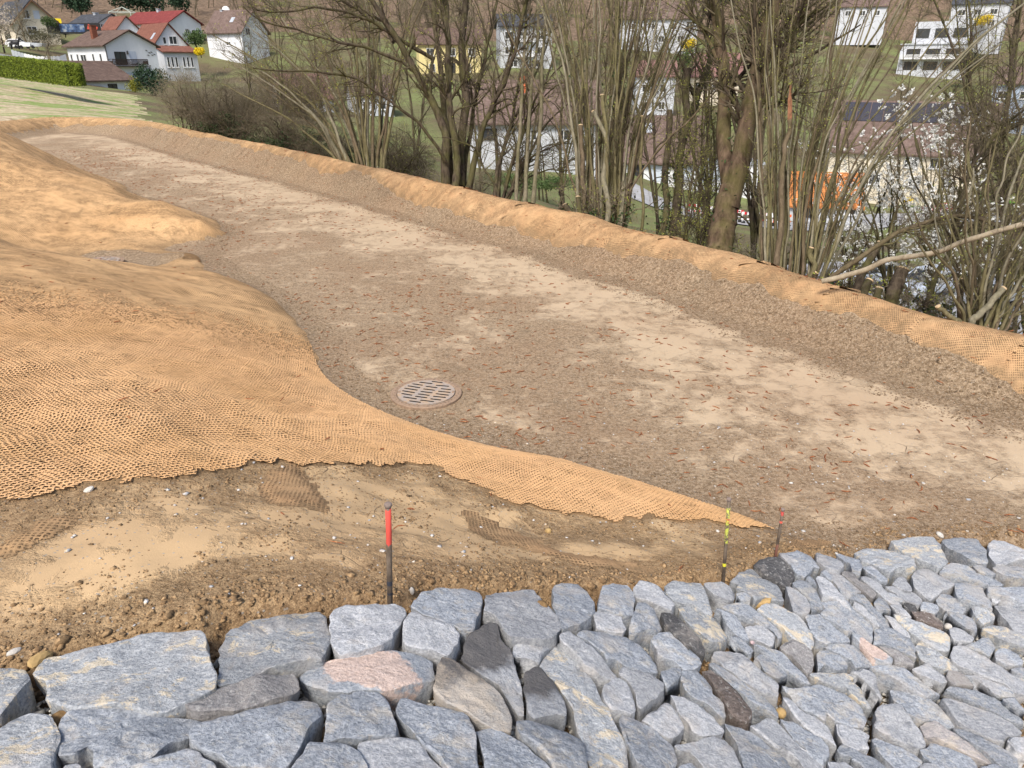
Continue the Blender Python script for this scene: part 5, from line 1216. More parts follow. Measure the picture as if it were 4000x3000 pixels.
def house(label, px_, py_, depth, phi, w, d, he, hr, ridge='y', wall=W_white, roof=R_brown, over=.5, wins=(), drop=7.0, name='house', chim=None, group=None, lean=None, skyl=()):
    p = D(px_, py_, depth); phi = R(phi) + math.atan2(-p[0], p[1])
    root = empty(name, tuple(p), phi); tag(root, label, 'house', group)
    b = MB()
    if lean is not None:      # single pitch, falls to the front
        b.prism([(0, 0, -drop), (0, d, -drop), (0, d, he + hr), (0, 0, he)], (w, 0, 0))
    elif hr <= 0:
        b.prism([(0, 0, -drop), (0, d, -drop), (0, d, he), (0, 0, he)], (w, 0, 0))
    elif ridge == 'y': b.prism([(0, 0, -drop), (w, 0, -drop), (w, 0, he), (w / 2, 0, he + hr), (0, 0, he)], (0, d, 0))
    else: b.prism([(0, 0, -drop), (0, d, -drop), (0, d, he), (0, d / 2, he + hr), (0, 0, he)], (w, 0, 0))
    b.build('wall', wall, root)
    r = MB(); th = .22
    if lean is not None:
        s = hr / d
        r.prism([(-over, -over, he - over * s + .02), (-over, d + .1, he + hr + .1 * s + .02), (-over, d + .1, he + hr + th), (-over, -over, he - over * s + th)], (w + 2 * over, 0, 0))
    elif hr <= 0:
        r.box((w / 2, d / 2, he + .13), (w + 2 * over, d + 2 * over, .25))
    elif ridge == 'y':
        s = hr / (w / 2); o2 = over
        r.prism([(-o2, -over, he - o2 * s + .02), (w / 2, -over, he + hr + .02), (w + o2, -over, he - o2 * s + .02), (w + o2, -over, he - o2 * s + th), (w / 2, -over, he + hr + th * 1.1), (-o2, -over, he - o2 * s + th)], (0, d + 2 * over, 0))
    else:
        s = hr / (d / 2); o2 = over
        r.prism([(-over, -o2, he - o2 * s + .02), (-over, d / 2, he + hr + .02), (-over, d + o2, he - o2 * s + .02), (-over, d + o2, he - o2 * s + th), (-over, d / 2, he + hr + th * 1.1), (-over, -o2, he - o2 * s + th)], (w + 2 * over, 0, 0))
    ro = r.build('roof', roof, root)
    for (cx, cy, ch, cw, cm) in (chim or ()):
        c = MB(); c.box((cx, cy, he + hr * .5 + ch / 2), (cw, cw * .8, hr + ch)); c.box((cx, cy, he + hr + ch + .02), (cw * 1.2, cw, .1)); c.build('chimney', cm, ro)
    for (sx, sz, sw) in skyl:
        c = MB()
        if ridge == 'x':
            s = hr / (d / 2); c.prism([(sx, sz, he + sz * s + .24), (sx + sw, sz, he + sz * s + .24), (sx + sw, sz + 1.0, he + (sz + 1.0) * s + .24), (sx, sz + 1.0, he + (sz + 1.0) * s + .24)], (0, 0, .06))
        else:
            s = hr / (w / 2); c.prism([(sz, sx, he + sz * s + .24), (sz + 1.0, sx, he + (sz + 1.0) * s + .24), (sz + 1.0, sx + sw, he + (sz + 1.0) * s + .24), (sz, sx + sw, he + sz * s + .24)], (0, 0, .06))
        c.build('skylight', M_metal, ro)
    for wn_ in wins:
        face, x, z, ww, hh = wn_[:5]; kind = wn_[5] if len(wn_) > 5 else 'w'
        def P(a, zz, off):
            return {'F': (x + a, -off, z + zz), 'L': (-off, x + a, z + zz), 'R': (w + off, x + a, z + zz)}[face]
        def slab(m, a0, a1, z0, z1, o0, o1):
            q = [P(a0, z0, o0), P(a1, z0, o0), P(a1, z1, o0), P(a0, z1, o0)]
            e = np.array(P(a0, z0, o1)) - np.array(q[0]); m.prism(q, e)
        f = MB()
        if kind == 's':
            slab(f, 0, ww, 0, hh, .003, .06); f.build('shutter', M_shut, root); continue
        t_ = .09
        slab(f, 0, ww, 0, t_, .003, .09); slab(f, 0, ww, hh - t_, hh, .003, .09); slab(f, 0, t_, t_, hh - t_, .003, .088); slab(f, ww - t_, ww, t_, hh - t_, .003, .088)
        n = 1 if ww < 1.0 else 2 if ww < 2.2 else int(round(ww / .9))
        for k in range(1, n): slab(f, ww * k / n - .045, ww * k / n + .045, t_, hh - t_, .003, .082)
        fo = f.build('door' if kind == 'd' else 'window', M_frame if kind != 'k' else M_wood, root)
        g = MB(); slab(g, t_, ww - t_, t_, hh - t_, .004, .03); g.build('pane', M_glass, fo)
        if kind == 'w':
            g = MB(); slab(g, -.08, ww + .08, -.1, -.003, .003, .16); g.build('sill', M_frame, fo)
    return root
def balcony(root, x0, x1, z, depth=1.3, mat=M_wood, hh=1.0):
    b = MB(); b.box(((x0 + x1) / 2, -depth / 2 - .01, z - .08), (x1 - x0, depth, .16)); bo = b.build('balcony', mat, root)
    r = MB(); r.box(((x0 + x1) / 2, -depth, z + hh), (x1 - x0, .1, .1)); r.box(((x0 + x1) / 2, -depth, z + .12), (x1 - x0, .08, .12))
    n = int((x1 - x0) / .22)
    for i in range(n + 1): r.box((x0 + (x1 - x0) * i / n, -depth - .002, z + hh / 2 + .05), (.12, .05, hh - .06))
    for xx in (x0, x1): r.box((xx, -depth / 2, z + hh), (.08, depth, .08)); r.box((xx, -depth / 2, z + .5), (.05, depth, .5))
    r.build('railing', mat, bo)

def W(face, z, lst, ww, hh, kind='w'): return [(face, x, z, ww, hh, kind) for x in lst]
h1 = house('white gabled house with dark wooden balcony and metal birds on its wall', 438, 328, 123, 30, 9.5, 12, 6.1, 2.3, 'y', W_white, R_brown, .6,
           W('L', 3.3, [1.3], .7, 1.5) + W('L', 3.3, [3.6], .7, 1.5) + W('L', 3.3, [6.2], 1.8, 1.4) + W('L', 3.3, [8.6], .7, 1.5) + W('L', 3.3, [10.6], .7, 1.5) + [('F', 1.5, 3.1, 2.0, 2.0, 'k'), ('F', 4.2, 3.2, 1.2, 2.0, 's'), ('F', 2.4, .2, 2.0, 1.6, 's'), ('F', 4.8, -.1, 1.1, 2.1, 'k')],
           chim=[(2.2, 6.2, .9, .9, M_brick)])
balcony(h1, .2, 6.6, 2.9); balcony(h1, 3.6, 7.6, -.2)
# wall ornaments: flying geese, two standing cranes, a rooster vane
def bird(root, face_pts, nm):
    b = MB()
    for q in face_pts: b.prism([(x, -.03, z) for x, z in q], (0, -.03, 0))
    return b.build(nm, M_drain, root)
for i, (x, z) in enumerate([(7.2, 5.35), (7.7, 5.0), (8.1, 5.1), (7.4, 4.6), (8.2, 4.6), (8.6, 4.75)]):
    bird(h1, [[(x, z), (x + .28, z + .14), (x + .5, z), (x + .28, z + .05)], [(x + .2, z + .02), (x + .32, z + .08), (x + .6, z - .08), (x + .3, z - .06)]], 'metal_bird')
for x in (5.6, 6.9):
    bird(h1, [[(x - .1, 1.9), (x + .5, 2.0), (x + .7, 2.35), (x + .3, 2.45), (x - .1, 2.2)], [(x + .55, 2.3), (x + .72, 2.3), (x + .8, 2.9), (x + .7, 2.95)], [(x + .65, 2.85), (x + 1.0, 2.85), (x + .8, 3.0)], [(x + .2, 1.2), (x + .26, 1.2), (x + .26, 2.0), (x + .2, 2.0)]], 'metal_crane')
lamp = MB(); lamp.box((3.85, -.15, 4.9), (.22, .22, .4)); lamp.prism([(3.7, -.05, 5.1), (4.0, -.05, 5.1), (3.85, -.05, 5.3)], (0, -.2, 0)); lamp.build('wall_lamp', M_drain, h1)
lamp = MB(); lamp.box((4.5, -.15, 1.4), (.22, .22, .4)); lamp.prism([(4.35, -.05, 1.6), (4.65, -.05, 1.6), (4.5, -.05, 1.8)], (0, -.2, 0)); lamp.build('wall_lamp', M_drain, h1)
pp = MB(); pp.tube([(.1, -.1, 6.0), (.1, -.1, 5.2), (.1, -.1, -2)], .07, 6); pp.build('rain_pipe', M_drain, h1)
h2 = house('low white garage with steep dark tiled roof at the field edge', 352, 389, 106, 33, 7.2, 10.5, 2.7, 2.4, 'x', W_white, R_brown, .7, [('F', 3.3, 1.0, 1.5, 1.1, 'k')], name='garage')
h3 = house('tall white house with red brown roof and steep gable', 621, 292, 143, 24, 7.0, 11, 5.4, 3.9, 'y', W_white, R_redb, .5, [('F', 2.0, 5.6, .7, 1.3), ('F', 3.3, 5.6, 1.6, 1.5), ('F', .8, 1.6, .8, 1.6)], skyl=[(2.0, .8, .9)])
house('small gabled wing with red brown roof behind the white house\'s chimney', 492, 285, 152, 24, 4.4, 7, 8.6, 2.2, 'y', W_white, R_redb, .5, [], name='house_wing')
an = house('lean to annex with red roof and a row of tall windows', 652, 283, 138, 24, 6.6, 3.2, 3.6, 1.0, 'x', W_grey, R_redb, .4, [('F', .4 + i * .8 if i < 3 else 1.1 + i * .8, .9, .55, 1.9) for i in range(6)], name='annex', lean=1)
h4 = house('long white house with a dark red roof', 667, 147, 165, 40, 9.3, 15.5, 3.2, 2.5, 'y', W_white, R_red, .6, [('F', 6.2, -1.0, 2.2, 2.9), ('F', 4.4, .8, 1.1, 1.3), ('F', 8.2, -1.0, .9, 1.6), ('L', 4, -.2, 2.6, 1.4), ('L', 9, -.2, 1.4, 1.4)], chim=[(4.6, 8, .7, .8, M_metal)])
h5 = house('white bungalow with dark slate roof and glazed porch', 396, 137, 168, 38, 7.2, 9.4, 2.7, 1.8, 'y', W_white, R_slate, .6, [('L', 2.6, .9, 2.4, 1.2), ('L', 6.6, .9, 1.0, 1.3)] + [('F', .3 + i * 1.15, .2, 1.0, 2.2) for i in range(6)], chim=[(3.6, 5, .5, 1.0, M_metal)])
h6 = house('cream house with broad dark roof and wooden eaves', 70, 172, 152, 18, 8.7, 14, 4.4, 4.2, 'y', W_cream, R_slate, .9, [('F', 2.2, 5.0, 1.4, 1.6), ('F', 4.4, 5.0, 1.2, 1.6, 's'), ('F', 2.4, 2.0, 2.0, 1.5), ('F', 6.4, 2.2, 1.3, 1.2), ('F', 2.8, -1.2, 1.4, 1.8, 'k'), ('L', 3, 1.0, 3.4, 2.4, 'k')], chim=[(4.4, 6, 1.2, .9, M_drain)])
b = MB(); b.prism([(-.9, -.95, 3.45), (4.35, -.95, 8.6), (4.35, -.95, 8.3), (-.9, -.95, 3.15)], (0, .15, 0)); b.prism([(9.6, -.95, 3.45), (4.35, -.95, 8.6), (4.35, -.95, 8.3), (9.6, -.95, 3.15)], (0, .15, 0)); b.build('bargeboard', flat('brown_wood', (.20, .11, .06)), h6)
h7 = house('white house with brown roof half behind bare twigs', 952, 200, 158, 48, 8.5, 10, 4.1, 4.2, 'y', W_white, R_mauve, .6, [('L', 3.4, 1.2, 1.2, .8), ('F', 1.4, 3.3, 1.4, 1.4)], skyl=[(3.4, 1.6, 1.0)], chim=[(4.3, 8.5, .3, .7, M_metal)])
h8 = house('pale yellow house with dark brown roof beyond the five stemmed tree', 1640, 292, 150, 4, 13.2, 8, 6.0, 2.8, 'x', W_yellow, R_brown, .5, W('F', 3.6, [1.6, 6.2, 10.4], 1.5, 1.5) + W('F', .6, [2, 9.6], 1.3, 1.5) + [('F', 5.4, 0, 2.2, 2.3, 'k')])
h9 = house('tall bluish white apartment house with balconies behind the pole trunks', 1955, 262, 158, 6, 11.5, 9, 8.2, 2.4, 'x', W_grey, R_slate, .5, W('F', 5.6, [1, 4.4, 8], 1.8, 1.5) + W('F', 2.6, [1, 4.4, 8], 1.8, 1.5) + W('F', .0, [2, 7], 1.8, 1.5), name='apartment_house')
balcony(h9, 3.6, 7.4, 5.2, 1.2, M_frame); balcony(h9, 3.6, 7.4, 2.2, 1.2, M_frame)
h10 = house('large house with mauve brown roof seen through the five stemmed tree', 1838, 652, 84, -4, 14.8, 9, 5.2, 4.0, 'x', W_grey, R_mauve, .6, [('F', 1.0, 3.0, 2.2, 1.3, 'k'), ('F', 6.4, 3.0, 1.4, 1.2), ('F', 10.2, 3.0, 1.4, 1.2)], chim=[(6.2, 3.2, .6, .8, flat('orange_chimney', (.75, .2, .08)))])
b = MB(); b.prism([(-.78, -.65, 4.6), (-.78, 4.5, 9.35), (-.78, 4.5, 9.85), (-.78, -.65, 5.1)], (.14, 0, 0)); b.build('bargeboard', M_frame, h10)
h11 = house('white house under a big mauve brown roof with one white skylight', 2440, 707, 94, 3, 9.6, 9, 2.8, 4.9, 'x', W_white, R_mauve, .6, [('F', .8, 0, 1.6, 2.1, 'k'), ('F', 3.2, 0, 2.2, 2.1, 's'), ('F', 6.4, 0, 2.2, 2.1, 's')], skyl=[(2.0, 2.6, 1.3)])
house('low white flat roofed garage behind the ivy covered snags', 2745, 702, 96, 3, 7.6, 5, 2.1, 0, 'x', W_white, M_metal, .2, [('F', .8, 0, 2.4, 1.8, 's')], name='garage')
house('narrow white house with pinkish roof between trunk and snag', 2478, 452, 124, 5, 6.6, 7, 6.4, 2.2, 'x', W_pale, R_pink, .4, W('F', 3.8, [1, 4], 1.1, 1.3) + W('F', 1, [1, 4], 1.1, 1.3))
house('white cottage with pink tiled roof beside the forsythia', 2690, 388, 140, -4, 9.2, 8, 4.3, 3.8, 'x', W_cream, R_pink, .4, W('F', 1.6, [4.2], 1.6, 1.4) + W('F', 1.6, [1.0, 7.2], 1.0, 1.4))
house('white house with wide brown roof high behind the hazel clump', 2420, 175, 188, 4, 20, 9, 6.4, 3.8, 'x', W_pale, R_mauve, .6, W('F', 3.6, [2, 8, 13, 17], 1.6, 1.5) + W('F', .6, [4, 10, 15], 1.6, 1.5))
hm = house('modern white terraced villa with stacked balconies on the far slope', 3500, 283, 188, -6, 15.5, 10, 6.6, 0, 'x', W_pale, W_grey, .3, W('F', 3.6, [1.5, 6.0, 10.5], 3.2, 2.0, 'k') + W('F', .6, [1.5, 6.0, 10.5], 3.2, 2.0, 'k'), name='villa')
balcony(hm, .5, 15, 3.3, 1.6, M_frame, .9)
u_ = MB(); u_.box((8.5, 6.5, 9.4), (13, 7, 5.2)); uo = u_.build('upper_storey', W_pale, hm)
for i in range(3):
    g = MB(); g.box((4.2 + i * 4.2, 2.97, 9.3), (3.0, .1, 2.2)); g.build('pane', M_glass, uo)
house('long house with dark solar roof behind the white blossom', 3215, 715, 105, -3, 20, 11, 5.0, 6.0, 'x', W_cream, R_mauve, .6, W('F', 2.8, [10, 13.2], 1.8, 1.4) + W('F', .2, [2, 6, 11, 15], 1.5, 1.5), skyl=())
s_ = 6.0 / 5.5

hs = [o for o in bpy.data.objects if o.get('label', '').startswith('long house with dark solar')][0]
for i in range(10):
    m = MB(); x = 1.0 + i * 1.75
    m.prism([(x, 3.0, 5.0 + 3.0 * s_ + .26), (x + 1.65, 3.0, 5.0 + 3.0 * s_ + .26), (x + 1.65, 5.2, 5.0 + 5.2 * s_ + .26), (x, 5.2, 5.0 + 5.2 * s_ + .26)], (0, -.05, .07)); m.build('solar_panel', flat('solar_panel', (.035, .035, .05), .25, .5), hs) if i == 0 else m.build('solar_panel', bpy.data.materials['solar_panel'], hs)
house('blue grey house at the far right edge', 3865, 402, 138, -8, 11, 8, 3.6, 2.6, 'x', W_blue, R_mauve, .5, W('F', .8, [1, 4.6, 8], 1.7, 1.4))
house('white house at the top right beside the yellow shrub', 3700, 112, 212, -5, 14.5, 9, 6.4, 2.6, 'x', W_pale, R_slate, .5, W('F', 3.4, [2, 6, 10], 1.8, 1.5) + W('F', .4, [2, 6, 10], 1.8, 1.5))
house('white bungalow far up behind the leaning hazel stems', 3270, 78, 218, 2, 13.5, 9, 3.6, 3, 'x', W_pale, R_mauve, .5, W('F', 1, [2, 6, 10], 1.6, 1.4))
house('low shed under a bright orange tiled roof behind the leaning stems', 3075, 850, 82, 8, 7.6, 6.0, 1.6, 3.0, 'x', W_grey, R_orange, .4, [('F', 1.0, .1, 1.8, 1.7, 'k'), ('F', 6.0, .6, 1.2, 1.0)], name='shed')
house('small white house glimpsed behind the fanned hazel', 1395, 470, 104, 12, 5.6, 6, 3.6, 2.2, 'x', W_pale, R_mauve, .4, [('F', 1, 1.4, 1.1, 1.2), ('F', 3.4, 1.4, 1.1, 1.2)])
house('grey house with pinkish roof low behind the brambles', 1120, 470, 100, 14, 7.0, 7, 2.8, 3.0, 'x', W_pale, R_pink, .4, [('F', 1.2, .9, 1.2, 1.2)])

# ------------------------------------------------------------------ roads and yards
def strip(name, pts, width, mat, lift=.06):
    P = np.array([D(a, b_, c)[:2] for a, b_, c in pts])
    t = np.linspace(0, len(P) - 1, len(P) * 10)
    X = np.interp(t, range(len(P)), P[:, 0]); Y = np.interp(t, range(len(P)), P[:, 1])
    dx, dy = np.gradient(X), np.gradient(Y); l = np.hypot(dx, dy); nx, ny = -dy / l, dx / l
    vs = []
    for k in np.linspace(-.5, .5, 5):
        x, y = X + nx * width * k, Y + ny * width * k
        vs.append(np.c_[x, y, height(x, y, False, False) + lift])
    n = len(t); V = np.vstack(vs); f = []
    for k in range(4):
        for i in range(n - 1): f.append((k * n + i, k * n + i + 1, (k + 1) * n + i + 1, (k + 1) * n + i))
    o = mesh_obj(name, V, np.array(f), mat); return tag(o, kind='structure')
def asphalt(name, c):
    t = NT(name, .9, .2); n = t.noise(.5, 5, .6); k = t.ramp(n, (.35, .8), (.65, 1.1))
    return t.done(t.mix(1.0, c, k, 'MULTIPLY'))
M_asph = asphalt('asphalt_pale', (.34, .34, .345)); M_asph2 = asphalt('asphalt', (.26, .255, .25))
strip('road', [(-60, 196, 108), (0, 208, 109), (80, 224, 111), (150, 243, 113), (230, 260, 116), (290, 268, 120)], 4.2, M_asph2, .25)
strip('road', [(2200, 770, 90), (2430, 780, 86), (2600, 795, 80), (2800, 850, 71), (3000, 880, 69), (3250, 870, 80), (3500, 845, 92), (3800, 860, 94), (4200, 900, 96)], 6.0, M_asph, .12)
strip('pavement', [(3080, 1010, 47), (3300, 1080, 44), (3600, 1120, 43), (3900, 1170, 41), (4300, 1250, 40)], 12.0, M_asph, .12)
strip('lawn', [(3450, 760, 104), (3600, 755, 106), (3850, 765, 108)], 12.0, flat('lawn_green', (.10, .24, .035), .95, .1, .3, .5), .18)

# ------------------------------------------------------------------ vehicles
M_tyre = flat('tyre', (.02, .02, .02), .9); M_rimm = flat('alloy', (.5, .5, .52), .35, .5); M_cglass = flat('car_glass', (.03, .035, .04), .08, .7, .1, 1)
def car(label, px_, py_, depth, rz, paint, L=4.3, Wd=1.78, H=1.48, van=False, group='cars parked in the valley'):
    p = D(px_, py_, depth); z = float(height([p[0]], [p[1]], False, False)[0]) + .18
    root = empty('parked_car', (p[0], p[1], z), R(rz)); tag(root, label, 'car', group)
    h = L / 2
    if van: prof = [(-h, .35), (-h, 1.0), (-h + .05, H), (h - 1.6, H), (h - .85, 1.02), (h - .1, .85), (h, .6), (h, .35)]
    else: prof = [(-h, .38), (-h + .03, .85), (-h + .15, .95), (-h + .75, H - .04), (-h + 1.3, H), (h - 1.9, H), (h - 1.05, .98), (h - .15, .78), (h, .6), (h, .36)]
    bm = bmesh.new()
    def loop(sy, k):
        return [bm.verts.new((x, sy * (Wd / 2 * (1 - .16 * max(0, (zz - .9) / (H - .9)))) * k, zz)) for x, zz in prof]
    a = loop(-1, 1); b_ = loop(1, 1); n = len(prof)
    bm.faces.new(a); bm.faces.new(b_[::-1])
    for i in range(n): bm.faces.new((a[i], b_[i], b_[(i + 1) % n], a[(i + 1) % n]))
    bmesh.ops.recalc_face_normals(bm, faces=bm.faces)
    me = bpy.data.meshes.new('body'); bm.to_mesh(me); bm.free(); me.materials.append(paint)
    bo = bpy.data.objects.new('body', me); col.objects.link(bo); bo.parent = root
    m = bo.modifiers.new('b', 'BEVEL'); m.width = .09; m.segments = 3
    x0, x1 = (-h + .3, h - 1.2) if van else (-h + .45, h - 1.25)
    for sy in (-1, 1):
        g = MB(); yt = sy * (Wd / 2 * .86 + .012); yb = sy * (Wd / 2 * .985 + .012)
        g.prism([(x0 - .1, yb, .98), (x1 + .15, yb, .98), (x1 - .45, yt, H - .12), (x0 + .35, yt, H - .12)], (0, sy * .01, 0)); g.build('side_window', M_cglass, root)
    g = MB(); xa, xb = (h - .92, h - 1.55) if van else (h - 1.08, h - 1.83)
    g.prism([(xa + .03, -.7, 1.02), (xa + .03, .7, 1.02), (xb + .03, .62, H - .06), (xb + .03, -.62, H - .06)], (.02, 0, .02)); g.build('windscreen', M_cglass, root)
    g = MB(); xa, xb = (-h - .02, -h + .03) if van else (-h + .2, -h + .68)
    g.prism([(xa, -.68, 1.0), (xa, .68, 1.0), (xb, .6, H - .12), (xb, -.6, H - .12)], (-.03, 0, .01)); g.build('rear_window', M_cglass, root)
    for sx in (-1, 1):
        for sy in (-1, 1):
            w_ = MB(); c = (sx * (h - .82), sy * (Wd / 2 - .09), .33)
            w_.tube([(c[0], c[1] - .11, c[2]), (c[0], c[1] + .11, c[2])], .33, 18); wo = w_.build('wheel', M_tyre, root)
            r_ = MB(); r_.tube([(c[0], c[1] + sy * .112, c[2]), (c[0], c[1] + sy * .125, c[2])], .2, 14); r_.build('rim', M_rimm, wo)
    for sy in (-1, 1):
        l_ = MB(); l_.box((h - .06, sy * .62, .68), (.14, .34, .15)); l_.build('headlight', M_frame, root)
        l_ = MB(); l_.box((-h + .03, sy * .68, .82), (.1, .22, .2)); l_.build('tail_light', flat('tail_red', (.4, .02, .02)) if 'tail_red' not in bpy.data.materials else bpy.data.materials['tail_red'], root)
    g = MB(); g.box((h - .01, 0, .48), (.06, 1.0, .16)); g.build('grille', M_tyre, root)
    return root
def paint(name, c): return flat(name, c, .3, .6, .05, 2)
P_silver = paint('paint_silver', (.50, .55, .62)); P_dark = paint('paint_dark', (.05, .055, .065)); P_red = paint('paint_red', (.50, .02, .03)); P_white = paint('paint_white', (.75, .75, .76)); P_blue = paint('paint_blue', (.06, .12, .35))
car('pale silver car parked left, half hidden by leaning stems', 3360, 1118, 43.5, 205, P_silver)
car('dark nosed silver estate car parked between the two others', 3610, 1165, 42, 208, P_silver, 4.5, 1.82, 1.55)
car('grey car parked rightmost behind white blossom', 3850, 1190, 41, 208, paint('paint_grey', (.30, .32, .35)), 4.4)
car('small red hatchback on the pale road', 3655, 838, 95, 172, P_red, 3.8, 1.7, 1.5)
car('little dark grey car beside the white house\'s side wall', 288, 258, 119, 95, P_dark, 4.0)
car('tiny blue car on the far green slope', 3345, 330, 150, 10, P_blue, 4.0)
car('white car parked in front of the cream house', 75, 178, 142, 8, P_white, 4.4)
# ------------------------------------------------------------------ striped road barriers
def mat_barrier(name, c1):
    t = NT(name, .6, .3); s_ = t.n.new('ShaderNodeSeparateXYZ'); t.l.new(t.co('Object'), s_.inputs[0])
    f = t.math('FRACT', t.math('MULTIPLY', t.math('ADD', s_.outputs[0], t.math('MULTIPLY', s_.outputs[2], .0)), 2.0))
    return t.done(t.mix(t.math('GREATER_THAN', f, .5), (.78, .78, .78), c1))
M_barr = mat_barrier('barrier_red_white', (.55, .02, .03)); M_barr2 = mat_barrier('barrier_orange_white', (.80, .14, .03))
def barrier(px_, py_, depth, rz, m, label):
    p = D(px_, py_, depth); z = float(height([p[0]], [p[1]], False, False)[0]) + .1
    r = empty('road_barrier', (p[0], p[1], z), R(rz)); tag(r, label, 'barrier', 'striped barriers along the roadworks')
    b = MB(); b.box((1.0, 0, .93), (2.0, .04, .25)); b.build('top_board', m, r)
    b = MB(); b.box((1.0, 0, .38), (2.0, .035, .12)); b.build('lower_rail', m, r)
    for x in (.12, .5, .9, 1.3, 1.88):
        b = MB(); b.box((x, .003, .5), (.05, .03, .8)); b.build('post', M_frame, r)
    for x in (.25, 1.75):
        b = MB(); b.box((x, 0, .06), (.35, .7, .12)); b.build('foot', M_tyre, r)
    return r
M_LB = ['red white barrier leftmost of the roadworks row', 'red white barrier second from the left in the roadworks row', 'red white barrier third from the left in the roadworks row', 'red white barrier just left of the big trunk', 'red white barrier just right of the big trunk', 'red white barrier last before the orange one', 'orange and white barrier seen between the hazel stems']
for i, (x, y, d_) in enumerate([(2675, 842, 73), (2730, 856, 72), (2775, 868, 71), (2815, 880, 70), (2890, 890, 69), (2945, 893, 69), (3005, 890, 69)]):
    barrier(x, y, d_, -18 if i < 5 else 2, M_barr2 if i == 6 else M_barr, M_LB[i])

# ------------------------------------------------------------------ leafy things
def mat_leaf(name, c1, c2, tr=.25):
    t = NT(name, .75, .2)
    n = t.noise(2.2, 4, .7); n2 = t.noise(23, 2, .6)
    c = t.mix(t.ramp(t.math('ADD', t.math('MULTIPLY', n, .5), t.math('MULTIPLY', n2, .5)), (.36, 0), (.64, 1)), c1, c2)
    return t.done(c)
L_hedge = mat_leaf('hedge_green', (.055, .085, .012), (.26, .32, .035)); L_dark = mat_leaf('conifer_green', (.012, .03, .018), (.04, .075, .035)); L_mid = mat_leaf('shrub_green', (.03, .06, .02), (.11, .16, .05)); L_yel = mat_leaf('forsythia', (.60, .42, .01), (.85, .68, .03)); L_box = mat_leaf('yellow_green', (.14, .15, .02), (.30, .29, .05)); L_blos = mat_leaf('blossom', (.62, .62, .58), (.85, .85, .82)); L_bud = mat_leaf('buds', (.16, .19, .03), (.36, .36, .08)); L_pale = mat_leaf('dry_beige', (.40, .32, .24), (.62, .54, .44))
def leaf_quads(name, P, N, size, mat, parent=None, rs=rng):
    n = len(P); u = rs.normal(size=(n, 3)); v = rs.normal(size=(n, 3))
    if N is not None: u = u - (u * N).sum(1)[:, None] * N * .6
    u /= np.linalg.norm(u, axis=1)[:, None]; v = v - (u * v).sum(1)[:, None] * u; v /= np.linalg.norm(v, axis=1)[:, None]
    s = (size * rs.uniform(.6, 1.4, n))[:, None]
    V = np.stack([P - u * s, P - v * s * .45, P + u * s, P + v * s * .45], 1).reshape(-1, 3)
    return mesh_obj(name, V, np.arange(n * 4).reshape(n, 4), mat, parent)
def shrub(label, px_, py_, depth, w, h, mat=L_mid, n=1800, size=.09, name='shrub', cat='shrub', lobes=7, group=None, cone=False, stem=True, seed=1):
    rs = np.random.default_rng(seed + int(px_)); p = D(px_, py_, depth)
    z = p[2]
    root = empty(name, (p[0], p[1], z)); tag(root, label, cat, group)
    P = []
    if cone:
        t = rs.random(n) ** .6; a = rs.uniform(0, 6.28, n); r = w / 2 * (t) * (.75 + .3 * np.sin(a * 5 + t * 20)) * rs.uniform(.7, 1.05, n)
        P = np.c_[r * np.cos(a), r * np.sin(a), h * (1 - t) * .97 + .1 * h * rs.random(n)]
    else:
        for k in range(lobes):
            c = np.array([rs.uniform(-.30, .30) * w, rs.uniform(-.30, .30) * w, h * rs.uniform(.3, .66)]); rr_ = np.array([w, w, h]) * rs.uniform(.22, .36)
            q = rs.normal(size=(n // lobes, 3)); q /= np.linalg.norm(q, axis=1)[:, None]
            P.append(c + q * rr_ * rs.uniform(.6, 1.08, (n // lobes, 1)))
        P = np.vstack(P)
    leaf_quads('foliage', P, None, size * np.ones(len(P)), mat, root, rs)
    b = MB()
    for k in range(3): b.tube([(0, 0, -.4), (rs.uniform(-.1, .1) * w, rs.uniform(-.1, .1) * w, h * .3), (rs.uniform(-.2, .2) * w, rs.uniform(-.2, .2) * w, h * .6)], [.05 * h ** .5, .04, .015], 5)
    b.build('stem', M_wood, root)
    return root
# clipped hedge by the field
hp = np.array([D(-120, 292, 70), D(0, 300, 69), D(100, 312, 67), (D(190, 324, 65)), D(272, 336, 63)])
hr_ = MB(); P = []; rs = np.random.default_rng(4)
hh, ht = 1.75, 1.5
hroot = empty('hedge', tuple(hp[0])); tag(hroot, 'long clipped green hedge at the top of the stubble field', 'hedge')
V = []
for i in range(len(hp) - 1):
    a, b_ = hp[i], hp[i + 1]; dirv = (b_ - a)[:2] / np.hypot(*(b_ - a)[:2]); nr = np.array([-dirv[1], dirv[0]])
    n = 9000
    t = rs.random(n); base = a + (b_ - a) * t[:, None]; f = rs.random(n)
    side = np.where(f < .55, 0, np.where(f < .9, 1, 2))
    off = np.where(side == 0, -.0, np.where(side == 1, rs.uniform(0, ht, n), ht)); zz = np.where(side == 1, hh, rs.uniform(0, hh, n))
    q = base.copy(); q[:, :2] += nr * off[:, None]; q[:, 2] += zz + .05 * vnoise(q[:, 0] * 3, q[:, 1] * 3, .5, 3)
    q += rs.normal(0, .05, q.shape); P.append(q)
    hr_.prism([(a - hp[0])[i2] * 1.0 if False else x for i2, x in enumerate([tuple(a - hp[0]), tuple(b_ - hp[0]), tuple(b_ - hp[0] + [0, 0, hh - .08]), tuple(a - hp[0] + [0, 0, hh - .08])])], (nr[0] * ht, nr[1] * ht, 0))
n = 2500; q = hp[-1] + np.c_[nr[0] * rs.uniform(0, ht, n), nr[1] * rs.uniform(0, ht, n), rs.uniform(0, hh, n)] + rs.normal(0, .05, (n, 3)); P.append(q)
P = np.vstack(P) - hp[0]
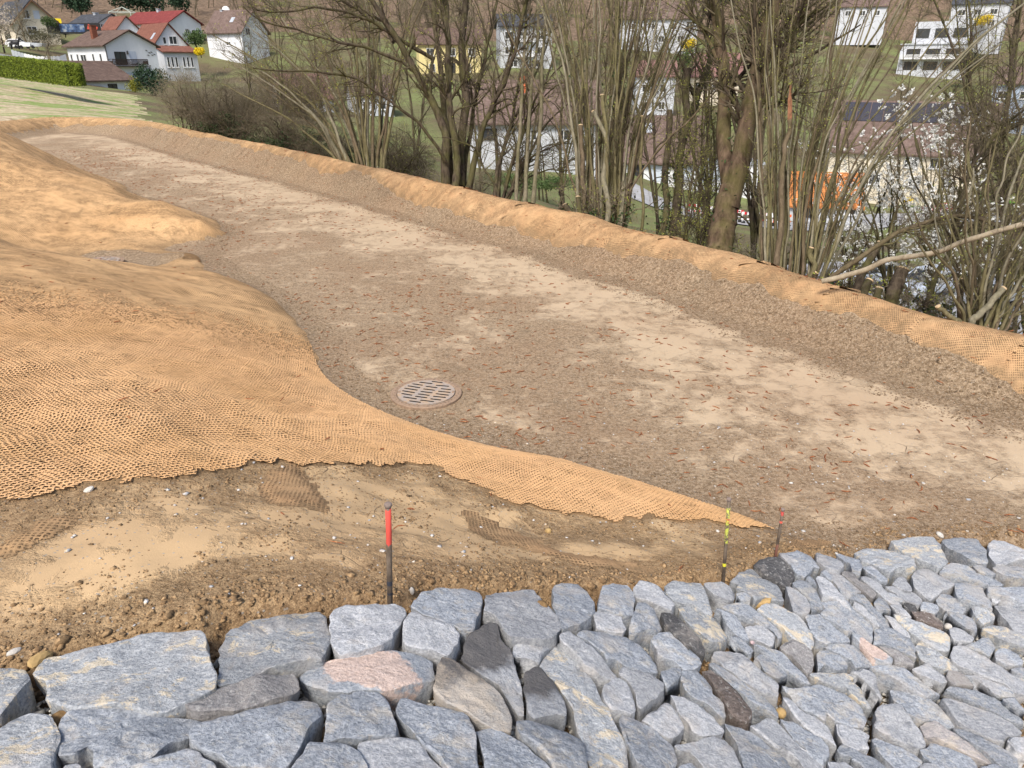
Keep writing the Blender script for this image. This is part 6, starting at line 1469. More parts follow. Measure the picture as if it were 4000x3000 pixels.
leaf_quads('foliage', P, None, .06 * np.ones(len(P)), L_hedge, hroot)
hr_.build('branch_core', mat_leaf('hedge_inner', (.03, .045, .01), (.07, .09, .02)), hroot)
for a in [('dark conifer left of the slate roofed bungalow', 318, 62, 185, 9, 9, L_dark, 3500, .35, 'conifer', 'tree'), ('broad dark evergreen above the dark red roof', 553, 50, 195, 12, 8, L_dark, 3500, .4, 'conifer', 'tree'), ('small dark evergreen right of the broad one', 705, 46, 190, 5, 5, L_dark, 1500, .3, 'conifer', 'tree'),
          ('dark round bush at the foot of the balcony house', 612, 385, 100, 4.2, 4.6, L_dark, 3500, .14, 'bush', 'bush'), ('clipped yellow green ball bush by the garage', 527, 366, 104, 2.4, 2.7, L_box, 1600, .1, 'bush', 'bush'),
          ('fresh green shrub between red roof and annex', 770, 185, 145, 5, 4.2, L_mid, 2200, .18, 'shrub', 'shrub'), ('yellow forsythia right of the annex', 786, 218, 140, 2.0, 1.8, L_yel, 1800, .14, 'forsythia', 'shrub'),
          ('bright yellow forsythia beside the pink roofed cottage', 2690, 205, 142, 3.4, 3.0, L_yel, 1800, .14, 'forsythia', 'shrub'), ('yellow shrub at the top right by the white house', 3835, 105, 205, 4.6, 3.6, L_yel, 1600, .2, 'forsythia', 'shrub'),
          ('dark green conical bush left of the pink roofed cottage', 2665, 305, 136, 4.2, 6, L_mid, 2600, .16, 'bush', 'bush'), ('green shrub on the bank above the parked cars', 2185, 745, 62, 5, 1.7, L_mid, 2800, .08, 'shrub', 'shrub'),
          ('dark hedge shrub below the mauve roofed house', 2000, 735, 66, 9, 1.8, L_mid, 3500, .09, 'shrub', 'shrub'), ('dark bush on the far right slope', 3760, 300, 170, 8, 6, L_dark, 2500, .25, 'bush', 'bush'), ('dark evergreens top centre right', 2790, 60, 215, 14, 13, L_dark, 4200, .4, 'conifer', 'tree'),
          ('dark green bush beside the orange roofed shed', 3420, 640, 112, 8, 3.5, L_dark, 2500, .18, 'bush', 'bush'), ('green bushes left of the cream house eaves', 190, 108, 148, 3, 2.6, L_mid, 1500, .12, 'shrub', 'shrub'), ('scrubby bush on the bank below the cream house', 185, 178, 140, 7, 3.4, mat_leaf('scrub', (.05, .05, .03), (.14, .13, .07)), 2600, .12, 'shrub', 'shrub'),
          ('low dark bush between bungalow and bank', 255, 140, 155, 3.4, 1.8, L_dark, 1200, .12, 'bush', 'bush'), ('yellow shrub deep in the valley behind blossoms', 3545, 800, 99, 1.4, 1.2, L_yel, 500, .09, 'forsythia', 'shrub'), ('pale flowering shrub at the left edge of the photo', 15, 195, 100, 5.2, 6.8, L_pale, 4200, .09, 'shrub', 'shrub')]:
    shrub(*a[:9], name=a[9], cat=a[10])
# ------------------------------------------------------------------ garden things at the left
def onground(px_, py_, depth, lift=0):
    p = D(px_, py_, depth); return (p[0], p[1], p[2] + lift)
fr = empty('garden_fence', onground(45, 205, 122)); tag(fr, 'low white garden wall panels edging the lawn by the road', 'fence')
fp = [D(45, 203, 122), D(95, 218, 121), D(145, 230, 120), D(235, 229, 121), D(258, 222, 122)]
tot = []
for i in range(len(fp) - 1):
    n = 4 if i != 2 else 6
    for k in range(n): tot.append((fp[i] + (fp[i + 1] - fp[i]) * k / n, fp[i] + (fp[i + 1] - fp[i]) * (k + .92) / n))
for a, b_ in tot:
    m = MB(); a0 = a - fp[0]; b0 = b_ - fp[0]
    m.prism([tuple(a0 - [0, 0, .5]), tuple(b0 - [0, 0, .5]), tuple(b0 + [0, 0, .4]), tuple((a0 + b0) / 2 + [0, 0, .5]), tuple(a0 + [0, 0, .4])], (0, .12, 0)); m.build('panel', M_metal if a[0] < fp[1][0] else M_frame, fr)
# horse statue
hs_ = empty('horse_statue', onground(62, 196, 124), R(10)); tag(hs_, 'life size dark horse statue at the driveway', 'statue')
def skin(name, pts, edges, rad, mat, parent, sub=1):
    me = bpy.data.meshes.new(name); me.from_pydata(pts, edges, []); o = bpy.data.objects.new(name, me); col.objects.link(o); o.parent = parent
    m = o.modifiers.new('s', 'SKIN'); 
    for i, r_ in enumerate(rad): me.skin_vertices[0].data[i].radius = (r_, r_)
    me.skin_vertices[0].data[0].use_root = True
    m2 = o.modifiers.new('d', 'SUBSURF'); m2.levels = sub; m2.render_levels = sub; me.materials.append(mat); return o
M_black = flat('black_paint', (.02, .02, .022), .5)
skin('body', [(0, 0, 1.15), (-.5, 0, 1.15), (.55, 0, 1.2), (.85, 0, 1.6), (1.0, 0, 1.9), (1.3, 0, 1.75), (-.55, .18, .7), (-.6, .18, .1), (-.55, -.18, .7), (-.6, -.18, .1), (.6, .16, .65), (.6, .16, .1), (.6, -.16, .65), (.6, -.16, .1), (-.75, 0, 1.1), (-.9, 0, .5), (.95, .06, 2.1), (.95, -.06, 2.1)],
     [(0, 1), (0, 2), (2, 3), (3, 4), (4, 5), (1, 6), (6, 7), (1, 8), (8, 9), (2, 10), (10, 11), (2, 12), (12, 13), (1, 14), (14, 15), (4, 16), (4, 17)], [.3, .3, .28, .17, .14, .09, .12, .06, .12, .06, .1, .055, .1, .055, .08, .06, .035, .035], M_black, hs_)
# yellow flag on a pole
fl = empty('flag', onground(222, 98, 165)); tag(fl, 'yellow flag with a dark emblem above the bank', 'flag')
b = MB(); b.tube([(-1.15, 0, -2), (-1.15, 0, 1.6)], .05, 6); b.build('pole', M_metal, fl)
V = []; nx_ = 8
for i in range(nx_ + 1):
    for k in range(4): V.append((-1.1 + 2.3 * i / nx_, .12 * math.sin(i * .9), .1 + 1.35 * k / 3 - .12 * i / nx_))
mesh_obj('cloth', V, [(i * 4 + k, (i + 1) * 4 + k, (i + 1) * 4 + k + 1, i * 4 + k + 1) for i in range(nx_) for k in range(3)], flat('flag_yellow', (.85, .66, .03), .8, .2, .05), fl)
b = MB(); b.prism([(-.6, -.17, .55), (-.2, -.17, .5), (.5, -.17, .72), (.7, -.17, .95), (.2, -.17, .85), (-.4, -.17, .75)], (0, -.02, 0)); b.build('emblem', M_black, fl)
# dark printed screen fence
bn = empty('screen_fence', onground(188, 132, 150), R(4)); tag(bn, 'dark screen fence with a blue and red printed panel', 'fence')
b = MB(); b.box((0 + 5.5, 0, 1), (11, .08, 2.0)); b.build('screen', M_black, bn)
t = NT('print', .7); n = t.noise(.9, 3, .6, t.co('Object')); c = t.ramp(n, (.35, (.02, .03, .07)), (.5, (.06, .11, .22)), (.66, (.3, .33, .36)))
b = MB(); b.box((5.2, -.06, 1.1), (5, .03, 1.5)); b.build('printed_panel', t.done(c), bn)
b = MB(); b.prism([(8.2, -.06, .9), (10.2, -.06, .8), (10.5, -.06, 1.3), (9.2, -.06, 1.5), (8.6, -.06, 1.9)], (0, -.03, 0)); b.build('red_motif', flat('motif_red', (.6, .08, .05)), bn)
# pavilion frame
gz = empty('garden_pavilion', onground(432, 88, 180)); tag(gz, 'thin white garden pavilion frame behind the slate roof', 'pavilion')
b = MB()
for x, y in ((0, 0), (5.5, 0), (0, 3.5), (5.5, 3.5)): b.tube([(x, y, -.5), (x, y, 2.4)], .07, 5); b.tube([(x, y, 2.4), (2.75, 1.75, 3.6)], .06, 5)
for q in ([(0, 0, 2.4), (5.5, 0, 2.4)], [(0, 3.5, 2.4), (5.5, 3.5, 2.4)], [(0, 0, 2.4), (0, 3.5, 2.4)], [(5.5, 0, 2.4), (5.5, 3.5, 2.4)]): b.tube(q, .06, 5)
b.build('frame', flat('pale_green_metal', (.55, .62, .55)), gz)
# satellite dish on the brown roofed house
sd_ = empty('satellite_dish', onground(885, 52, 164)); tag(sd_, 'round satellite dish above the brown roof', 'dish')
b = MB(); b.tube([(0, 0, -2.2), (0, 0, .6)], .06, 6); b.build('mast', M_metal, sd_)
b = MB(); b.lathe((0, 0, 0), [(.05, .14), (.5, .06), (.8, -.06), (.82, -.08), (.5, .02), (.05, .1)], 24); o = b.build('dish', M_frame, sd_); o.rotation_euler = (R(80), 0, R(15)); o.location = (0, -.15, .7)
# covered trailers
for x, y, m, l in ((75, 0, P_white, 'white tarp covered boat beside the horse statue'), (120, 0, M_metal, 'pale grey covered trailer right of the boat')):
    tr = empty('trailer', onground(x, 190, 131), R(-4)); tag(tr, l, 'trailer')
    b = MB(); b.prism([(-2.2, 0, .35), (2.2, 0, .35), (2.4, 0, .9), (-1.6, 0, 1.1)], (0, 1.6, 0)); b.build('cover', m, tr)
    for sx in (-.5, .5):
        w_ = MB(); w_.tube([(sx, -.05, .3), (sx, .12, .3)], .3, 12); w_.build('wheel', M_tyre, tr)
# ------------------------------------------------------------------ bare trees and shrubs
def bark(name, c1, c2, moss=.5, sc=14):
    t = NT(name, .95, .1)
    n = t.noise(sc, 6, .7, t.mapping(t.co('Pos'), (1, 1, .22))); n2 = t.noise(2.5, 4, .6)
    c = t.mix(t.ramp(n, (.35, 0), (.65, 1)), c1, c2)
    if moss: c = t.mix(t.math('MULTIPLY', t.ramp(n2, (.42, 0), (.62, 1)), moss), c, (.115, .12, .03))
    return t.done(c, t.bump(n, .03, 1.0))
B_dark = bark('bark_dark', (.030, .022, .016), (.105, .082, .058), .4)
B_big = bark('bark_furrowed', (.045, .030, .02), (.15, .105, .07), .35, 9)
B_hazel = bark('bark_hazel', (.085, .070, .038), (.20, .17, .095), .25)
B_hazel2 = bark('bark_hazel_brown', (.075, .055, .035), (.17, .13, .085), .15)
B_hazel3 = bark('bark_hazel_grey', (.14, .125, .085), (.27, .24, .17), .1)
B_pole = bark('bark_pole', (.11, .095, .065), (.22, .19, .13), .3)
B_twig = bark('twig_brown', (.075, .058, .04), (.18, .145, .10), .15)
B_twig2 = bark('twig_tan', (.17, .14, .095), (.33, .28, .20), .1)
B_log = bark('log_weathered', (.22, .175, .12), (.38, .32, .23), 0, 8)
M_cut = flat('cut_wood', (.62, .46, .28), .8, .2, .25, 20)
M_ivy = mat_leaf('ivy', (.015, .03, .012), (.06, .09, .03))
trs = np.random.default_rng(42)
def resample(pts, K, wob=0.0, rs=trs):
    p = np.asarray(pts, float); n = len(p)
    cl = np.concatenate([[0], np.cumsum(np.linalg.norm(np.diff(p, axis=0), axis=1) + 1e-6)])
    t = np.interp(np.linspace(0, cl[-1], K), cl, np.arange(n)); i = np.clip(t.astype(int), 0, n - 2); f = (t - i)[:, None]
    q = lambda k: p[np.clip(k, 0, n - 1)]
    a, b, c, d = q(i - 1), q(i), q(i + 1), q(i + 2)
    r = .5 * ((2 * b) + (c - a) * f + (2 * a - 5 * b + 4 * c - d) * f ** 2 + (3 * b - a - 3 * c + d) * f ** 3)
    if wob:
        w = rs.normal(0, wob, (K, 3)); w[0] = 0; w = (w + np.roll(w, 1, 0) + np.roll(w, -1, 0)) / 2; w[0] = 0; r = r + w
    return r
def tubes(P, Rr, k=5):
    """P (N,K,3), Rr (N,K) -> verts, quads"""
    N, K, _ = P.shape
    T = np.gradient(P, axis=1); T /= np.linalg.norm(T, axis=2, keepdims=True) + 1e-9
    ref = np.where(np.abs(T[:, :1, 2:3]) > .8, np.array([1.0, .13, 0]), np.array([0, .1, 1.0])) * np.ones((N, K, 1))
    U = np.cross(T, ref); U /= np.linalg.norm(U, axis=2, keepdims=True) + 1e-9; Wv = np.cross(T, U)
    a = 2 * np.pi * np.arange(k) / k
    V = P[:, :, None, :] + (U[:, :, None, :] * np.cos(a)[None, None, :, None] + Wv[:, :, None, :] * np.sin(a)[None, None, :, None]) * Rr[:, :, None, None]
    b = (np.arange(N) * K * k)[:, None, None] + (np.arange(K - 1) * k)[None, :, None]; j = np.arange(k)[None, None]; j2 = (j + 1) % k
    Fq = np.stack([b + j, b + j2, b + k + j2, b + k + j], 3).reshape(-1, 4)
    return V.reshape(-1, 3), Fq
def kids(P, Rr, M, t0, t1, l0, l1, K=6, ang=.9, up=.25, wob=.06, rk=.55, rmin=.002, rs=trs, taper=.25, out=None, gn=0.0):
    N, Kp, _ = P.shape
    par = rs.integers(0, N, M); t = rs.uniform(t0, t1, M) * (Kp - 1); i = np.clip(t.astype(int), 0, Kp - 2); f = (t - i)[:, None]
    O = P[par, i] * (1 - f) + P[par, i + 1] * f
    T = P[par, i + 1] - P[par, i]; T /= np.linalg.norm(T, axis=1, keepdims=True) + 1e-9
    r = (Rr[par, i] * (1 - f[:, 0]) + Rr[par, i + 1] * f[:, 0])
    rd = rs.normal(size=(M, 3)); rd -= (rd * T).sum(1, keepdims=True) * T; rd /= np.linalg.norm(rd, axis=1, keepdims=True)
    if out is not None: rd = rd + np.asarray(out)[None]; rd /= np.linalg.norm(rd, axis=1, keepdims=True)
    d = T * np.cos(ang) + rd * np.sin(ang) * rs.uniform(.7, 1.2, (M, 1)); d[:, 2] += up * .5; d /= np.linalg.norm(d, axis=1, keepdims=True)
    L = rs.uniform(l0, l1, M) * (1 - .45 * t / (Kp - 1))
    C = np.zeros((M, K, 3)); C[:, 0] = O; step = (L / (K - 1))[:, None]
    for q in range(1, K):
        C[:, q] = C[:, q - 1] + d * step
        d = d + rs.normal(0, wob * 3, (M, 3)); d[:, 2] += up / K - gn * q / K; d /= np.linalg.norm(d, axis=1, keepdims=True)
    r0 = np.maximum(r * rk * rs.uniform(.6, 1.1, M), rmin)
    RR = r0[:, None] * np.linspace(1, taper, K)[None]; RR = np.maximum(RR, rmin * .7)
    return C, RR
def groundz(x, y): return float(height([x], [y], False, False)[0])
def tree(label, base, stems, name='bare_tree', cat='tree', group=None, stem_mat=B_dark, twig_mat=B_twig, stem_name='trunk', nb=60, nt=500, nf=0, bl=(.8, 2.0), tl=(.3, .9), fl=(.12, .35), t0=.25, up=.3, buds=0, bud_mat=L_bud, bud_size=.012,
         sides=10, tw=.0028, wob=.03, ivy=0, gn=0.0, cut=(), out=None, ang=.8, extend=True, skip=()):
    """base px (photo px, depth); stems: list of (pixel path [(px,py,ddepth)], r0, r1)"""
    bx, by, bd = base; b0 = D(bx, by, bd); gz = groundz(b0[0], b0[1])
    root = empty(name, (b0[0], b0[1], gz)); tag(root, label, cat, group); org = np.array([b0[0], b0[1], gz])
    P, Q = [], []
    for st in stems:
        pts, r0, r1 = st[:3]
        w = [D(x, y, bd + dd) for x, y, dd in pts]
        if extend:
            f = w[0]; g2 = groundz(f[0], f[1])
            if f[2] > g2 - .1:
                dv = f - w[1]; dv = dv / np.linalg.norm(dv); dv = dv + np.array([0, 0, -.5]); dv /= np.linalg.norm(dv)
                w = [f + dv * ((f[2] - g2 + .25) / -dv[2])] + w
        K = 14
        p = resample(w, K, wob); r = np.linspace(0, 1, K) ** .85; r = r0 * (1 - r) + r1 * r
        if extend: r[0] *= 1.15
        P.append(p); Q.append(r)
        if sides >= 6:
            p2 = resample(p, 40); r2 = np.interp(np.linspace(0, K - 1, 40), range(K), r) * (1 + .05 * trs.normal(size=40))
            V, Fq = tubes(p2[None], r2[None], sides); sm_ = [B_hazel, B_hazel2, B_hazel, B_hazel3][len(P) % 4] if stem_mat is B_hazel else stem_mat; mesh_obj(stem_name, V - org, Fq, sm_, root, True)
        else:
            V, Fq = tubes(p[None], r[None], sides); mesh_obj(stem_name, V - org, Fq, stem_mat, root, True)
    P = np.array(P); Q = np.array(Q)
    for (ci) in cut:      # sawn end discs
        e = P[ci, -1]; dr = P[ci, -1] - P[ci, -2]; dr /= np.linalg.norm(dr); m = MB(); m.tube([tuple(e - dr * .01 - org), tuple(e + dr * .006 - org)], Q[ci, -1] * 1.03, 14); m.build('cut_face', M_cut, root)
    live = [i for i in range(len(P)) if i not in cut and i not in skip]
    if nb and live:
        A, RA = kids(P[live], Q[live], nb, t0, 1.0, bl[0], bl[1], 8, ang, up, wob * 1.6, .5, tw * 1.5, gn=gn, out=out)
        V, Fq = tubes(A, RA, 5); nb4 = len(Fq); vs, fs, c = [V], [Fq], len(V)
        allP, allR = A, RA
        if nt:
            B_, RB = kids(A, RA, nt, .1, 1.0, tl[0], tl[1], 6, .8, up, .07, .55, tw, gn=gn)
            VV, FF = tubes(B_, RB, 3); vs.append(VV); fs.append(FF + c); c += len(VV)
            allP, allR = B_, RB
            if nf:
                C_, RC_ = kids(B_, RB, nf, .1, 1.0, fl[0], fl[1], 4, .8, up * .6, .08, .7, tw * .8)
                VV, FF = tubes(C_, RC_, 3); vs.append(VV); fs.append(FF + c); allP = C_
        cr = mesh_obj('crown', np.vstack(vs) - org, np.vstack(fs), twig_mat, root, True)
        cr.data.materials.append(stem_mat if stem_mat is not B_big else B_dark); mi = np.zeros(len(cr.data.polygons), np.int32); mi[:nb4] = 1; cr.data.polygons.foreach_set('material_index', mi)
        if buds:
            K_ = allP.shape[1]; i = trs.integers(0, len(allP), buds); k = trs.integers(1, K_, buds)
            q = allP[i, k] + trs.normal(0, .012, (buds, 3))
            leaf_quads('buds' if bud_mat is L_bud else 'blossom' if bud_mat is L_blos else 'catkins', q - org, None, bud_size * np.ones(buds), bud_mat, root, trs)
    if ivy:
        i = trs.integers(0, len(P), ivy); t = trs.uniform(0, 9, ivy); k = t.astype(int); f = (t - k)[:, None]
        q = P[i, k] * (1 - f) + P[i, k + 1] * f; n_ = trs.normal(size=(ivy, 3)); n_ /= np.linalg.norm(n_, axis=1)[:, None]
        q = q + n_ * (Q[i, k][:, None] + .03)
        leaf_quads('ivy', q - org, None, .035 * np.ones(ivy), M_ivy, root, trs)
    return root
Z2 = lambda l, s, ox=0, oy=0: [(ox + a / s, oy + b / s) for a, b in l]
def path(l, s, ox, oy, d0=0.0, d1=0.0):
    n = len(l); return [(ox + a / s, oy + b / s, d0 + (d1 - d0) * i / (n - 1)) for i, (a, b) in enumerate(l)]
def fan(bx0, bx1, by, tips, n, r0, r1, bend=.25, spread=1.2, seed=0, short=.0, pw=1.0):
    """stems from a base strip to a line of tips (photo px)"""
    rs = np.random.default_rng(seed); out = []
    for i in range(n):
        f = (i + rs.uniform(-.4, .4)) / max(1, n - 1); f = min(max(f, 0), 1)
        x0 = bx0 + (bx1 - bx0) * f + rs.uniform(-8, 8); g = f ** pw
        k = g * (len(tips) - 1); j = min(int(k), len(tips) - 2); u = k - j
        tx = tips[j][0] * (1 - u) + tips[j + 1][0] * u; ty = tips[j][1] * (1 - u) + tips[j + 1][1] * u
        tx += rs.normal(0, 75); ty += rs.normal(0, 60)
        if rs.random() < short: s_ = rs.uniform(.3, .7); tx = x0 + (tx - x0) * s_; ty = by + (ty - by) * s_
        y0 = by + rs.uniform(-4, 10)
        m1 = (x0 + (tx - x0) * (.38 - bend * .5) + rs.normal(0, 8), y0 + (ty - y0) * .4); m2 = (x0 + (tx - x0) * (.72 - bend * .35) + rs.normal(0, 10), y0 + (ty - y0) * .72)
        dd = rs.uniform(-spread, spread)
        out.append(([(x0, y0, rs.uniform(-.25, .25)), (m1[0], m1[1], dd * .4), (m2[0], m2[1], dd * .75), (tx, ty, dd)], r0 * rs.uniform(.55, 1.15), r1 * rs.uniform(.7, 1.2)))
    return out
# --- left bushes behind the berm
def bush(label, bx, by, depth, w, h, n, nb, nt, nf, seed=0, mat=B_twig, tm=B_twig, buds=0, tw=.004, leaf=0, name='bare_bush', cat='bush', group=None):
    rs = np.random.default_rng(seed); b0 = D(bx, by, depth); gz = groundz(b0[0], b0[1]); m = depth / 2773.0
    root = empty(name, (b0[0], b0[1], gz)); tag(root, label, cat, group)
    P = np.zeros((n, 10, 3)); a = rs.uniform(0, 6.28, n); rr_ = rs.uniform(.15, 1, n) ** .7; tx = np.cos(a) * rr_ * w / 2; ty = np.sin(a) * rr_ * w / 2 * .8; tz = h * rs.uniform(.55, 1, n) * (1 - .3 * rr_)
    t = np.linspace(0, 1, 10)
    sx = rs.uniform(-.22, .22, n) * w; sy = rs.uniform(-.2, .2, n) * w
    P[:, :, 0] = sx[:, None] + (tx - sx)[:, None] * t ** 1.3; P[:, :, 1] = sy[:, None] + (ty - sy)[:, None] * t ** 1.3; P[:, :, 2] = -.3 + (tz + .3)[:, None] * t ** .8
    P[:, 1:] += rs.normal(0, .03 * h ** .5, P[:, 1:].shape)
    Rr = (.012 + .012 * rs.random(n))[:, None] * h ** .5 * np.linspace(1, .35, 10)[None]
    V, Fq = tubes(P, Rr, 5); bs = (V, Fq)
    A, RA = kids(P, Rr, nb, .15, 1, .22 * h, .5 * h, 7, .9, .15, .07, .6, tw, rs=rs, gn=.25)
    B_, RB = kids(A, RA, nt, .1, 1, .10 * h, .28 * h, 5, .9, .1, .08, .6, tw * .8, rs=rs, gn=.1)
    V1, F1 = tubes(A, RA, 4); V2, F2 = tubes(B_, RB, 3); n0 = len(bs[0]); vs, fs, c = [bs[0], V1, V2], [bs[1], F1 + n0, F2 + n0 + len(V1)], n0 + len(V1) + len(V2)
    if nf:
        C_, RC_ = kids(B_, RB, nf, .1, 1, .05 * h, .14 * h, 4, .9, .05, .1, .7, tw * .7, rs=rs); V3, F3 = tubes(C_, RC_, 3); vs.append(V3); fs.append(F3 + c); B_ = C_
    cr = mesh_obj('branches', np.vstack(vs), np.vstack(fs), tm, root, True)
    cr.data.materials.append(mat); mi = np.zeros(len(cr.data.polygons), np.int32); mi[:len(bs[1])] = 1; cr.data.polygons.foreach_set('material_index', mi)
    if buds:
        i = rs.integers(0, len(B_), buds); k = rs.integers(1, B_.shape[1], buds)
        leaf_quads('buds', B_[i, k], None, .02 * np.ones(buds), L_bud, root, rs)
    if leaf:
        i = rs.integers(0, len(A), leaf); k = rs.integers(1, 5, leaf)
        q = A[i, k] + rs.normal(0, .12, (leaf, 3)); q[:, 2] = np.abs(q[:, 2]) * .55
        leaf_quads('leaves', q, None, .05 * np.ones(leaf), M_ivy, root, rs)
    return root
bush('rounded bare olive bush at the end of the stubble field', 770, 505, 37, 4.2, 3.4, 26, 500, 3200, 3000, 1, B_dark, B_twig2, 1500, .005)
bush('sprawling brown bush right of the rounded olive bush', 920, 545, 33, 4.0, 3.0, 24, 420, 2800, 2500, 2, B_dark, B_twig, 0, .005, 2600)
bush('dense bramble bush dark with leaves beside the fanned hazel', 1140, 590, 29, 4.4, 2.7, 26, 460, 3000, 2500, 3, B_dark, B_twig, 0, .0045, 5200, 'bramble')
bush('dark leafy bramble at the foot of the fanned hazel', 1290, 640, 26, 3.2, 1.7, 20, 320, 2000, 1500, 4, B_dark, B_twig, 0, .004, 4600, 'bramble')
bush('tan twiggy thicket behind the rounded bush, before the white houses', 880, 380, 62, 8, 4.6, 26, 460, 2800, 2500, 5, B_twig, B_twig2, 0, .009)
bush('brown twiggy thicket below the brown roofed white house', 1040, 370, 66, 9, 5.6, 26, 460, 2800, 2500, 6, B_twig, B_twig2, 0, .009)
bush('thicket with reddish twigs left of the fanned hazel', 1180, 440, 52, 8, 5.4, 26, 500, 3000, 2800, 7, B_twig, B_twig, 0, .008)
bush('pale green budding thicket between fanned hazel and five stemmed tree', 1570, 690, 27, 4.2, 3.0, 24, 420, 2600, 2600, 8, B_dark, B_twig, 2400, .004)
bush('low twiggy thicket behind the dark leaning trunks', 1780, 780, 24, 3.6, 2.2, 18, 280, 1600, 1200, 9, B_dark, B_twig2, 900, .004)
# --- fanned hazel
tree('fanned hazel of many stems sweeping up to the left', (1440, 655, 21.5), fan(1330, 1500, 655, [(880, 330), (930, 180), (1040, 60), (1180, -60), (1330, -80), (1460, -60), (1600, -90)], 34, .055, .014, .3, 2.0, 11), 'hazel_shrub', 'tree', 'hazel clumps behind the berm', B_hazel, B_twig, 'stem',
     190, 1900, 2600, (.7, 2.0), (.3, .9), (.12, .4), .25, .3, 2200, L_bud, .018, 7, .0034, .05)
# --- five stemmed tree
z = 1.19
tree('five stemmed dark tree with long limbs arching left', (1780, 735, 17.5), [
    (path([(290, 860), (285, 760), (270, 620), (210, 440), (130, 300), (60, 190), (-30, 60), (-90, -60)], z, 1500, 0, 0, -.8), .125, .05), (path([(305, 860), (300, 700), (283, 560), (265, 400), (250, 200), (235, 0), (225, -100)], z, 1500, 0, .2, .6), .085, .055),
    (path([(330, 870), (328, 700), (318, 500), (308, 350), (296, 180), (285, -20), (280, -100)], z, 1500, 0, -.2, -.5), .10, .06), (path([(355, 870), (362, 700), (368, 500), (365, 330), (372, 150), (385, -20), (390, -100)], z, 1500, 0, .1, .4), .13, .075),
    (path([(395, 880), (425, 720), (475, 560), (540, 400), (590, 270), (640, 120), (680, -60)], z, 1500, 0, -.2, -1.2), .085, .04),
    (path([(372, 860), (385, 700), (410, 560), (440, 420), (470, 250), (520, 80), (545, -60)], z, 1500, 0, .3, 1.2), .07, .035),
    (path([(1690, 1270), (1640, 1150), (1500, 980), (1390, 890), (1180, 740), (1030, 640), (850, 580), (650, 560), (350, 560), (170, 530)], 2.01, 900, 0, -.3, -2.4), .045, .014),
    (path([(1600, 470), (1450, 390), (1300, 290), (1100, 180), (850, 110), (650, 90), (400, 100), (200, 90)], 2.01, 900, 0, 0, -1.5), .055, .014),
    (path([(1350, 480), (1080, 380), (850, 340), (600, 260), (450, 210), (250, 180), (100, 60)], 2.01, 900, 0, -.6, -2.0), .042, .012),
    (path([(1100, 180), (1000, 90), (900, 20), (760, -60)], 2.01, 900, 0, -.5, -1.0), .03, .015),
    (path([(1280, 330), (1180, 180), (1050, 60), (960, -60)], 2.01, 900, 0, -.5, .5), .045, .02)],
    'bare_tree', 'tree', None, B_dark, B_twig, 'trunk', 190, 1500, 2600, (.6, 1.8), (.3, .9), (.12, .4), .3, .25, 3800, L_bud, .017, 10, .003, .035, extend=False)
# --- dark leaning shrub with arching branches + three poles
z = 1.508
tree('dark leaning multi stemmed shrub arching over to the right', (1965, 790, 17.2), [(path(l, z, 1900, 0, 0, d), r, .012) for l, r, d in [
    ([(60, 1170), (90, 950), (150, 700), (190, 480), (260, 300), (380, 150)], .065, .5), ([(95, 1180), (140, 960), (220, 740), (300, 560), (420, 420), (560, 330)], .055, -.6), ([(80, 1175), (70, 950), (50, 700), (90, 450), (150, 200), (170, 0)], .06, 1.0),
    ([(110, 1185), (190, 1000), (320, 900), (460, 830), (560, 760)], .045, -.4), ([(120, 1180), (240, 1040), (400, 1000), (560, 990)], .035, -.2), ([(60, 1170), (-20, 960), (-120, 850), (-260, 820)], .04, -.3), ([(130, 1180), (250, 900), (360, 720), (470, 620), (600, 560)], .05, .4),
    ([(70, 1170), (120, 800), (240, 560), (330, 330), (420, 0)], .055, .8), ([(100, 1180), (200, 860), (280, 640), (400, 520), (500, 480)], .04, -.8), ([(115, 1185), (230, 960), (380, 860), (520, 850)], .03, .6)]],
    'bare_shrub', 'tree', None, B_dark, B_twig, 'stem', 150, 1200, 1500, (.5, 1.5), (.25, .7), (.1, .3), .2, .15, 900, L_bud, .015, 7, .0028, .04)
for i, (l, lb_) in enumerate([([(175, 1200), (190, 900), (205, 600), (225, 250), (240, -60)], 'slender grey pole trunk, left one of three in a row'), ([(225, 1222), (238, 950), (262, 600), (290, 250), (300, -60)], 'slender grey pole trunk, middle one of three in a row'), ([(265, 1232), (290, 1000), (315, 720), (335, 420), (352, 230), (365, -50)], 'slender grey pole trunk, right one of three in a row')]):
    tree(lb_, (1900 + l[0][0] / z, l[0][1] / z, 16.4), [(path(l, z, 1900, 0, 0, .2), .048 + .006 * i, .03)], 'pole_tree', 'tree', 'three pole trunks', B_pole, B_twig, 'trunk', 16, 90, 100, (.4, 1.2), (.2, .6), (.1, .3), .5, .2, 0, sides=9)
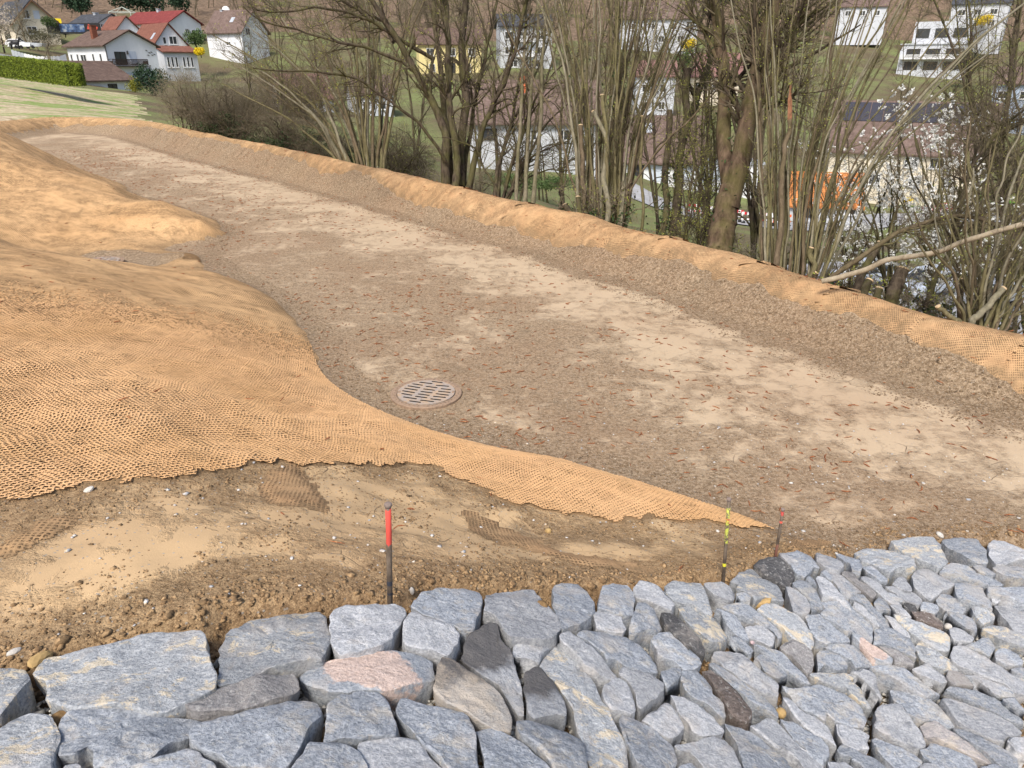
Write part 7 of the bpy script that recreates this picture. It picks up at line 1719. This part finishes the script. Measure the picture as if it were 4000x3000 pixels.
# --- dense central hazel clump
tree('tall dense hazel clump with sawn off stems among its rods', (2360, 875, 15.0), fan(2262, 2452, 872, [(2080, -60), (2180, -60), (2290, -80), (2380, -80), (2440, -60), (2520, -80), (2600, -60), (2720, 40)], 46, .040, .014, .35, 1.0, 21) +
     [(path([(700, 1340), (705, 1050), (712, 900), (700, 780), (650, 700), (625, 645)], z, 1900, 0, -.6, -.6), .062, .045), (path([(712, 900), (700, 760), (688, 640), (686, 560)], z, 1900, 0, -.6, -.6), .05, .042),
      (path([(575, 1300), (570, 1050), (562, 900), (555, 735)], z, 1900, 0, -.5, -.5), .055, .046), (path([(905, 1100), (900, 900), (912, 760), (916, 680)], z, 1900, 0, -.2, -.2), .035, .03),
      (path([(540, 1290), (530, 900), (500, 640), (440, 300), (330, 60), (250, -60)], z, 1900, 0, -.5, -.9), .04, .016), (path([(560, 1295), (600, 900), (560, 500), (480, 250), (400, 60)], z, 1900, 0, -.2, .4), .035, .016),
      (path([(770, 1340), (800, 900), (860, 500), (900, 200), (960, -40)], z, 1900, 0, 0, .4), .06, .03), (path([(740, 1340), (735, 900), (750, 500), (745, 200), (740, -40)], z, 1900, 0, .5, .8), .07, .04),
      (path([(790, 1340), (850, 950), (960, 700), (1060, 560), (1180, 440), (1290, 330)], z, 1900, 0, .3, .5), .03, .012), (path([(800, 1345), (835, 1000), (880, 760), (960, 560), (1010, 400), (1110, 220)], z, 1900, 0, .1, 1.0), .035, .014)],
     'hazel_shrub', 'tree', 'hazel clumps behind the berm', B_hazel, B_twig, 'stem', 230, 1900, 2400, (.4, 1.3), (.2, .7), (.1, .3), .3, .3, 3000, L_bud, .013, 7, .0026, .03, ivy=260, cut=(46, 47, 48, 49))
# --- snags and leaning pole
tree('ivy covered snag with broken top, slimmer left one', (2592, 928, 14.6), [(path([(1040, 1400), (1048, 1150), (1062, 900), (1075, 655)], z, 1900, 0), .075, .062)], 'snag', 'tree', None, B_dark, B_twig, 'trunk', 0, 0, ivy=420, sides=11)
tree('ivy covered snag with splintered top, taller right one', (2625, 938, 14.8), [(path([(1090, 1415), (1130, 1100), (1155, 800), (1185, 410)], z, 1900, 0), .10, .07), (path([(1130, 1080), (1112, 985), (1085, 950)], z, 1900, 0), .04, .03), (path([(1160, 800), (1230, 640), (1275, 450), (1320, 250), (1370, 20)], z, 1900, 0, .1, .4), .085, .05)], 'snag', 'tree', None, B_dark, B_twig, 'trunk', 24, 120, 160, (.4, 1.2), ivy=600, sides=11, extend=False, buds=400)
tree('long thin pole leaning right across the snags', (2460, 800, 14.0), [(path([(845, 1130), (950, 970), (1050, 850), (1200, 690), (1390, 480), (1470, 400)], z, 1900, 0, 0, -.4), .022, .014)], 'leaning_pole', 'pole', None, B_hazel, B_twig, 'stem', 10, 40, 40, (.2, .6), extend=False, sides=8)
for i, (x0, x1, lb_) in enumerate([(1180, 1215, 'budding sapling just right of the taller snag'), (1250, 1290, 'budding sapling halfway between snag and big trunk'), (1330, 1345, 'budding sapling hugging the left of the big trunk')]):
    tree(lb_, (1900 + x0 / z, 1400 / z, 14 + i * .4), [(path([(x0, 1400), (x0 + 15, 1100), (x1, 800), (x1 + 10 - i * 20, 480), (x1 + 30, 250)], z, 1900, 0, 0, .3), .035, .01), (path([(x0 + 10, 1400), (x0 + 50, 1150), (x1 + 60, 900), (x1 + 90, 640)], z, 1900, 0, 0, -.3), .022, .008), (path([(x0 - 5, 1400), (x0 - 30, 1150), (x0 - 60, 950), (x0 - 50, 700)], z, 1900, 0, 0, .3), .02, .008)],
         'sapling', 'tree', 'budding saplings by the big tree', B_dark, B_twig, 'stem', 60, 520, 700, (.3, 1.0), (.15, .5), (.08, .25), .15, .1, 2600, L_bud, .013, 6, .0024, .04)
# --- the big forked tree
tree('big furrowed tree forking low behind the berm', (2810, 1000, 12.9), [
    (path([(1360, 1520), (1385, 1400), (1420, 1230), (1450, 1100), (1478, 1000)], z, 1900, 0, 0, 0), .25, .19),
    (path([(1445, 1130), (1415, 1010), (1393, 820), (1405, 560), (1395, 380), (1362, 200), (1335, 0), (1310, -120)], z, 1900, 0, 0, .3), .145, .085),
    (path([(1425, 1220), (1455, 1090), (1490, 970), (1520, 820), (1550, 650), (1590, 480), (1640, 300), (1680, 100), (1720, -120)], z, 1900, 0, 0, -.5), .19, .13),
    (path([(1560, 640), (1630, 540), (1700, 440), (1780, 270), (1840, 120), (1900, -60)], z, 1900, 0, -.2, -.9), .10, .06),
    (path([(1400, 450), (1340, 300), (1280, 180), (1200, 60), (1150, -60)], z, 1900, 0, .1, .8), .05, .02), (path([(1620, 450), (1560, 330), (1545, 160), (1500, 60), (1440, -40)], z, 1900, 0, -.2, .6), .05, .02),
    (path([(1650, 640), (1720, 600), (1800, 560), (1880, 480)], z, 1900, 0, -.5, -1.5), .04, .015), (path([(1650, 300), (1600, 200), (1590, 80), (1560, -60)], z, 1900, 0, -.3, .3), .05, .03)],
    'big_tree', 'tree', None, B_big, B_twig, 'trunk', 150, 1100, 1600, (.5, 1.8), (.25, .8), (.1, .35), .3, .2, 3200, L_bud, .014, 18, .0028, .012, ivy=500, extend=False, skip=(0,))
# --- right leaning hazel clump
z = 1.276
tree('wide hazel clump leaning up to the right behind the berm', (3100, 1040, 11.6), fan(2975, 3215, 1045, [(2900, -60), (3010, -80), (3080, -80), (3170, -80), (3270, -60), (3390, -60), (3540, -80), (3720, 0), (3860, 180)], 46, .028, .009, .35, 1.0, 31) +
     [(path([(380, 1390), (480, 1180), (600, 930), (760, 650), (950, 430), (1200, 180), (1400, 20)], z, 2900, 0, 0, -1.2), .036, .016), (path([(330, 1385), (400, 1100), (480, 800), (560, 560), (660, 330), (800, 60), (860, -60)], z, 2900, 0, 0, -.5), .034, .016),
      (path([(300, 1380), (330, 1000), (400, 700), (440, 400), (430, 340), (480, 100), (520, -60)], z, 2900, 0, -.3, -.2), .03, .015), (path([(350, 1388), (450, 1100), (470, 800), (480, 600), (475, 490), (440, 455)], z, 2900, 0, .2, .3), .03, .022),
      (path([(400, 1395), (560, 1100), (700, 800), (870, 540), (1030, 350), (1220, 170)], z, 2900, 0, .3, .6), .028, .012), (path([(250, 1360), (300, 1000), (400, 620), (560, 300), (700, 100), (790, -20)], z, 2900, 0, .3, .6), .03, .014),
      (path([(360, 1390), (368, 1370), (374, 1362)], z, 2900, 0, -.5, -.55), .034, .033), (path([(335, 1370), (345, 1290), (350, 1222)], z, 2900, 0, -.2, -.2), .05, .045), (path([(95, 1320), (105, 1312), (110, 1306)], z, 2900, 0, -.5, -.55), .03, .028)],
     'hazel_shrub', 'tree', 'hazel clumps behind the berm', B_hazel, B_twig, 'stem', 200, 1300, 1400, (.35, 1.3), (.2, .7), (.1, .3), .25, .25, 2600, L_bud, .012, 7, .0024, .03, cut=(52, 53, 54), out=(.2, 0, .1))
t_ = tree('thick rod snapped off with a shredded reddish top', (3050, 1030, 11.2), [(path([(160, 1310), (178, 1100), (200, 860), (228, 700), (236, 585)], z, 2900, 0), .052, .036)], 'broken_rod', 'tree', None, B_hazel, B_twig, 'stem', 0, 0, sides=10)
sh = MB(); rs = np.random.default_rng(8)
o0 = np.array(t_.location)
for k in range(16):
    x = 236 + rs.uniform(-9, 9); q = [D(2900 + (x) / z, 600 / z, 11.2) - o0, D(2900 + (x + rs.uniform(-4, 4)) / z, 500 / z, 11.2 + rs.uniform(-.03, .03)) - o0, D(2900 + (240 + rs.uniform(-7, 7)) / z, rs.uniform(415, 470) / z, 11.2) - o0]
    sh.tube([tuple(a) for a in q], [.012, .008, .003], 4)
sh.build('shredded_top', flat('splintered_wood', (.33, .16, .09), .9, .1, .4, 30), t_)
# --- log, arching limb, stumps
tree('long barkless log lying slantwise over the berm', (3240, 1085, 9.3), [(path([(395, 1402), (560, 1355), (700, 1312), (870, 1280), (1000, 1248), (1100, 1218), (1250, 1172), (1420, 1120), (1560, 1080)], z, 2900, 0, .1, -1.2), .036, .030)], 'fallen_log', 'log', None, B_log, B_log, 'trunk', 0, 0, extend=False, sides=12)
tree('mossy limb arching low to the right above the log', (3255, 1075, 10.2), [(path([(440, 1385), (560, 1290), (650, 1240), (830, 1132), (960, 1092), (1110, 1080), (1200, 1098), (1300, 1130), (1380, 1170)], z, 2900, 0, 0, -.6), .04, .026)], 'arching_limb', 'branch', None, B_hazel, B_twig, 'trunk', 26, 160, 160, (.3, 1.0), (.15, .5), sides=9, extend=False)
def stump(label, l, d, r0, r1):
    return tree(label, (2900 + l[0][0] / z, l[0][1] / z, d), [(path(l, z, 2900, 0), r0, r1)], 'stump', 'stump', 'sawn stumps behind the berm', B_dark, B_twig, 'trunk', 0, 0, cut=(0,), sides=14, wob=.004)
stump('thick slanting sawn stump behind the log', [(735, 1520), (760, 1440), (797, 1342)], 9.9, .098, .090)
stump('short stump with a pale oval cut left of the thick stump', [(590, 1480), (612, 1440), (636, 1397)], 9.6, .07, .05)
stump('low dark stump between the two bigger ones', [(665, 1500), (676, 1460), (682, 1437)], 9.8, .055, .05)
stump('dark trunk stub right behind the arching limb', [(570, 1450), (590, 1380), (640, 1290), (690, 1210)], 10.6, .075, .05)
stump('thin upright stub far right below the log', [(1090, 1480), (1092, 1430), (1093, 1388)], 9.5, .03, .028)
z = 1.508
stump2 = tree('stubby sawn stump leaning left of the tall dense clump', (2245, 850, 14.4), [(path([(515, 1300), (490, 1250), (462, 1205)], z, 1900, 0), .07, .058)], 'stump', 'stump', 'sawn stumps behind the berm', B_dark, B_twig, 'trunk', 0, 0, cut=(0,), sides=12, wob=.004)
tree('short sawn rod stub at the foot of the tall dense clump', (2255, 862, 14.3), [(path([(553, 1300), (545, 1230), (540, 1160)], z, 1900, 0), .05, .046)], 'stump', 'stump', 'sawn stumps behind the berm', B_dark, B_twig, 'trunk', 0, 0, cut=(0,), sides=12, wob=.004)
z = 1.276
# --- far right hazel + dark tree
tree('hazel clump at the right edge leaning up to the right', (3830, 1290, 8.9), fan(3780, 3900, 1300, [(3560, 820), (3700, 640), (3850, 520), (3980, 500), (4080, 560), (4150, 640), (4200, 800), (4250, 960)], 30, .030, .009, .2, 1.0, 41) + [(path([(1130, 1640), (1200, 1560), (1290, 1440)], z, 2900, 0, -.3, -.3), .045, .038),
     (path([(1060, 1600), (1030, 1560), (985, 1525)], z, 2900, 0, -.4, -.4), .035, .03)],
     'hazel_shrub', 'tree', 'hazel clumps behind the berm', B_hazel, B_twig, 'stem', 120, 800, 900, (.3, 1.1), (.2, .6), (.1, .3), .2, .25, 900, L_bud, .011, 7, .0022, .03, cut=(30, 31))
tree('dark crooked tree crossing in front of the parked cars', (3610, 1190, 10.4), [(path([(915, 1530), (960, 1400), (1035, 1260), (1050, 1160), (1040, 1110), (1100, 950), (1190, 790), (1290, 660), (1420, 590)], z, 2900, 0, 0, -.4), .045, .022), (path([(1050, 1150), (1060, 1060), (1110, 920), (1200, 700), (1260, 560)], z, 2900, 0, 0, .3), .03, .012), (path([(1290, 660), (1275, 625)], z, 2900, 0, -.3, -.3), .022, .018)],
     'crooked_tree', 'tree', None, B_dark, B_twig, 'trunk', 70, 520, 600, (.4, 1.3), (.2, .7), sides=9, gn=.1, extend=False)
tree('dark trunk pair rising at the right beyond the blossom', (3940, 1000, 19), [(path([(1330, 1250), (1320, 1000), (1310, 750), (1330, 500), (1340, 300), (1370, 0)], z, 2900, 0), .09, .05), (path([(1300, 1100), (1240, 750), (1170, 600), (1140, 430), (1150, 200), (1130, 0)], z, 2900, 0, 0, .6), .07, .03), (path([(1240, 740), (1180, 660), (1060, 540), (960, 420)], z, 2900, 0, 0, -.8), .05, .02)],
     'bare_tree', 'tree', None, B_dark, B_twig, 'trunk', 120, 1100, 1300, (.8, 2.4), (.4, 1.1), (.2, .5), .25, .2, 2200, L_bud, .018, 8, .004, .05)
# --- blossoming blackthorn
for i, (bx, by, d_, w_, h_, lb_) in enumerate([(3480, 1120, 17, 4.4, 4.0, 'white blossoming blackthorn above the silver cars'), (3800, 1150, 15, 4.2, 3.9, 'white blossoming blackthorn in the right corner'), (3330, 1020, 20, 3.4, 3.4, 'thinly flowering blackthorn in front of the orange roof'), (3640, 1000, 21, 4.2, 3.6, 'airy white blossoming blackthorn before the green lawn')]):
    st = []; rs = np.random.default_rng(60 + i); m = d_ / 2773
    for k in range(9):
        a = rs.uniform(-.5, .5); hh = h_ / m * rs.uniform(.6, 1)
        st.append(([(bx + a * 60, by, 0), (bx + a * w_ / m * .5, by - hh * .45, rs.uniform(-.8, .8)), (bx + a * w_ / m * .95, by - hh, rs.uniform(-1.4, 1.4))], .035, .012))
    tree(lb_, (bx, by, d_), st, 'blackthorn', 'tree', 'white blossoming blackthorns', B_dark, B_twig, 'stem', 56, 520, 420, (.6, 1.6), (.25, .8), (.1, .3), .25, .1, [7800, 7800, 2600, 6500][i], L_blos, .027, 6, .003, .05, gn=.1)
# --- filling woods on the slope behind: individual bare trees
FILL = [(1250, 520, 40, 'bare ash behind the reddish thicket', 8), (1420, 600, 34, 'bare tree behind the fanned hazel', 8), (1620, 640, 30, 'slim bare tree left of the five stemmed tree', 8.5), (1880, 700, 27, 'slim bare tree behind the five stemmed tree', 8.5), (2050, 720, 26, 'forked bare tree behind the pole trunks', 8.5), (2200, 760, 24, 'bare tree right behind the pole trunks', 8),
        (2420, 800, 22, 'bare tree behind the tall dense hazel', 8), (2560, 830, 20, 'budding tree behind the snags', 8), (2760, 860, 19, 'budding tree left behind the big trunk', 8), (2960, 900, 18, 'budding tree right behind the big trunk', 8), 
        (3820, 960, 21, 'bare tree at the right behind the blossom', 9), (3980, 1040, 16, 'bare tree at the right edge', 8), (2300, 700, 34, 'distant bare tree behind the dense hazel', 9), (2650, 740, 32, 'distant bare tree behind the snags', 9), (3500, 760, 36, 'distant bare tree above the lawn', 10), (3850, 760, 34, 'distant bare tree at the far right', 10),
        (1100, 440, 48, 'bare tree in front of the brown roofed white house', 7), (980, 400, 56, 'small bare tree between the white houses', 6), (2100, 520, 62, 'bare garden tree by the bluish apartment house', 9), (3300, 520, 66, 'bare garden tree above the solar roof', 9), (3700, 520, 70, 'bare garden tree below the villa', 9)]
for i, (bx, by, d_, lb_, H_) in enumerate(FILL):
    rs = np.random.default_rng(200 + i); m = d_ / 2773; st = []
    for k in range(rs.integers(2, 5)):
        a = rs.normal(0, .16); hh = H_ / m * rs.uniform(.75, 1.05)
        st.append(([(bx + rs.uniform(-10, 10), by, 0), (bx + a * hh * .25, by - hh * .35, rs.uniform(-.3, .3)), (bx + a * hh * .6, by - hh * .7, rs.uniform(-.8, .8)), (bx + a * hh, by - hh, rs.uniform(-1.2, 1.2))], .06 * rs.uniform(.7, 1.3) * (d_ / 22) ** .3, .015))
    k_ = 1.0 if d_ < 40 else .55
    tree(lb_, (bx, by, d_), st, 'bare_tree', 'tree', 'bare trees on the slope below the berm', B_dark, B_twig if i % 3 else B_twig2, 'trunk', int(60 * k_), int(420 * k_), int(600 * k_), (.8, 2.6), (.4, 1.2), (.2, .5), .2, .25, 1700 if 7 <= i <= 12 else 500, L_bud, .016, 6, .0016 + .00012 * d_, .06)
# low brush on the bank right behind the berm
for i, (bx, by, d_, w_, h_, lb_) in enumerate([(2680, 960, 14.5, 2.6, 1.2, 'low green flecked brush behind the snags'), (2950, 1010, 13, 2.4, 1.1, 'low brush right of the big trunk\'s foot'), (3300, 1090, 11.5, 2.4, 1.0, 'low brush behind the stumps'), (3600, 1200, 10.4, 2.4, 1.0, 'low brush under the log'), (3900, 1290, 9.6, 2.2, 1.0, 'low brush in the right corner'), (2350, 880, 15, 2.6, 1.3, 'low brush behind the dense hazel')]):
    bush(lb_, bx, by, d_, w_, h_, 16, 200, 1200, 900, 300 + i, B_twig, B_twig2 if i % 2 else B_twig, 900, .0028, 500, 'brush', 'bush', 'low brush behind the berm')
# --- trees near the left houses and on the wooded hillside
tree('slender bare tree in front of the cream house', (105, 175, 138), [(path([(255, 410), (225, 320), (195, 210), (170, 120), (150, 40)], 2.442, 0, 0), .22, .06), (path([(195, 210), (230, 150), (260, 90)], 2.442, 0, 0), .1, .04), (path([(200, 230), (140, 170), (90, 110)], 2.442, 0, 0), .1, .04)], 'bare_tree', 'tree', None, B_twig, B_twig2, 'trunk', 50, 350, 0, (2, 5), (1, 2.4), sides=6, tw=.016, wob=.1)
tree('small bare fruit tree on the lawn behind the white garden wall', (197, 230, 119), [(path([(480, 560), (470, 510), (455, 470), (430, 440)], 2.442, 0, 0), .13, .05), (path([(460, 480), (490, 450), (520, 440)], 2.442, 0, 0), .08, .03), (path([(458, 475), (455, 430), (465, 400)], 2.442, 0, 0), .08, .03)], 'fruit_tree', 'tree', None, B_twig, B_twig2, 'trunk', 40, 260, 0, (1.2, 2.8), (.6, 1.4), sides=6, tw=.014, wob=.06)
protos = []
def hill_label(bx):
    for x, w_ in ((180, 'above the cream house'), (480, 'above the slate roofed bungalow'), (760, 'above the dark red roof'), (1050, 'above the brown roofed white house'), (1400, 'above the fanned hazel'), (1700, 'left of the yellow house'), (2100, 'beyond the five stemmed tree'), (2600, 'above the dense hazel clump'), (3200, 'above the big forked tree'), (9999, 'at the far upper right')):
        if bx < x: return 'thin bare trunk on the leaf covered hillside ' + w_
rs = np.random.default_rng(77)
spots = []
for k in range(70):
    bx = rs.uniform(-100, 2100) if k < 52 else rs.uniform(2100, 4050); by = rs.uniform(0, 105) if bx < 2100 else rs.uniform(-60, 30)
    if bx < 700 and by > 75: by -= 40
    spots.append((bx, by, rs.uniform(190, 225) if bx < 2100 else rs.uniform(235, 260)))
for k, (bx, by, dd) in enumerate(spots):
    if k < 4:
        m = 200 / 2773; hh = rs.uniform(9, 13) / m
        t_ = tree(hill_label(bx), (bx, by, dd), [([(bx, by, 0), (bx + rs.normal(0, 10), by - hh * .5, 0), (bx + rs.normal(0, 30), by - hh, 0)], .17, .05), ([(bx + 2, by - 30, 0), (bx + 25, by - hh * .5, 0), (bx + 50, by - hh * .8, 0)], .10, .04)], 'hillside_tree', 'tree', 'bare trees on the wooded hillside', B_twig, B_twig2, 'trunk', 45, 330, 260, (2, 5), (1, 2.4), (.5, 1.2), .2, .3, sides=5, tw=.022, wob=.12)
        protos.append(t_)
    else:
        s_ = protos[k % 4]; c = s_.copy(); col.objects.link(c); c['label'] = hill_label(bx); p = D(bx, by, dd); c.location = (p[0], p[1], groundz(p[0], p[1]) - .3); c.rotation_euler = (0, 0, rs.uniform(0, 6.28)); sc = rs.uniform(.75, 1.25); c.scale = (sc, sc, sc)
        for ch in list(s_.children):
            q = ch.copy(); col.objects.link(q); q.parent = c
